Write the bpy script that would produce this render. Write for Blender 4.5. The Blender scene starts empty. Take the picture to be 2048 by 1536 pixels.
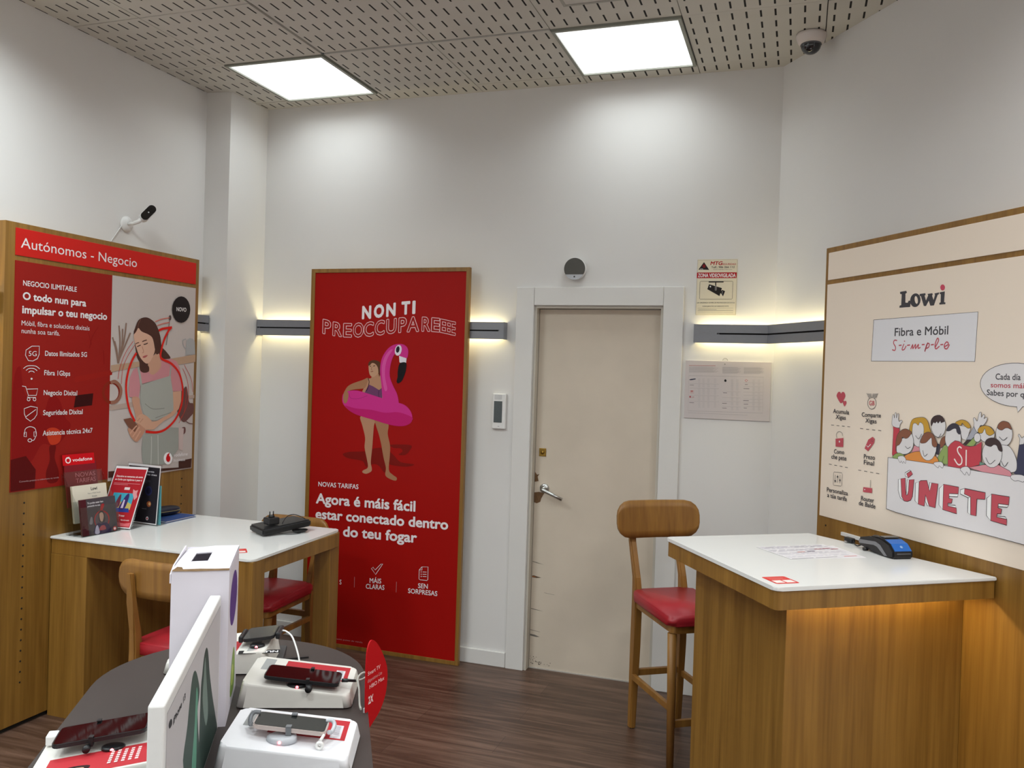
import bpy, bmesh, math, random
from mathutils import Vector, Matrix
random.seed(7)
R_ = math.radians
C = bpy.context.scene.collection
SC = bpy.context.scene

# ------------------------------------------------------------------ camera
EYE = 1.6413
YAW, PITCH, ROLL = 0.3274, -0.0113, 0.03144
cam_d = bpy.data.cameras.new('camera')
cam_d.sensor_width = 36.0
cam_d.lens = 1681.28 / 2048 * 36.0
cam_d.clip_start = 0.02
cam = bpy.data.objects.new('camera', cam_d)
C.objects.link(cam)
_f = Vector((-math.sin(YAW), math.cos(YAW), 0)); _r = Vector((math.cos(YAW), math.sin(YAW), 0)); _u = Vector((0, 0, 1))
_f2 = _f * math.cos(PITCH) + _u * math.sin(PITCH); _u2 = _u * math.cos(PITCH) - _f * math.sin(PITCH)
_rc = _r * math.cos(ROLL) + _u2 * math.sin(ROLL); _uc = _u2 * math.cos(ROLL) - _r * math.sin(ROLL)
m4 = Matrix.Identity(4)
for k in range(3):
    m4[k][0] = _rc[k]; m4[k][1] = _uc[k]; m4[k][2] = -_f2[k]
m4.translation = (0, 0, EYE)
cam.matrix_world = m4
SC.camera = cam

# ------------------------------------------------------------------ world, exposure
w = bpy.data.worlds.new('world'); SC.world = w; w.use_nodes = True
w.node_tree.nodes['Background'].inputs[0].default_value = (1, .97, .93, 1)
w.node_tree.nodes['Background'].inputs[1].default_value = 0.05
SC.view_settings.view_transform = 'Standard'
SC.view_settings.look = 'None'
SC.view_settings.gamma = 1.0
SC.view_settings.use_curve_mapping = False
SC.view_settings.exposure = -0.04
PANEL_WATTS = {0: 3.9, 3: 12.5, 6: 19.0, 9: 19.0}         # ceiling light panels, by row; rows after the first are added fill
PANEL_SPREAD = 150.0       # prismatic diffusers throw the light downwards
BAR_POWER = 24.0           # warm strips in the wall light bars
STRIP_POWER = 52.0          # warm strip under the counter

# ------------------------------------------------------------------ materials
def lin(h):
    if isinstance(h, str):
        v = [int(h[i:i + 2], 16) / 255 for i in (0, 2, 4)]
        return tuple(c / 12.92 if c <= .04045 else ((c + .055) / 1.055) ** 2.4 for c in v) + (1,)
    return tuple(h) + (1,)
_m = {}
def mat(name, col, rough=.5, metal=0, spec=.5, bump=0, scale=60, var=0.04, coat=0):
    if name in _m: return _m[name]
    m = bpy.data.materials.new(name); m.use_nodes = True
    nt = m.node_tree; b = nt.nodes['Principled BSDF']
    c = lin(col)
    b.inputs['Base Color'].default_value = c
    b.inputs['Roughness'].default_value = rough; b.inputs['Metallic'].default_value = metal
    b.inputs['Specular IOR Level'].default_value = spec
    if coat: b.inputs['Coat Weight'].default_value = coat; b.inputs['Coat Roughness'].default_value = .05
    if var or bump:
        tc = nt.nodes.new('ShaderNodeTexCoord'); nz = nt.nodes.new('ShaderNodeTexNoise')
        nz.inputs['Scale'].default_value = scale; nz.inputs['Detail'].default_value = 4
        nt.links.new(tc.outputs['Object'], nz.inputs['Vector'])
    if var:
        rp = nt.nodes.new('ShaderNodeValToRGB')
        rp.color_ramp.elements[0].position = .3; rp.color_ramp.elements[1].position = .7
        rp.color_ramp.elements[0].color = tuple(x * (1 - var) for x in c[:3]) + (1,)
        rp.color_ramp.elements[1].color = tuple(min(1, x * (1 + var)) for x in c[:3]) + (1,)
        nt.links.new(nz.outputs['Fac'], rp.inputs[0]); nt.links.new(rp.outputs[0], b.inputs['Base Color'])
    if bump:
        bp = nt.nodes.new('ShaderNodeBump'); bp.inputs['Strength'].default_value = bump; bp.inputs['Distance'].default_value = .002
        nt.links.new(nz.outputs['Fac'], bp.inputs['Height']); nt.links.new(bp.outputs[0], b.inputs['Normal'])
    _m[name] = m
    return m
def emit(name, col, power):
    if name in _m: return _m[name]
    m = bpy.data.materials.new(name); m.use_nodes = True
    b = m.node_tree.nodes['Principled BSDF']
    b.inputs['Base Color'].default_value = lin('e8e8e8')
    b.inputs['Emission Color'].default_value = tuple(col) + (1,); b.inputs['Emission Strength'].default_value = power
    _m[name] = m
    return m
def ink(h):      # printed colour on a poster or card
    return mat('ink_' + h, h, rough=.5, spec=.14, var=0)
def wood(name, c0, c1, axis='Z', rough=.42, scale=1.0):
    if name in _m: return _m[name]
    m = bpy.data.materials.new(name); m.use_nodes = True
    nt = m.node_tree; b = nt.nodes['Principled BSDF']; N = nt.nodes.new; L = nt.links.new
    tc = N('ShaderNodeTexCoord'); mp = N('ShaderNodeMapping')
    s = {'Z': (26, 26, 1.3), 'X': (1.3, 26, 26), 'Y': (26, 1.3, 26)}[axis]
    mp.inputs['Scale'].default_value = tuple(v * scale for v in s)
    L(tc.outputs['Object'], mp.inputs[0])
    n1 = N('ShaderNodeTexNoise'); n1.inputs['Scale'].default_value = 1.0; n1.inputs['Detail'].default_value = 5; n1.inputs['Distortion'].default_value = .6
    L(mp.outputs[0], n1.inputs['Vector'])
    mp2 = N('ShaderNodeMapping'); mp2.inputs['Scale'].default_value = tuple(v * scale * (4 if v > 2 else 2.5) for v in s)
    L(tc.outputs['Object'], mp2.inputs[0])
    n2 = N('ShaderNodeTexNoise'); n2.inputs['Scale'].default_value = 1.0; n2.inputs['Detail'].default_value = 3
    L(mp2.outputs[0], n2.inputs['Vector'])
    ad = N('ShaderNodeMath'); ad.operation = 'MULTIPLY_ADD'; ad.inputs[1].default_value = .45; L(n2.outputs['Fac'], ad.inputs[0]); L(n1.outputs['Fac'], ad.inputs[2])
    rp = N('ShaderNodeValToRGB'); rp.color_ramp.elements[0].position = .45; rp.color_ramp.elements[1].position = 1.0
    rp.color_ramp.elements[0].color = lin(c0); rp.color_ramp.elements[1].color = lin(c1)
    L(ad.outputs[0], rp.inputs[0]); L(rp.outputs[0], b.inputs['Base Color'])
    b.inputs['Roughness'].default_value = rough
    _m[name] = m
    return m
def acrylic():
    if 'acrylic' in _m: return _m['acrylic']
    m = bpy.data.materials.new('acrylic'); m.use_nodes = True
    nt = m.node_tree; nt.nodes.remove(nt.nodes['Principled BSDF']); out = nt.nodes['Material Output']
    t = nt.nodes.new('ShaderNodeBsdfTransparent'); t.inputs[0].default_value = (.93, .94, .94, 1)
    g = nt.nodes.new('ShaderNodeBsdfGlossy'); g.inputs['Roughness'].default_value = .03
    lw = nt.nodes.new('ShaderNodeLayerWeight'); lw.inputs[0].default_value = .5
    pw = nt.nodes.new('ShaderNodeMath'); pw.operation = 'POWER'; pw.inputs[1].default_value = 4; nt.links.new(lw.outputs['Facing'], pw.inputs[0])
    fr = nt.nodes.new('ShaderNodeMath'); fr.operation = 'MULTIPLY_ADD'; fr.inputs[1].default_value = .5; fr.inputs[2].default_value = .05; nt.links.new(pw.outputs[0], fr.inputs[0])
    mx = nt.nodes.new('ShaderNodeMixShader')
    nt.links.new(fr.outputs[0], mx.inputs[0]); nt.links.new(t.outputs[0], mx.inputs[1]); nt.links.new(g.outputs[0], mx.inputs[2]); nt.links.new(mx.outputs[0], out.inputs[0])
    _m['acrylic'] = m
    return m
def ceiling_mat(gx, gy):
    m = bpy.data.materials.new('slotted_tile'); m.use_nodes = True
    nt = m.node_tree; b = nt.nodes['Principled BSDF']; N = nt.nodes.new; L = nt.links.new
    ge = N('ShaderNodeNewGeometry'); sp = N('ShaderNodeSeparateXYZ'); L(ge.outputs['Position'], sp.inputs[0])
    def mt(op, a, v=None, w_=None):
        n = N('ShaderNodeMath'); n.operation = op; L(a, n.inputs[0])
        if v is not None:
            if isinstance(v, (int, float)): n.inputs[1].default_value = v
            else: L(v, n.inputs[1])
        return n.outputs[0]
    def band(o, org, pitch, wid):
        x = mt('DIVIDE', mt('SUBTRACT', o, org), pitch)
        x = mt('ABSOLUTE', mt('SUBTRACT', mt('FRACT', x), .5))
        return mt('LESS_THAN', x, wid / pitch / 2)
    k = mt('MULTIPLY', band(sp.outputs['X'], gx, .06, .0085), band(sp.outputs['Y'], gy - 12, .12, .068))
    mx = N('ShaderNodeMix'); mx.data_type = 'RGBA'; L(k, mx.inputs['Factor'])
    nz = N('ShaderNodeTexNoise'); nz.inputs['Scale'].default_value = 3; L(ge.outputs['Position'], nz.inputs['Vector'])
    rp = N('ShaderNodeValToRGB'); rp.color_ramp.elements[0].color = lin('bdb9b2'); rp.color_ramp.elements[1].color = lin('cdcac4'); L(nz.outputs['Fac'], rp.inputs[0])
    L(rp.outputs[0], mx.inputs['A']); mx.inputs['B'].default_value = lin('191614')
    L(mx.outputs['Result'], b.inputs['Base Color']); b.inputs['Roughness'].default_value = .7; b.inputs['Specular IOR Level'].default_value = .2
    return m
def floor_mat():
    m = bpy.data.materials.new('plank_floor'); m.use_nodes = True
    nt = m.node_tree; b = nt.nodes['Principled BSDF']; N = nt.nodes.new; L = nt.links.new
    ge = N('ShaderNodeNewGeometry')
    bk = N('ShaderNodeTexBrick'); bk.offset = .37; bk.inputs['Scale'].default_value = 1; bk.inputs['Brick Width'].default_value = 1.2; bk.inputs['Row Height'].default_value = .18
    bk.inputs['Mortar Size'].default_value = .0012; bk.inputs['Bias'].default_value = 0
    bk.inputs['Color1'].default_value = (.35, .35, .35, 1); bk.inputs['Color2'].default_value = (.65, .65, .65, 1); bk.inputs['Mortar'].default_value = (.1, .1, .1, 1)
    L(ge.outputs['Position'], bk.inputs['Vector'])
    mp = N('ShaderNodeMapping'); mp.inputs['Scale'].default_value = (1.6, 22, 1); L(ge.outputs['Position'], mp.inputs[0])
    nz = N('ShaderNodeTexNoise'); nz.inputs['Scale'].default_value = 1.5; nz.inputs['Detail'].default_value = 6; nz.inputs['Distortion'].default_value = .8; L(mp.outputs[0], nz.inputs['Vector'])
    ad = N('ShaderNodeMath'); ad.operation = 'MULTIPLY_ADD'; ad.inputs[1].default_value = .45
    L(bk.outputs['Color'], ad.inputs[0]); L(nz.outputs['Fac'], ad.inputs[2])
    rp = N('ShaderNodeValToRGB'); e = rp.color_ramp.elements
    e[0].position = .35; e[0].color = lin('2d1f17'); e[1].position = 1.0; e[1].color = lin('745a4c')
    k = e.new(.68); k.color = lin('503a2e')
    L(ad.outputs[0], rp.inputs[0]); L(rp.outputs[0], b.inputs['Base Color'])
    b.inputs['Roughness'].default_value = .38; b.inputs['Specular IOR Level'].default_value = .4
    return m

OAK = wood('oak', '74501c', '9a7131')
OAKX = wood('oak_across', '74501c', '9a7131', 'X')
OAKD = wood('oak_chair', '785024', '9f7133', scale=.7)
WALL = mat('wall_paint', 'dedcda', .75, spec=.2, scale=2.2, var=.012, bump=.02)
WHITE = mat('white_paint', 'dddbd8', .45, scale=4, var=.015)
TOPW = mat('white_solid_surface', 'e6e6e4', .16, spec=.5, var=0)
WPL = mat('white_plastic', 'e4e3e1', .35, var=.01)
GREY = mat('grey_metal', '85868c', .45, metal=.25, var=.02)
DARK = mat('dark_gap', '14120f', .8, var=0)
BLACK = mat('black_plastic', '18181a', .4, var=0)
GLOSS = mat('black_glass', '0a0a0b', .04, spec=.8, var=0)
CHROME = mat('brushed_steel', 'b9bab8', .28, metal=1, var=.02)
BRASS = mat('brass', '9a7a3a', .35, metal=1, var=.05)
REDL = mat('red_leatherette', 'a8202c', .42, var=.04, bump=.05, scale=300)
TGREY = mat('grey_laminate', '362e2b', .5, var=.05, scale=8)

# ------------------------------------------------------------------ mesh helpers
def box(bm, x0, x1, y0, y1, z0, z1, bev=0, seg=2, mi=0):
    t = bmesh.new()
    v = [t.verts.new((x, y, z)) for x in (x0, x1) for y in (y0, y1) for z in (z0, z1)]
    for f in ((0, 1, 3, 2), (4, 6, 7, 5), (0, 4, 5, 1), (2, 3, 7, 6), (0, 2, 6, 4), (1, 5, 7, 3)): t.faces.new([v[i] for i in f])
    if bev: bmesh.ops.bevel(t, geom=t.edges[:], offset=bev, segments=seg, affect='EDGES', profile=.5)
    merge(bm, t, mi)
def merge(bm, t, mi=None, mtx=None):
    mp = {}
    for v in t.verts: mp[v] = bm.verts.new(mtx @ v.co if mtx else v.co)
    for f in t.faces:
        try:
            n = bm.faces.new([mp[v] for v in f.verts]); n.material_index = f.material_index if mi is None else mi; n.smooth = f.smooth
        except ValueError: pass
    t.free()
def prism(bm, pts, d0, d1, fn, mi=0):      # polygon pts (a,b) extruded from d0 to d1; fn(a,b,d)->xyz
    t = bmesh.new()
    A = [t.verts.new(fn(a, b, d0)) for a, b in pts]; B = [t.verts.new(fn(a, b, d1)) for a, b in pts]
    t.faces.new(A); t.faces.new(B[::-1])
    for i in range(len(pts)):
        j = (i + 1) % len(pts); t.faces.new((A[i], B[i], B[j], A[j]))
    bmesh.ops.recalc_face_normals(t, faces=t.faces[:])
    merge(bm, t, mi)
XY = lambda a, b, d: (a, b, d)
XZ = lambda a, b, d: (a, d, b)
YZ = lambda a, b, d: (d, a, b)
def tube(bm, path, r, n=8, mi=0, closed=False, cap=True):
    P = [Vector(p) for p in path]; rr = r if isinstance(r, (list, tuple)) else [r] * len(P)
    t = bmesh.new(); rings = []; up = None
    for i, p in enumerate(P):
        if closed: d = P[(i + 1) % len(P)] - P[i - 1]
        else: d = P[min(i + 1, len(P) - 1)] - P[max(i - 1, 0)]
        d.normalize()
        if up is None: up = Vector((0, 0, 1)) if abs(d.z) < .9 else Vector((1, 0, 0))
        s = d.cross(up)
        if s.length < 1e-6: s = d.orthogonal()
        s.normalize(); up = s.cross(d); up.normalize()
        rings.append([t.verts.new(p + (s * math.cos(2 * math.pi * k / n) + up * math.sin(2 * math.pi * k / n)) * rr[i]) for k in range(n)])
    m_ = len(P) if closed else len(P) - 1
    for i in range(m_):
        a, b = rings[i], rings[(i + 1) % len(P)]
        for k in range(n):
            f = t.faces.new((a[k], a[(k + 1) % n], b[(k + 1) % n], b[k])); f.smooth = True
    if cap and not closed: t.faces.new(rings[0][::-1]); t.faces.new(rings[-1])
    bmesh.ops.recalc_face_normals(t, faces=t.faces[:])
    merge(bm, t, mi)
def bar(bm, p, q, wx, wy, tx=None, ty=None, bev=.004, mi=0):   # square bar from p to q (mostly vertical)
    tx = tx or wx; ty = ty or wy
    t = bmesh.new(); p = Vector(p); q = Vector(q)
    A = [t.verts.new(p + Vector((sx * wx / 2, sy * wy / 2, 0))) for sx, sy in ((-1, -1), (1, -1), (1, 1), (-1, 1))]
    B = [t.verts.new(q + Vector((sx * tx / 2, sy * ty / 2, 0))) for sx, sy in ((-1, -1), (1, -1), (1, 1), (-1, 1))]
    t.faces.new(A[::-1]); t.faces.new(B)
    for i in range(4): t.faces.new((A[i], A[(i + 1) % 4], B[(i + 1) % 4], B[i]))
    if bev: bmesh.ops.bevel(t, geom=t.edges[:], offset=bev, segments=2, affect='EDGES')
    merge(bm, t, mi)
def lathe(bm, prof, n=28, mtx=None, mi=0):    # prof [(r,z)] about Z
    t = bmesh.new(); rings = []
    for r, z in prof:
        if r < 1e-6: rings.append([t.verts.new((0, 0, z))])
        else: rings.append([t.verts.new((r * math.cos(2 * math.pi * k / n), r * math.sin(2 * math.pi * k / n), z)) for k in range(n)])
    for a, b in zip(rings, rings[1:]):
        for k in range(n):
            j = (k + 1) % n
            if len(a) == 1 and len(b) == 1: continue
            if len(a) == 1: f = t.faces.new((a[0], b[k], b[j]))
            elif len(b) == 1: f = t.faces.new((a[k], a[j], b[0]))
            else: f = t.faces.new((a[k], a[j], b[j], b[k]))
            f.smooth = True
    bmesh.ops.recalc_face_normals(t, faces=t.faces[:])
    merge(bm, t, mi, mtx)
def obj(name, bm, mats, parent=None, smooth=False, loc=None, rot=None):
    me = bpy.data.meshes.new(name)
    bm.normal_update(); bm.to_mesh(me); bm.free()
    for m in (mats if isinstance(mats, (list, tuple)) else [mats]): me.materials.append(m)
    if smooth:
        for p in me.polygons: p.use_smooth = True
    o = bpy.data.objects.new(name, me); C.objects.link(o)
    if parent: o.parent = parent
    if loc: o.location = loc
    if rot: o.rotation_euler = rot
    return o
def bx(name, m, parent, *a, **k):
    bm = bmesh.new(); box(bm, *a, **k)
    return obj(name, bm, m, parent)
def tag(o, label, cat, group=None):
    o['label'] = label; o['category'] = cat
    if group: o['group'] = group
    return o
def thing(name, label, cat, loc=(0, 0, 0), rotz=0, group=None):
    o = bpy.data.objects.new(name, None); o.empty_display_size = .1; C.objects.link(o)
    o.location = loc; o.rotation_euler = (0, 0, rotz)
    return tag(o, label, cat, group)
def struct(name, bm, m):
    o = obj(name, bm, m); o['kind'] = 'structure'; return o
def smooth_pts(pts, closed=True, n=4):
    P = pts; N_ = len(P); out = []
    if N_ < 3: return P
    rng = range(N_) if closed else range(N_ - 1)
    g = (lambda i: P[i % N_]) if closed else (lambda i: P[max(0, min(N_ - 1, i))])
    for i in rng:
        p0, p1, p2, p3 = g(i - 1), g(i), g(i + 1), g(i + 2)
        for k in range(n):
            t = k / n
            out.append(tuple(.5 * (2 * b + (c - a) * t + (2 * a - 5 * b + 4 * c - d) * t * t + (3 * b - a - 3 * c + d) * t ** 3) for a, b, c, d in zip(p0, p1, p2, p3)))
    if not closed: out.append(P[-1])
    return out
_glyph = {}
def glyphs(txt, bold=0, res=3):
    key = (txt, bold)
    if key not in _glyph:
        c = bpy.data.curves.new('lettering', 'FONT'); c.body = txt; c.size = 1; c.resolution_u = res; c.offset = bold
        if abs(bold) > 0 and len(txt) > 1: c.space_character = 1 + max(0, bold) * 1.2
        o = bpy.data.objects.new('lettering', c); C.objects.link(o)
        bpy.context.view_layer.update()
        me = bpy.data.meshes.new_from_object(o.evaluated_get(bpy.context.evaluated_depsgraph_get()))
        V = [(v.co.x, v.co.y) for v in me.vertices]; F = [tuple(p.vertices) for p in me.polygons]
        bpy.data.objects.remove(o); bpy.data.curves.remove(c); bpy.data.meshes.remove(me)
        _glyph[key] = (V, F)
    return _glyph[key]
BOLD = {0: 0.0, 1: .016, 2: .03, 3: .05}
def flat(parents, items, fr, unit=1e-4, step=3.5e-5, first=2e-4):
    """printed shapes: items as in the PRINT_ tables, fr(a, b, d) maps sheet coordinates and lift to local xyz"""
    parts = {}
    def slot(part, col):
        if part not in parts: parts[part] = (bmesh.new(), [])
        bm, cols = parts[part]
        if col not in cols: cols.append(col)
        return bm, cols.index(col)
    def poly(bm, mi, pts, d):
        vs = [bm.verts.new(fr(a, b, d)) for a, b in pts]
        try: f = bm.faces.new(vs); f.material_index = mi; f.normal_update()
        except ValueError: return
        bmesh.ops.triangulate(bm, faces=[f])
    def text(bm, mi, txt, x0, z0, x1, z1, cap, bold, fl, d, grow=0.0):
        V, F = glyphs(txt)
        r = BOLD[bold]
        mn = min(v[0] for v in V) - r; mxx = max(v[0] for v in V) + r; s = (x1 - x0) / max(1e-6, mxx - mn)
        k = cap / .68; sl = (z1 - z0) / (x1 - x0)
        if len(txt) == 1 and txt == 'I': s = min(s, k * 1.2)
        sh = .22 if 'i' in fl else 0
        q = r + grow
        N_ = 4 if q < .03 else 8
        for ci, (ox, oy) in enumerate([(0, 0)] if q <= 0 else [(q * math.cos(math.pi / N_ + 2 * math.pi * g / N_), q * math.sin(math.pi / N_ + 2 * math.pi * g / N_)) for g in range(N_)] + ([(0, 0)] if q > .04 else [])):
            vs = []
            for x, y in V:
                x += ox; y += oy
                a = x0 + (x - mn) * s + sh * y * k; b = z0 + y * k + (a - x0) * sl
                vs.append(bm.verts.new(fr(a, b, d + ci * 1e-5)))
            for f in F:
                try: g_ = bm.faces.new([vs[i] for i in f]); g_.material_index = mi
                except ValueError: pass
    for n, it in enumerate(items):
        d = first + n * step; kind, part, col = it[:3]
        if kind == 't' and len(it[3]) > 1 and '#' not in part: part = part + '#' + str(n)
        bm, mi = slot(part, col)
        if kind == 'p':
            v = it[3]; pts = [(v[i] * unit, v[i + 1] * unit) for i in range(0, len(v), 2)]
            poly(bm, mi, smooth_pts(pts) if it[4] else pts, d)
        elif kind == 's':
            v = it[3]; pts = [(v[i] * unit, v[i + 1] * unit) for i in range(0, len(v), 2)]; cl = it[6]; hw = it[5] * 1e-4 / 2
            if it[4]: pts = smooth_pts(pts, bool(cl))
            P = [Vector(p) for p in pts]; N_ = len(P); Lf, Rt = [], []
            for i in range(N_):
                a = P[i - 1] if (cl or i) else P[i]; b = P[(i + 1) % N_] if (cl or i < N_ - 1) else P[i]
                t = (b - a); t = t.normalized() if t.length > 1e-9 else Vector((1, 0)); nn = Vector((-t.y, t.x)) * hw
                Lf.append(bm.verts.new(fr(P[i].x + nn.x, P[i].y + nn.y, d))); Rt.append(bm.verts.new(fr(P[i].x - nn.x, P[i].y - nn.y, d)))
            for i in range(N_ if cl else N_ - 1):
                j = (i + 1) % N_
                f = bm.faces.new((Lf[i], Rt[i], Rt[j], Lf[j])); f.material_index = mi
        elif kind == 't':
            txt, x0, z0, x1, z1, cap, bold, fl = it[3:11]
            a = [q * unit for q in (x0, z0, x1, z1, cap)]
            text(bm, mi, txt, *a, bold, fl, d, .014 if 'o' in fl else 0)
            if 'o' in fl:
                bm, m2 = slot(part, 'a01a16'); text(bm, m2, txt, *a, bold, fl, d + 1.2e-4, -.022)
    for part, (bm, cols) in parts.items():
        part = part.split('#')[0]; par = parents(part) if callable(parents) else parents
        # faces look along the sheet's outward normal
        obj(part, bm, [ink(c) for c in cols], par)

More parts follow.
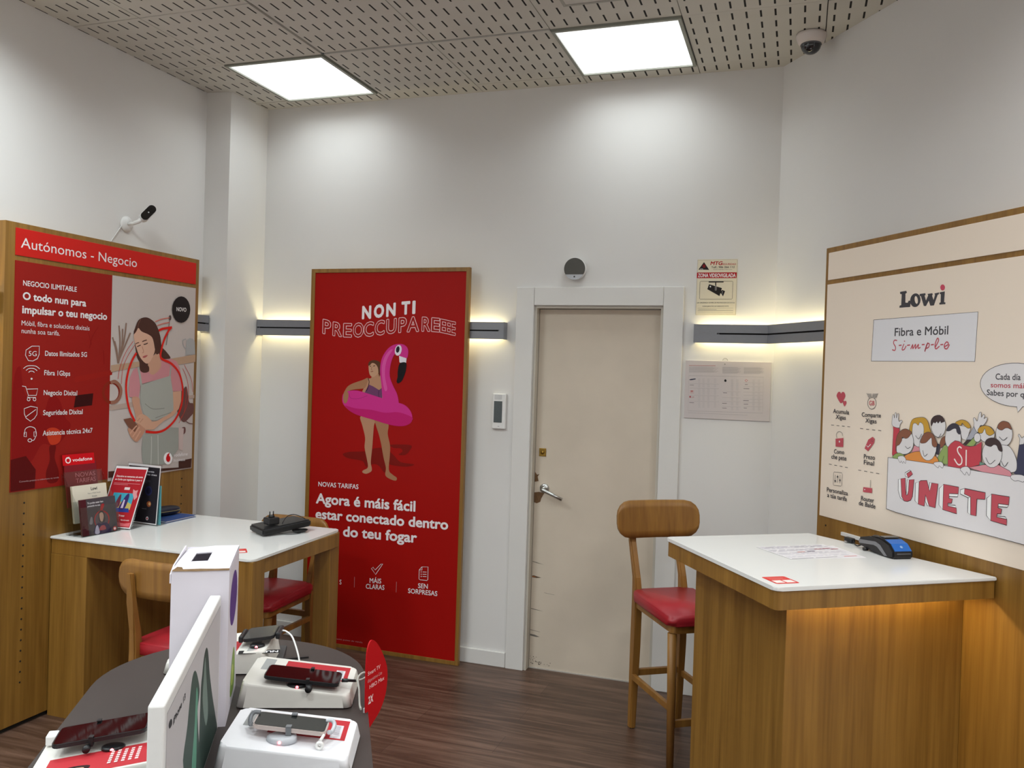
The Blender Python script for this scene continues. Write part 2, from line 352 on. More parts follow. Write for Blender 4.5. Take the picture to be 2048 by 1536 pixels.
PRINT_LEFT = [
['p','header_sign','d8332b',[514,22102,12078,22152,12093,20962,528,20900],0],
['t', 'header_lettering', 'e8e4e4', 'Autónomos - Negocio', 770, 21293, 7588, 21312, 442, 0, ''],
['p','poster_red_field','961f19',[505,20701,5982,20715,6012,10459,547,10592],0],
['p','poster_photo_field','c3b9b4',[5982,20715,12086,20719,12135,10538,6012,10459],0],
['p','printed_plants','8a1413',[569,15329,877,16103,1015,15416,1211,14809,1618,14628,2105,13821,2447,14703,2986,14604,3341,13775,3687,13393,3369,12858,2835,12438,2142,12576,1695,11991,1205,11511,616,11568],1],
['p','printed_plants','6d100f',[2514,12443,2867,12454,2819,11897,3067,11239,2993,10792,2511,10783,2360,11220,2554,11829],1],
['p','printed_plants','c23a20',[2333,13188,2756,13301,3143,13054,3047,12605,2564,12547],1],
['p','printed_plants','5a0c0c',[527,12004,1288,12112,1813,11452,1786,10617,546,10601],0],
['p','printed_plants','9c2018',[3843,15652,6140,16011,6123,15767,3851,15375],0],
['p','printed_plants','3a1010',[3927,14773,4974,14863,4910,14285,3832,14200],0],
['s','printed_plants','8a1413',[4667,17025,4826,17599,5169,18093],1,40,0],
['s','printed_plants','8a1413',[4779,17218,4584,17774],1,40,0],
['s','printed_plants','8a1413',[5595,16292,5536,16963],1,50,0],
['s','printed_plants','8a2a1a',[6651,14884,6630,14726,6558,14584,6442,14473,6295,14404,6132,14382,5968,14410,5820,14485,5701,14599,5622,14740,5592,14895,5612,15050,5681,15189,5792,15300,5936,15372,6098,15397,6263,15372,6414,15299,6537,15186,6619,15043],0,160,1],
['t', 'poster_lettering', 'e8e4e4', 'NEGOCIO ILIMITABLE', 924, 19652, 3830, 19669, 223, 1, ''],
['t', 'poster_lettering', 'e8e4e4', 'O todo nun para', 922, 19043, 4403, 19027, 316, 2, ''],
['t', 'poster_lettering', 'e8e4e4', 'impulsar o teu negocio', 909, 18440, 5707, 18484, 326, 2, ''],
['t', 'poster_lettering', 'e8e4e4', 'Móbil, fibra e solucións dixitais', 895, 17899, 4639, 17890, 214, 0, ''],
['t', 'poster_lettering', 'e8e4e4', 'nunha soa tarifa.', 905, 17556, 2929, 17553, 214, 0, ''],
['t', 'poster_lettering', 'e8e4e4', 'Datos Ilimitados 5G', 2148, 16598, 4527, 16616, 221, 1, ''],
['t', 'poster_lettering', 'e8e4e4', 'Fibra 1Gbps', 2132, 15719, 3571, 15696, 222, 1, ''],
['t', 'poster_lettering', 'e8e4e4', 'Negocio Dixital', 2128, 14815, 4007, 14772, 221, 1, ''],
['t', 'poster_lettering', 'e8e4e4', 'Seguridade Dixital', 2124, 13900, 4358, 13877, 223, 1, ''],
['t', 'poster_lettering', 'e8e4e4', 'Asistencia técnica 24x7', 2130, 12968, 4977, 12953, 222, 1, ''],
['t', 'poster_lettering', 'c9a0a0', 'Consulta prezos e cobertura na tenda', 974, 10963, 3076, 10938, 70, 0, ''],
['s','printed_icon#5g','e8e4e4',[1835,17019,1448,17003,1153,16817,1130,16583,1286,16354,1518,16342,1749,16454,1836,16650],0,30,1],
['t', 'printed_icon#5g', 'e8e4e4', '5G', 1290, 16562, 1705, 16566, 217, 0, ''],
['s','printed_icon#wifi','e8e4e4',[1314,15829,1390,15884,1531,15883,1611,15827],1,30,0],
['s','printed_icon#wifi','e8e4e4',[1176,15912,1321,16002,1594,16001,1748,15908],1,30,0],
['s','printed_icon#wifi','e8e4e4',[1038,15994,1253,16119,1656,16120,1886,15990],1,30,0],
['p','printed_icon#wifi','e8e4e4',[1521,15548,1519,15534,1512,15522,1501,15512,1487,15506,1471,15504,1456,15506,1442,15512,1430,15522,1423,15534,1420,15547,1422,15561,1429,15573,1439,15582,1453,15589,1469,15591,1485,15589,1499,15583,1510,15573,1518,15561],0],
['s','printed_icon#cart','e8e4e4',[1000,15226,1179,15199,1330,14807,1736,14802,1809,15100,1223,15086],0,30,0],
['s','printed_icon#cart','e8e4e4',[1416,14632,1413,14610,1404,14591,1388,14576,1369,14567,1348,14564,1326,14567,1306,14578,1290,14593,1279,14613,1275,14634,1278,14656,1288,14675,1303,14690,1322,14700,1344,14703,1365,14699,1385,14689,1401,14673,1412,14654],0,30,1],
['s','printed_icon#cart','e8e4e4',[1720,14627,1717,14605,1708,14585,1693,14570,1673,14561,1651,14558,1629,14562,1609,14572,1592,14588,1582,14607,1578,14629,1581,14651,1590,14670,1605,14685,1625,14695,1647,14698,1669,14694,1689,14684,1705,14668,1716,14648],0,30,1],
['s','printed_icon#cart','e8e4e4',[1330,14807,1273,14721,1718,14706],0,30,0],
['s','printed_icon#shield','e8e4e4',[1128,14222,1455,14317,1803,14255,1792,13939,1664,13768,1464,13653,1239,13802,1145,13987],0,30,1],
['s','printed_icon#shield','e8e4e4',[1218,13855,1734,14169],0,30,0],
['s','printed_icon#headset','e8e4e4',[1180,13076,1213,13317,1451,13409,1718,13308,1776,13059],1,30,0],
['s','printed_icon#headset','e8e4e4',[1158,13164,1153,12990,1273,12966,1267,13175],0,30,1],
['s','printed_icon#headset','e8e4e4',[1661,13171,1667,12960,1789,12970,1783,13164],0,30,1],
['s','printed_icon#headset','e8e4e4',[1759,12954,1671,12801,1550,12792],1,30,0],
['s','printed_icon#headset','e8e4e4',[1560,12791,1556,12770,1542,12751,1520,12737,1492,12729,1461,12727,1429,12733,1401,12745,1378,12762,1363,12782,1358,12804,1362,12825,1376,12844,1398,12858,1426,12866,1457,12868,1488,12862,1516,12850,1539,12834,1554,12813],0,30,1],
['p','printed_shelf','b99a80',[6021,16244,7572,16443,7950,16486,7960,16216,6032,15901],0],
['p','printed_shelf#2','b99a80',[10019,16658,12190,16983,12185,16555,10034,16277],0],
['p','printed_shelf#3','b7a296',[6005,14235,7644,14396,7654,14127,6013,13995],0],
['p','printed_shelf#4','b7a296',[11638,14657,12194,14694,12180,14502,11645,14482],0],
['s','printed_pampas','8d7264',[6482,16351,6286,17129,6074,17639],1,90,0],
['s','printed_pampas','8d7264',[6508,16352,6574,17402,6477,18248],1,90,0],
['s','printed_pampas','8d7264',[6522,16418,6708,17277,6723,18100],1,90,0],
['s','printed_pampas','8d7264',[6537,16484,6831,17480,6955,18411],1,90,0],
['s','printed_pampas','8d7264',[6552,16550,6924,17287,7253,17933],1,90,0],
['s','printed_pampas','8d7264',[6491,16352,6375,17002,6215,17451],1,90,0],
['s','printed_wreath','9a6a58',[6034,15369,6301,15435,6606,15238,6726,14975,6627,14614,6377,14422,6067,14383],1,180,0],
['p','printed_pitcher','a9a9a9',[11431,17757,11670,17886,11939,17856,12095,17731,12168,16982,11358,16927],0],
['s','printed_pitcher','a9a9a9',[11365,17827,11119,17699,11214,17400,11430,17249],1,60,0],
['p','printed_flowers','6e4a46',[10903,14725,11255,15010,11534,15140,11758,14311,12106,14194,12167,13749,11898,13463,11379,13177,10947,13571,10774,14080],1],
['s','printed_flowers','6e4a46',[11481,13260,11805,13100,12108,13050],1,50,0],
['p','printed_flowers#2','6e4a46',[11183,12838,11495,12895,11528,12602,11300,12505],1],
['p','printed_flowers','c9b5b0',[10972,12921,11393,12828,11336,11594,11020,11691],0],
['s','printed_flowers','6a5a58',[9842,17413,9964,18123,10078,19048],1,40,0],
['p','printed_flowers','5a4a48',[10173,18914,10170,18870,10157,18829,10137,18797,10110,18775,10079,18765,10048,18770,10020,18788,9996,18818,9981,18856,9974,18899,9978,18943,9990,18983,10011,19016,10038,19038,10068,19047,10099,19043,10128,19025,10151,18995,10167,18957],0],
['s','printed_swoosh','d0705f',[8973,18618,9448,18790,10034,18903],1,50,0],
['s','printed_swoosh','d0705f',[9123,18421,9554,18553,10043,18657],1,50,0],
['p','printed_floor','4a2c24',[6031,10956,11059,10675,11045,11038,12099,11093,12066,10579,8510,10607,6042,10630],0],
['p','printed_person','4f332c',[7476,17912,7556,18184,7766,18601,8125,18776,8495,18776,8926,18580,9176,18285,9387,17811,9502,17328,9805,17095,10185,16754,9919,16676,9380,16696,9081,16964,8584,16331,8644,15954,8228,15901,7966,16047,7933,16452,7743,16716,7586,17315],1],
['p','printed_person','c98a90',[7806,16193,7497,16040,7289,15637,7219,15104,7279,14650,7927,14593,8004,14964,8020,15303,9277,15545,10253,15763,10321,15301,10437,14902,11227,14938,11107,15590,10950,16165,10679,16554,10218,16684,9431,16614,8687,16058,8227,15929],0],
['p','printed_person','c79a82',[8576,16536,9225,16969,9431,16614,9492,16280,9261,15983,8886,15799,8596,15988],1],
['p','printed_person','d6ab94',[7478,17845,7735,18196,8241,18091,8717,17845,8937,17512,9007,17169,8896,16820,8626,16455,8376,16394,8065,16591,7846,16854,7681,17185,7535,17514],1],
['p','printed_person','4f332c',[7468,17878,7625,18001,7736,18182,7779,18232,8013,18044,8527,17903,8836,17679,9112,16896,9456,17256,9176,18285,8591,18714,8125,18762,7767,18588,7565,18185],1],
['s','printed_person','8a6252',[7753,18210,7790,18435,7927,18680],1,20,0],
['p','printed_person','4f332c',[7613,17316,7802,16819,7990,16386,8289,16243,8568,16262,8597,15974,8228,15901,7966,16047,7915,16451,7743,16716],1],
['s','printed_person','3a2622',[7724,17240,7858,17293,7975,17332],1,50,0],
['s','printed_person','3a2622',[8175,17375,8322,17401,8468,17463],1,50,0],
['s','printed_person','4f332c',[7611,17370,7717,17428,7852,17461],1,40,0],
['s','printed_person','4f332c',[8078,17513,8223,17574,8397,17616],1,50,0],
['s','printed_person','b5806c',[8068,17268,8188,17002,8099,16931],1,40,0],
['p','printed_person','b05a58',[8124,16728,8288,16801,8491,16821,8347,16707,8200,16676],1],
['p','printed_person','c89880',[7458,14600,7954,14592,8031,14218,8262,13668,8415,13252,7960,13137,7712,13755],1],
['p','printed_person','cfa288',[10437,14888,11102,14925,11103,14361,10933,13932,10538,13586,9750,13298,9087,12889,8428,12896,8601,13278,9359,13349,10329,13750,10518,14087],0],
['s','printed_person','a8aaa2',[8087,15221,7978,15709,7833,16193],1,140,0],
['s','printed_person','a8aaa2',[10174,15727,10233,16295],1,100,0],
['p','printed_person','a8aaa2',[8049,15249,9087,15510,10203,15762,10260,15585,10438,14873,10527,13872,10035,13604,9166,13343,8783,13428,8305,13734,8051,14421],0],
['s','printed_person','8e9088',[8378,14278,8952,13989,9822,13999],1,50,0],
['s','printed_person','8e9088',[9161,13496,9544,13587,10329,13750],1,50,0],
['p','printed_person','9da098',[8436,12669,8310,12574,8233,11897,8320,11276,8499,10917,10134,10975,10979,11694,10974,12885,10360,12937,9576,12709],0],
['s','printed_person','c9cac4',[8910,12538,8935,11845,8921,10947],1,40,0],
['s','printed_person','c9cac4',[9387,12580,9466,10966],1,40,0],
['p','printed_person','c18f76',[7247,13037,7643,13165,7956,13239,8425,12978,8324,12710,7898,12314,7513,12521,7298,12835],1],
['p','printed_person','7c5140',[6924,13517,7405,13578,7942,13138,7718,12825,7262,13103],0],
['s','printed_person','d2a188',[7389,12763,7736,13080,7869,13141],1,80,0],
['s','printed_person','d2a188',[7574,12584,7920,12970,8035,13065],1,80,0],
['s','printed_person','d2a188',[7759,12418,8107,12858],1,80,0],
['p','printed_person','cfa288',[7725,13384,7941,13679,8213,13738,8590,13587,8980,13227,8916,12884,8425,12978,8067,13200,7864,13277],1],
['s','printed_person','a87a64',[7861,13378,8055,13539],1,30,0],
['s','printed_person','a87a64',[8045,13302,8268,13497],1,30,0],
['s','printed_swoosh','d5281e',[10154,18360,9943,18157,9655,17685,9488,17188,9467,16698,10227,16436,10856,15948,11150,15300,11214,14721,11086,14000,10649,13331,9963,12865,9285,12725,8478,12811],1,130,0],
['s','printed_swoosh','d5281e',[9229,18164,9564,18282,10233,18394],1,130,0],
['s','printed_swoosh','d5281e',[7698,13385,7320,13969,7103,14639,7037,15304,7163,15968,7392,16506,7681,16916],1,130,0],
['s','printed_swoosh','c5463c',[7560,17314,7117,16764,6792,16095,6715,15304],1,30,0],
['s','printed_swoosh','c5463c',[7445,17510,6938,16891,6600,16157,6483,15566],1,30,0],
['s','printed_swoosh','c5463c',[11158,16168,11492,15664,11680,14935,11555,14060,10964,13138],1,30,0],
['s','printed_swoosh','c5463c',[11254,16387,11867,15593,12036,14858],1,30,0],
['s','printed_swoosh','c5463c',[11515,15082,11405,13846,11108,13421],1,30,0],
['p','badge','252022',[11639,19481,11611,19250,11514,19035,11358,18860,11158,18741,10935,18690,10712,18710,10509,18799,10347,18948,10239,19142,10197,19361,10222,19587,10314,19797,10464,19971,10659,20093,10879,20150,11104,20136,11311,20052,11480,19904,11593,19707],0],
['t', 'badge', 'e8e4e4', 'NOVO', 10532, 19311, 11317, 19332, 213, 1, ''],
['p','logo','f0eeee',[10516,11227,10504,11124,10460,11034,10389,10967,10298,10927,10196,10920,10093,10946,10000,11002,9924,11082,9875,11179,9855,11283,9867,11384,9910,11473,9979,11541,10069,11582,10170,11590,10273,11566,10368,11511,10445,11431,10496,11333],0],
['p','logo','c8151b',[10375,11225,10369,11168,10346,11118,10310,11080,10263,11058,10211,11054,10158,11068,10109,11098,10070,11142,10044,11196,10034,11254,10040,11310,10062,11360,10098,11397,10144,11420,10197,11425,10250,11411,10298,11381,10338,11337,10364,11283],0],
['p','logo','c8151b',[10041,11324,10115,11474,10312,11565,10258,11391,10341,11313],0],
['t', 'logo', 'e8e4e4', 'vodafone', 10625, 11304, 11738, 11293, 180, 1, ''],
['t', 'logo', 'e8e4e4', 'business', 10614, 11040, 11537, 11009, 172, 0, ''],
]
PRINT_RIGHT = [
['p','logo','4a484c',[4623,20044,4953,20056,4997,19983,4917,19950,4927,19613,5044,19595,5108,19678,5217,19651,5188,19427,4619,19436,4629,19515,4711,19530,4718,19947,4634,19964],0],
['p','logo','4a484c',[5706,19616,5682,19541,5635,19477,5569,19431,5491,19408,5407,19410,5327,19436,5257,19485,5206,19552,5178,19629,5176,19710,5201,19787,5249,19851,5316,19896,5396,19918,5480,19915,5559,19887,5627,19838,5677,19772,5704,19695],0],
['p','logo','eedfcf',[5568,19671,5575,19626,5573,19584,5564,19551,5547,19530,5524,19522,5498,19528,5472,19549,5446,19581,5425,19621,5411,19667,5404,19712,5405,19754,5415,19787,5432,19808,5454,19816,5480,19809,5507,19789,5532,19757,5553,19716],0],
['p','logo','4a484c',[5650,19879,5935,19884,5951,19815,5901,19796,5980,19612,6080,19795,6039,19846,6280,19855,6301,19796,6271,19765,6349,19603,6409,19778,6381,19837,6603,19856,6594,19791,6534,19768,6377,19402,6201,19405,6116,19588,5991,19406,5881,19418,5720,19786,5653,19806],0],
['p','logo','4a484c',[6634,19853,6872,19870,6854,19485,6921,19466,6918,19411,6637,19412,6634,19478,6689,19488,6687,19783,6637,19796],0],
['p','logo','d0556a',[6871,20010,6867,19977,6853,19948,6830,19927,6800,19914,6766,19912,6732,19920,6700,19938,6675,19964,6657,19996,6650,20030,6654,20063,6668,20091,6692,20113,6722,20125,6756,20127,6790,20119,6821,20101,6847,20075,6864,20043],0],
['p','framed_caption','4a484c',[3200,19054,8393,19048,8335,17347,3143,17394],0],
['p','framed_caption','e2e0e4',[3224,19037,8377,19036,8318,17360,3165,17410],0],
['t', 'framed_caption', '4a484c', 'Fibra e Móbil', 4414, 18361, 7103, 18325, 302, 1, ''],
['s','framed_caption','c05560',[4564,18180,4423,18195,4379,18085,4493,17932,4464,17807,4314,17835],1,45,0],
['s','framed_caption','c05560',[4665,17988,4817,17999],1,45,0],
['s','framed_caption','c05560',[4939,18045,4846,17834,4963,17832,5059,17968],1,45,0],
['s','framed_caption','c05560',[5106,17982,5260,17993],1,45,0],
['s','framed_caption','c05560',[5302,17840,5400,18009,5408,17848,5546,18015,5541,17845,5691,18011,5672,17866,5795,17888],1,45,0],
['s','framed_caption','c05560',[5855,17987,5997,17993],1,45,0],
['s','framed_caption','c05560',[6153,18061,6016,17730,6112,18000,6219,18011,6200,17893,6087,17848],1,45,0],
['s','framed_caption','c05560',[6303,17971,6447,17982],1,45,0],
['s','framed_caption','c05560',[6526,17886,6664,18117,6610,18203,6520,18027,6515,17867,6579,17823,6723,17918],1,45,0],
['s','framed_caption','c05560',[6757,17964,6891,17970],1,45,0],
['s','framed_caption','c05560',[6956,17890,7132,17973,7056,18059,6952,17959,6970,17838,7080,17817,7180,17963],1,45,0],
['p','framed_caption','c05560',[4995,18143,4994,18135,4991,18128,4985,18123,4978,18120,4969,18119,4961,18120,4953,18124,4947,18129,4942,18136,4941,18144,4942,18152,4945,18159,4951,18164,4958,18167,4967,18168,4975,18167,4983,18163,4989,18157,4994,18150],0],
['p','speech_bubble','4a484c',[11412,16555,11391,16438,11331,16325,11235,16219,11103,16122,10939,16039,10748,15970,10533,15919,10301,15887,10058,15876,9811,15887,9567,15919,9336,15973,9123,16047,8938,16139,8786,16246,8675,16366,8607,16493,8585,16623,8611,16752,8684,16876,8800,16990,8955,17089,9143,17172,9357,17236,9591,17279,9834,17299,10081,17298,10324,17275,10554,17232,10767,17171,10956,17094,11116,17002,11245,16900,11338,16789,11394,16673],0],
['p','speech_bubble','e2dedf',[11394,16556,11373,16441,11314,16331,11219,16227,11089,16133,10928,16051,10739,15984,10527,15934,10298,15903,10058,15893,9814,15903,9575,15935,9346,15988,9137,16060,8954,16150,8805,16255,8695,16371,8628,16495,8607,16623,8633,16749,8704,16869,8818,16980,8971,17078,9156,17159,9367,17221,9597,17262,9838,17282,10081,17281,10320,17259,10547,17217,10757,17158,10944,17082,11102,16993,11229,16893,11321,16784,11377,16671],0],
['p','speech_bubble','e2dedf',[10048,15971,10133,15711,10332,15950],0],
['s','speech_bubble','4a484c',[10081,15897,10129,15711,10296,15890],0,16,0],
['t', 'speech_bubble', '4a484c', 'Cada día', 9212, 16751, 10190, 16744, 194, 1, ''],
['t', 'speech_bubble', 'c05560', 'somos máis', 9029, 16488, 10452, 16484, 165, 1, ''],
['t', 'speech_bubble', '4a484c', 'Sabes por qué?', 8882, 16227, 10749, 16189, 183, 1, ''],
['p','printed_icon#hearts','c05560',[1394,15634,1129,15866,1094,15986,1200,16111,1324,16100,1372,16043,1435,16108,1562,16107,1651,15980,1614,15868],1],
['p','printed_icon#hearts','c05560',[1635,15520,1524,15630,1509,15687,1553,15746,1604,15741,1624,15714,1651,15745,1704,15745,1742,15685,1727,15632],1],
['s','printed_icon#wings','4a484c',[3533,15730,3525,15656,3494,15589,3442,15534,3374,15497,3298,15481,3220,15489,3148,15520,3090,15570,3050,15636,3034,15710,3042,15784,3075,15853,3128,15908,3196,15944,3273,15959,3350,15950,3422,15918,3479,15868,3518,15803],0,20,1],
['t', 'printed_icon#wings', 'c05560', 'GB', 3122, 15635, 3441, 15638, 177, 1, ''],
['s','printed_icon#wings','4a484c',[2944,16100,3236,16088,3259,15927,3091,15937],0,15,1],
['p','printed_icon#wings','b9aea4',[2944,16100,3236,16088,3259,15927,3091,15937],0],
['s','printed_icon#wings','4a484c',[3304,16090,3625,16110,3514,15952,3312,15929],0,15,1],
['p','printed_icon#wings','b9aea4',[3304,16090,3625,16110,3514,15952,3312,15929],0],
['s','printed_icon#wings','4a484c',[3008,16049,3239,16030],0,12,0],
['s','printed_icon#wings','4a484c',[3049,15993,3242,15973],0,12,0],
['s','printed_icon#wings','4a484c',[3590,16068,3314,16033],0,12,0],
['s','printed_icon#wings','4a484c',[3556,16010,3317,15976],0,12,0],
['s','printed_dashes','4a484c',[804,14686,986,14687],0,20,0],
['s','printed_dashes','4a484c',[1161,14687,1340,14687],0,20,0],
['s','printed_dashes','4a484c',[1511,14687,1687,14687],0,20,0],
['s','printed_dashes','4a484c',[1855,14687,2027,14687],0,20,0],
['s','printed_dashes','4a484c',[2646,14666,2831,14665],0,20,0],
['s','printed_dashes','4a484c',[3008,14664,3190,14664],0,20,0],
['s','printed_dashes','4a484c',[3363,14663,3541,14662],0,20,0],
['s','printed_dashes','4a484c',[3712,14662,3886,14661],0,20,0],
['s','printed_dashes','4a484c',[749,13007,933,13005],0,20,0],
['s','printed_dashes','4a484c',[1109,13003,1289,13001],0,20,0],
['s','printed_dashes','4a484c',[1461,12999,1638,12997],0,20,0],
['s','printed_dashes','4a484c',[1807,12995,1980,12993],0,20,0],
['s','printed_dashes','4a484c',[2626,12972,2811,12972],0,20,0],
['s','printed_dashes','4a484c',[2988,12971,3169,12971],0,20,0],
['s','printed_dashes','4a484c',[3343,12971,3520,12970],0,20,0],
['s','printed_dashes','4a484c',[3690,12970,3864,12970],0,20,0],
['t', 'poster_lettering', '4a484c', 'Acumula', 905, 15205, 1942, 15194, 177, 1, ''],
['t', 'poster_lettering', '4a484c', 'Xigas', 1091, 14971, 1741, 14961, 176, 1, ''],
['t', 'poster_lettering', '4a484c', 'Comparte', 2721, 15157, 3844, 15175, 169, 1, ''],
['t', 'poster_lettering', '4a484c', 'Xigas', 2952, 14934, 3606, 14929, 168, 1, ''],
['t', 'poster_lettering', '4a484c', 'Como', 1061, 13496, 1720, 13518, 177, 1, ''],
['t', 'poster_lettering', '4a484c', 'che pete', 901, 13258, 1875, 13273, 188, 1, ''],
['t', 'poster_lettering', '4a484c', 'Prezo', 2937, 13472, 3592, 13489, 177, 1, ''],
['t', 'poster_lettering', '4a484c', 'Final', 2949, 13241, 3552, 13247, 178, 1, ''],
['t', 'poster_lettering', '4a484c', 'Personaliza', 675, 11823, 2051, 11846, 178, 1, ''],
['t', 'poster_lettering', '4a484c', 'a túa tarifa', 714, 11593, 1999, 11601, 178, 1, ''],
['t', 'poster_lettering', '4a484c', 'Router', 2864, 11776, 3629, 11790, 178, 1, ''],
['t', 'poster_lettering', '4a484c', 'de Balde', 2742, 11567, 3723, 11568, 178, 1, ''],
['p','printed_icon#lock','c05560',[1138,14123,1641,14197,1646,13816,1156,13793],0],
['s','printed_icon#lock','4a484c',[1221,14163,1186,14337,1350,14448,1547,14392,1579,14274],1,16,0],
['p','printed_icon#lock','e8e4e4',[1441,14027,1440,14014,1434,14001,1425,13991,1414,13983,1401,13980,1388,13981,1376,13986,1366,13995,1360,14007,1357,14020,1358,14034,1363,14047,1372,14057,1384,14064,1396,14067,1410,14066,1422,14061,1431,14052,1438,14041],0],
['p','printed_icon#tag','c05560',[3173,14254,3417,14388,3541,14310,3505,14142,3182,13790,2969,13885],0],
['s','printed_icon#tag','e8e4e4',[3086,14011,3173,13956,3327,14085],0,30,0],
['s','printed_icon#tag','4a484c',[3462,14242,3460,14227,3453,14213,3442,14202,3428,14194,3412,14191,3395,14192,3380,14197,3368,14206,3360,14219,3357,14233,3359,14247,3365,14261,3376,14272,3391,14280,3407,14284,3423,14283,3438,14277,3451,14268,3459,14256],0,12,1],
['s','printed_icon#sliders','4a484c',[1131,12712,1622,12733,1658,12683,1642,12217,1594,12173,1119,12152,1090,12198,1090,12669],0,16,1],
['s','printed_icon#sliders','4a484c',[1205,12600,1199,12251],0,16,0],
['p','printed_icon#sliders','4a484c',[1254,12347,1252,12333,1247,12320,1238,12309,1227,12301,1214,12297,1200,12298,1188,12302,1178,12311,1172,12322,1169,12336,1170,12349,1175,12362,1184,12373,1196,12381,1209,12385,1222,12385,1234,12380,1244,12371,1251,12360],0],
['s','printed_icon#sliders','4a484c',[1366,12620,1360,12273],0,16,0],
['p','printed_icon#sliders','4a484c',[1405,12542,1403,12528,1398,12516,1389,12505,1378,12497,1365,12493,1352,12494,1340,12498,1330,12507,1323,12518,1320,12532,1322,12545,1327,12558,1336,12569,1347,12577,1360,12581,1373,12580,1385,12575,1395,12567,1402,12555],0],
['s','printed_icon#sliders','4a484c',[1518,12639,1511,12293],0,16,0],
['p','printed_icon#sliders','4a484c',[1563,12420,1562,12406,1557,12393,1548,12383,1537,12375,1524,12371,1511,12371,1499,12376,1489,12385,1483,12396,1480,12409,1481,12423,1486,12436,1495,12447,1506,12454,1519,12458,1532,12458,1544,12453,1554,12444,1561,12433],0],
['p','printed_icon#router','c05560',[2983,12325,3502,12350,3497,12158,2970,12129],0],
['s','printed_icon#router','4a484c',[3396,12351,3394,12663],0,20,0],
['p','printed_icon#router','e8e4e4',[3103,12242,3102,12234,3098,12226,3092,12220,3083,12215,3074,12212,3064,12212,3056,12215,3049,12219,3044,12226,3042,12234,3043,12242,3047,12250,3053,12257,3062,12262,3071,12264,3081,12264,3089,12262,3097,12257,3101,12250],0],
['p','printed_crowd','c24a55',[4541,14903,4909,14815,4895,14653,4853,13712,4603,13702,4551,13811,4573,14726],0],
['s','printed_crowd','4a484c',[4541,14903,4909,14815,4895,14653,4853,13712,4603,13702,4551,13811,4573,14726],0,15,1],
['p','printed_crowd','dedadb',[4518,14902,4483,15145,4511,15310,4565,15329,4604,15201,4635,15398,4699,15385,4717,15207,4768,15372,4827,15359,4823,15181,4872,15087,4960,15141,5029,15097,4923,14978,4862,14844],1],
['s','printed_crowd','4a484c',[4518,14902,4483,15145,4511,15310,4565,15329,4604,15201,4635,15398,4699,15385,4717,15207,4768,15372,4827,15359,4823,15181,4872,15087,4960,15141,5029,15097,4923,14978,4862,14844],1,15,1],
['p','printed_crowd','d8919a',[5685,14240,6023,14270,6078,13995,5570,13945],0],
['s','printed_crowd','4a484c',[5685,14240,6023,14270,6078,13995,5570,13945],0,15,1],
['p','printed_crowd','c79a40',[5399,14755,5470,15077,5592,15227,5845,15295,6138,15306,6310,15192,6402,14983,6438,14677,5407,14596],1],
['s','printed_crowd','4a484c',[5399,14755,5470,15077,5592,15227,5845,15295,6138,15306,6310,15192,6402,14983,6438,14677,5407,14596],1,15,1],
['p','printed_crowd','dedadb',[5582,14996,5728,15078,5859,15008,5938,15123,6102,15040,6145,14747,6023,14270,5770,14241,5586,14484],1],
['s','printed_crowd','4a484c',[5582,14996,5728,15078,5859,15008,5938,15123,6102,15040,6145,14747,6023,14270,5770,14241,5586,14484],1,15,1],
['p','printed_crowd','dedadb',[7178,15066,7164,14929,7113,14806,7028,14710,6921,14654,6804,14645,6691,14684,6596,14767,6530,14883,6503,15020,6517,15160,6570,15285,6657,15380,6766,15434,6883,15440,6995,15399,7088,15316,7151,15200],0],
['s','printed_crowd','4a484c',[7178,15066,7164,14929,7113,14806,7028,14710,6921,14654,6804,14645,6691,14684,6596,14767,6530,14883,6503,15020,6517,15160,6570,15285,6657,15380,6766,15434,6883,15440,6995,15399,7088,15316,7151,15200],0,15,1],
['p','printed_crowd','4a3c3c',[6503,15020,6473,15203,6587,15363,6785,15429,7005,15393,7118,15243,7034,15198,6957,15172,6914,15236,6819,15148,6756,15205,6679,15139,6597,15164],1],
['s','printed_crowd','4a484c',[6503,15020,6473,15203,6587,15363,6785,15429,7005,15393,7118,15243,7034,15198,6957,15172,6914,15236,6819,15148,6756,15205,6679,15139,6597,15164],1,15,1],
['p','printed_crowd','8a5b48',[7184,14706,7022,14632,6933,14443,6961,14279,7122,14369,7204,14527],1],
['s','printed_crowd','4a484c',[7184,14706,7022,14632,6933,14443,6961,14279,7122,14369,7204,14527],1,15,1],
['p','printed_crowd','45424c',[6834,14419,6963,14385,6894,14015,6692,14055],0],
['s','printed_crowd','4a484c',[6834,14419,6963,14385,6894,14015,6692,14055],0,15,1],
['p','printed_crowd','93a866',[7133,14385,7346,14389,7339,13730,6870,13693,6859,13920],0],
['s','printed_crowd','4a484c',[7133,14385,7346,14389,7339,13730,6870,13693,6859,13920],0,15,1],
['s','printed_crowd','4a484c',[7066,13730,7151,14011],1,15,0],
['p','printed_crowd','dedadb',[7767,15135,8293,15089,8143,14636,7938,14678],0],
['s','printed_crowd','4a484c',[7767,15135,8293,15089,8143,14636,7938,14678],0,15,1],
['p','printed_crowd','c79a40',[7613,15208,7796,15314,7981,15331,8168,15264,8292,15107,8178,15061,8028,15138,7913,15218,7843,15126],1],
['s','printed_crowd','4a484c',[7613,15208,7796,15314,7981,15331,8168,15264,8292,15107,8178,15061,8028,15138,7913,15218,7843,15126],1,15,1],
['p','printed_crowd','a9aab5',[8427,15151,8588,14932,8341,14682,8117,14657],0],
['s','printed_crowd','4a484c',[8427,15151,8588,14932,8341,14682,8117,14657],0,15,1],
['p','printed_crowd','dedadb',[8430,15252,8387,15393,8450,15440,8562,15332,8621,15579,8707,15641,8725,15471,8815,15575,8870,15522,8839,15435,8958,15484,8947,15356,8815,15205,8693,15183,8587,14946,8435,15137],1],
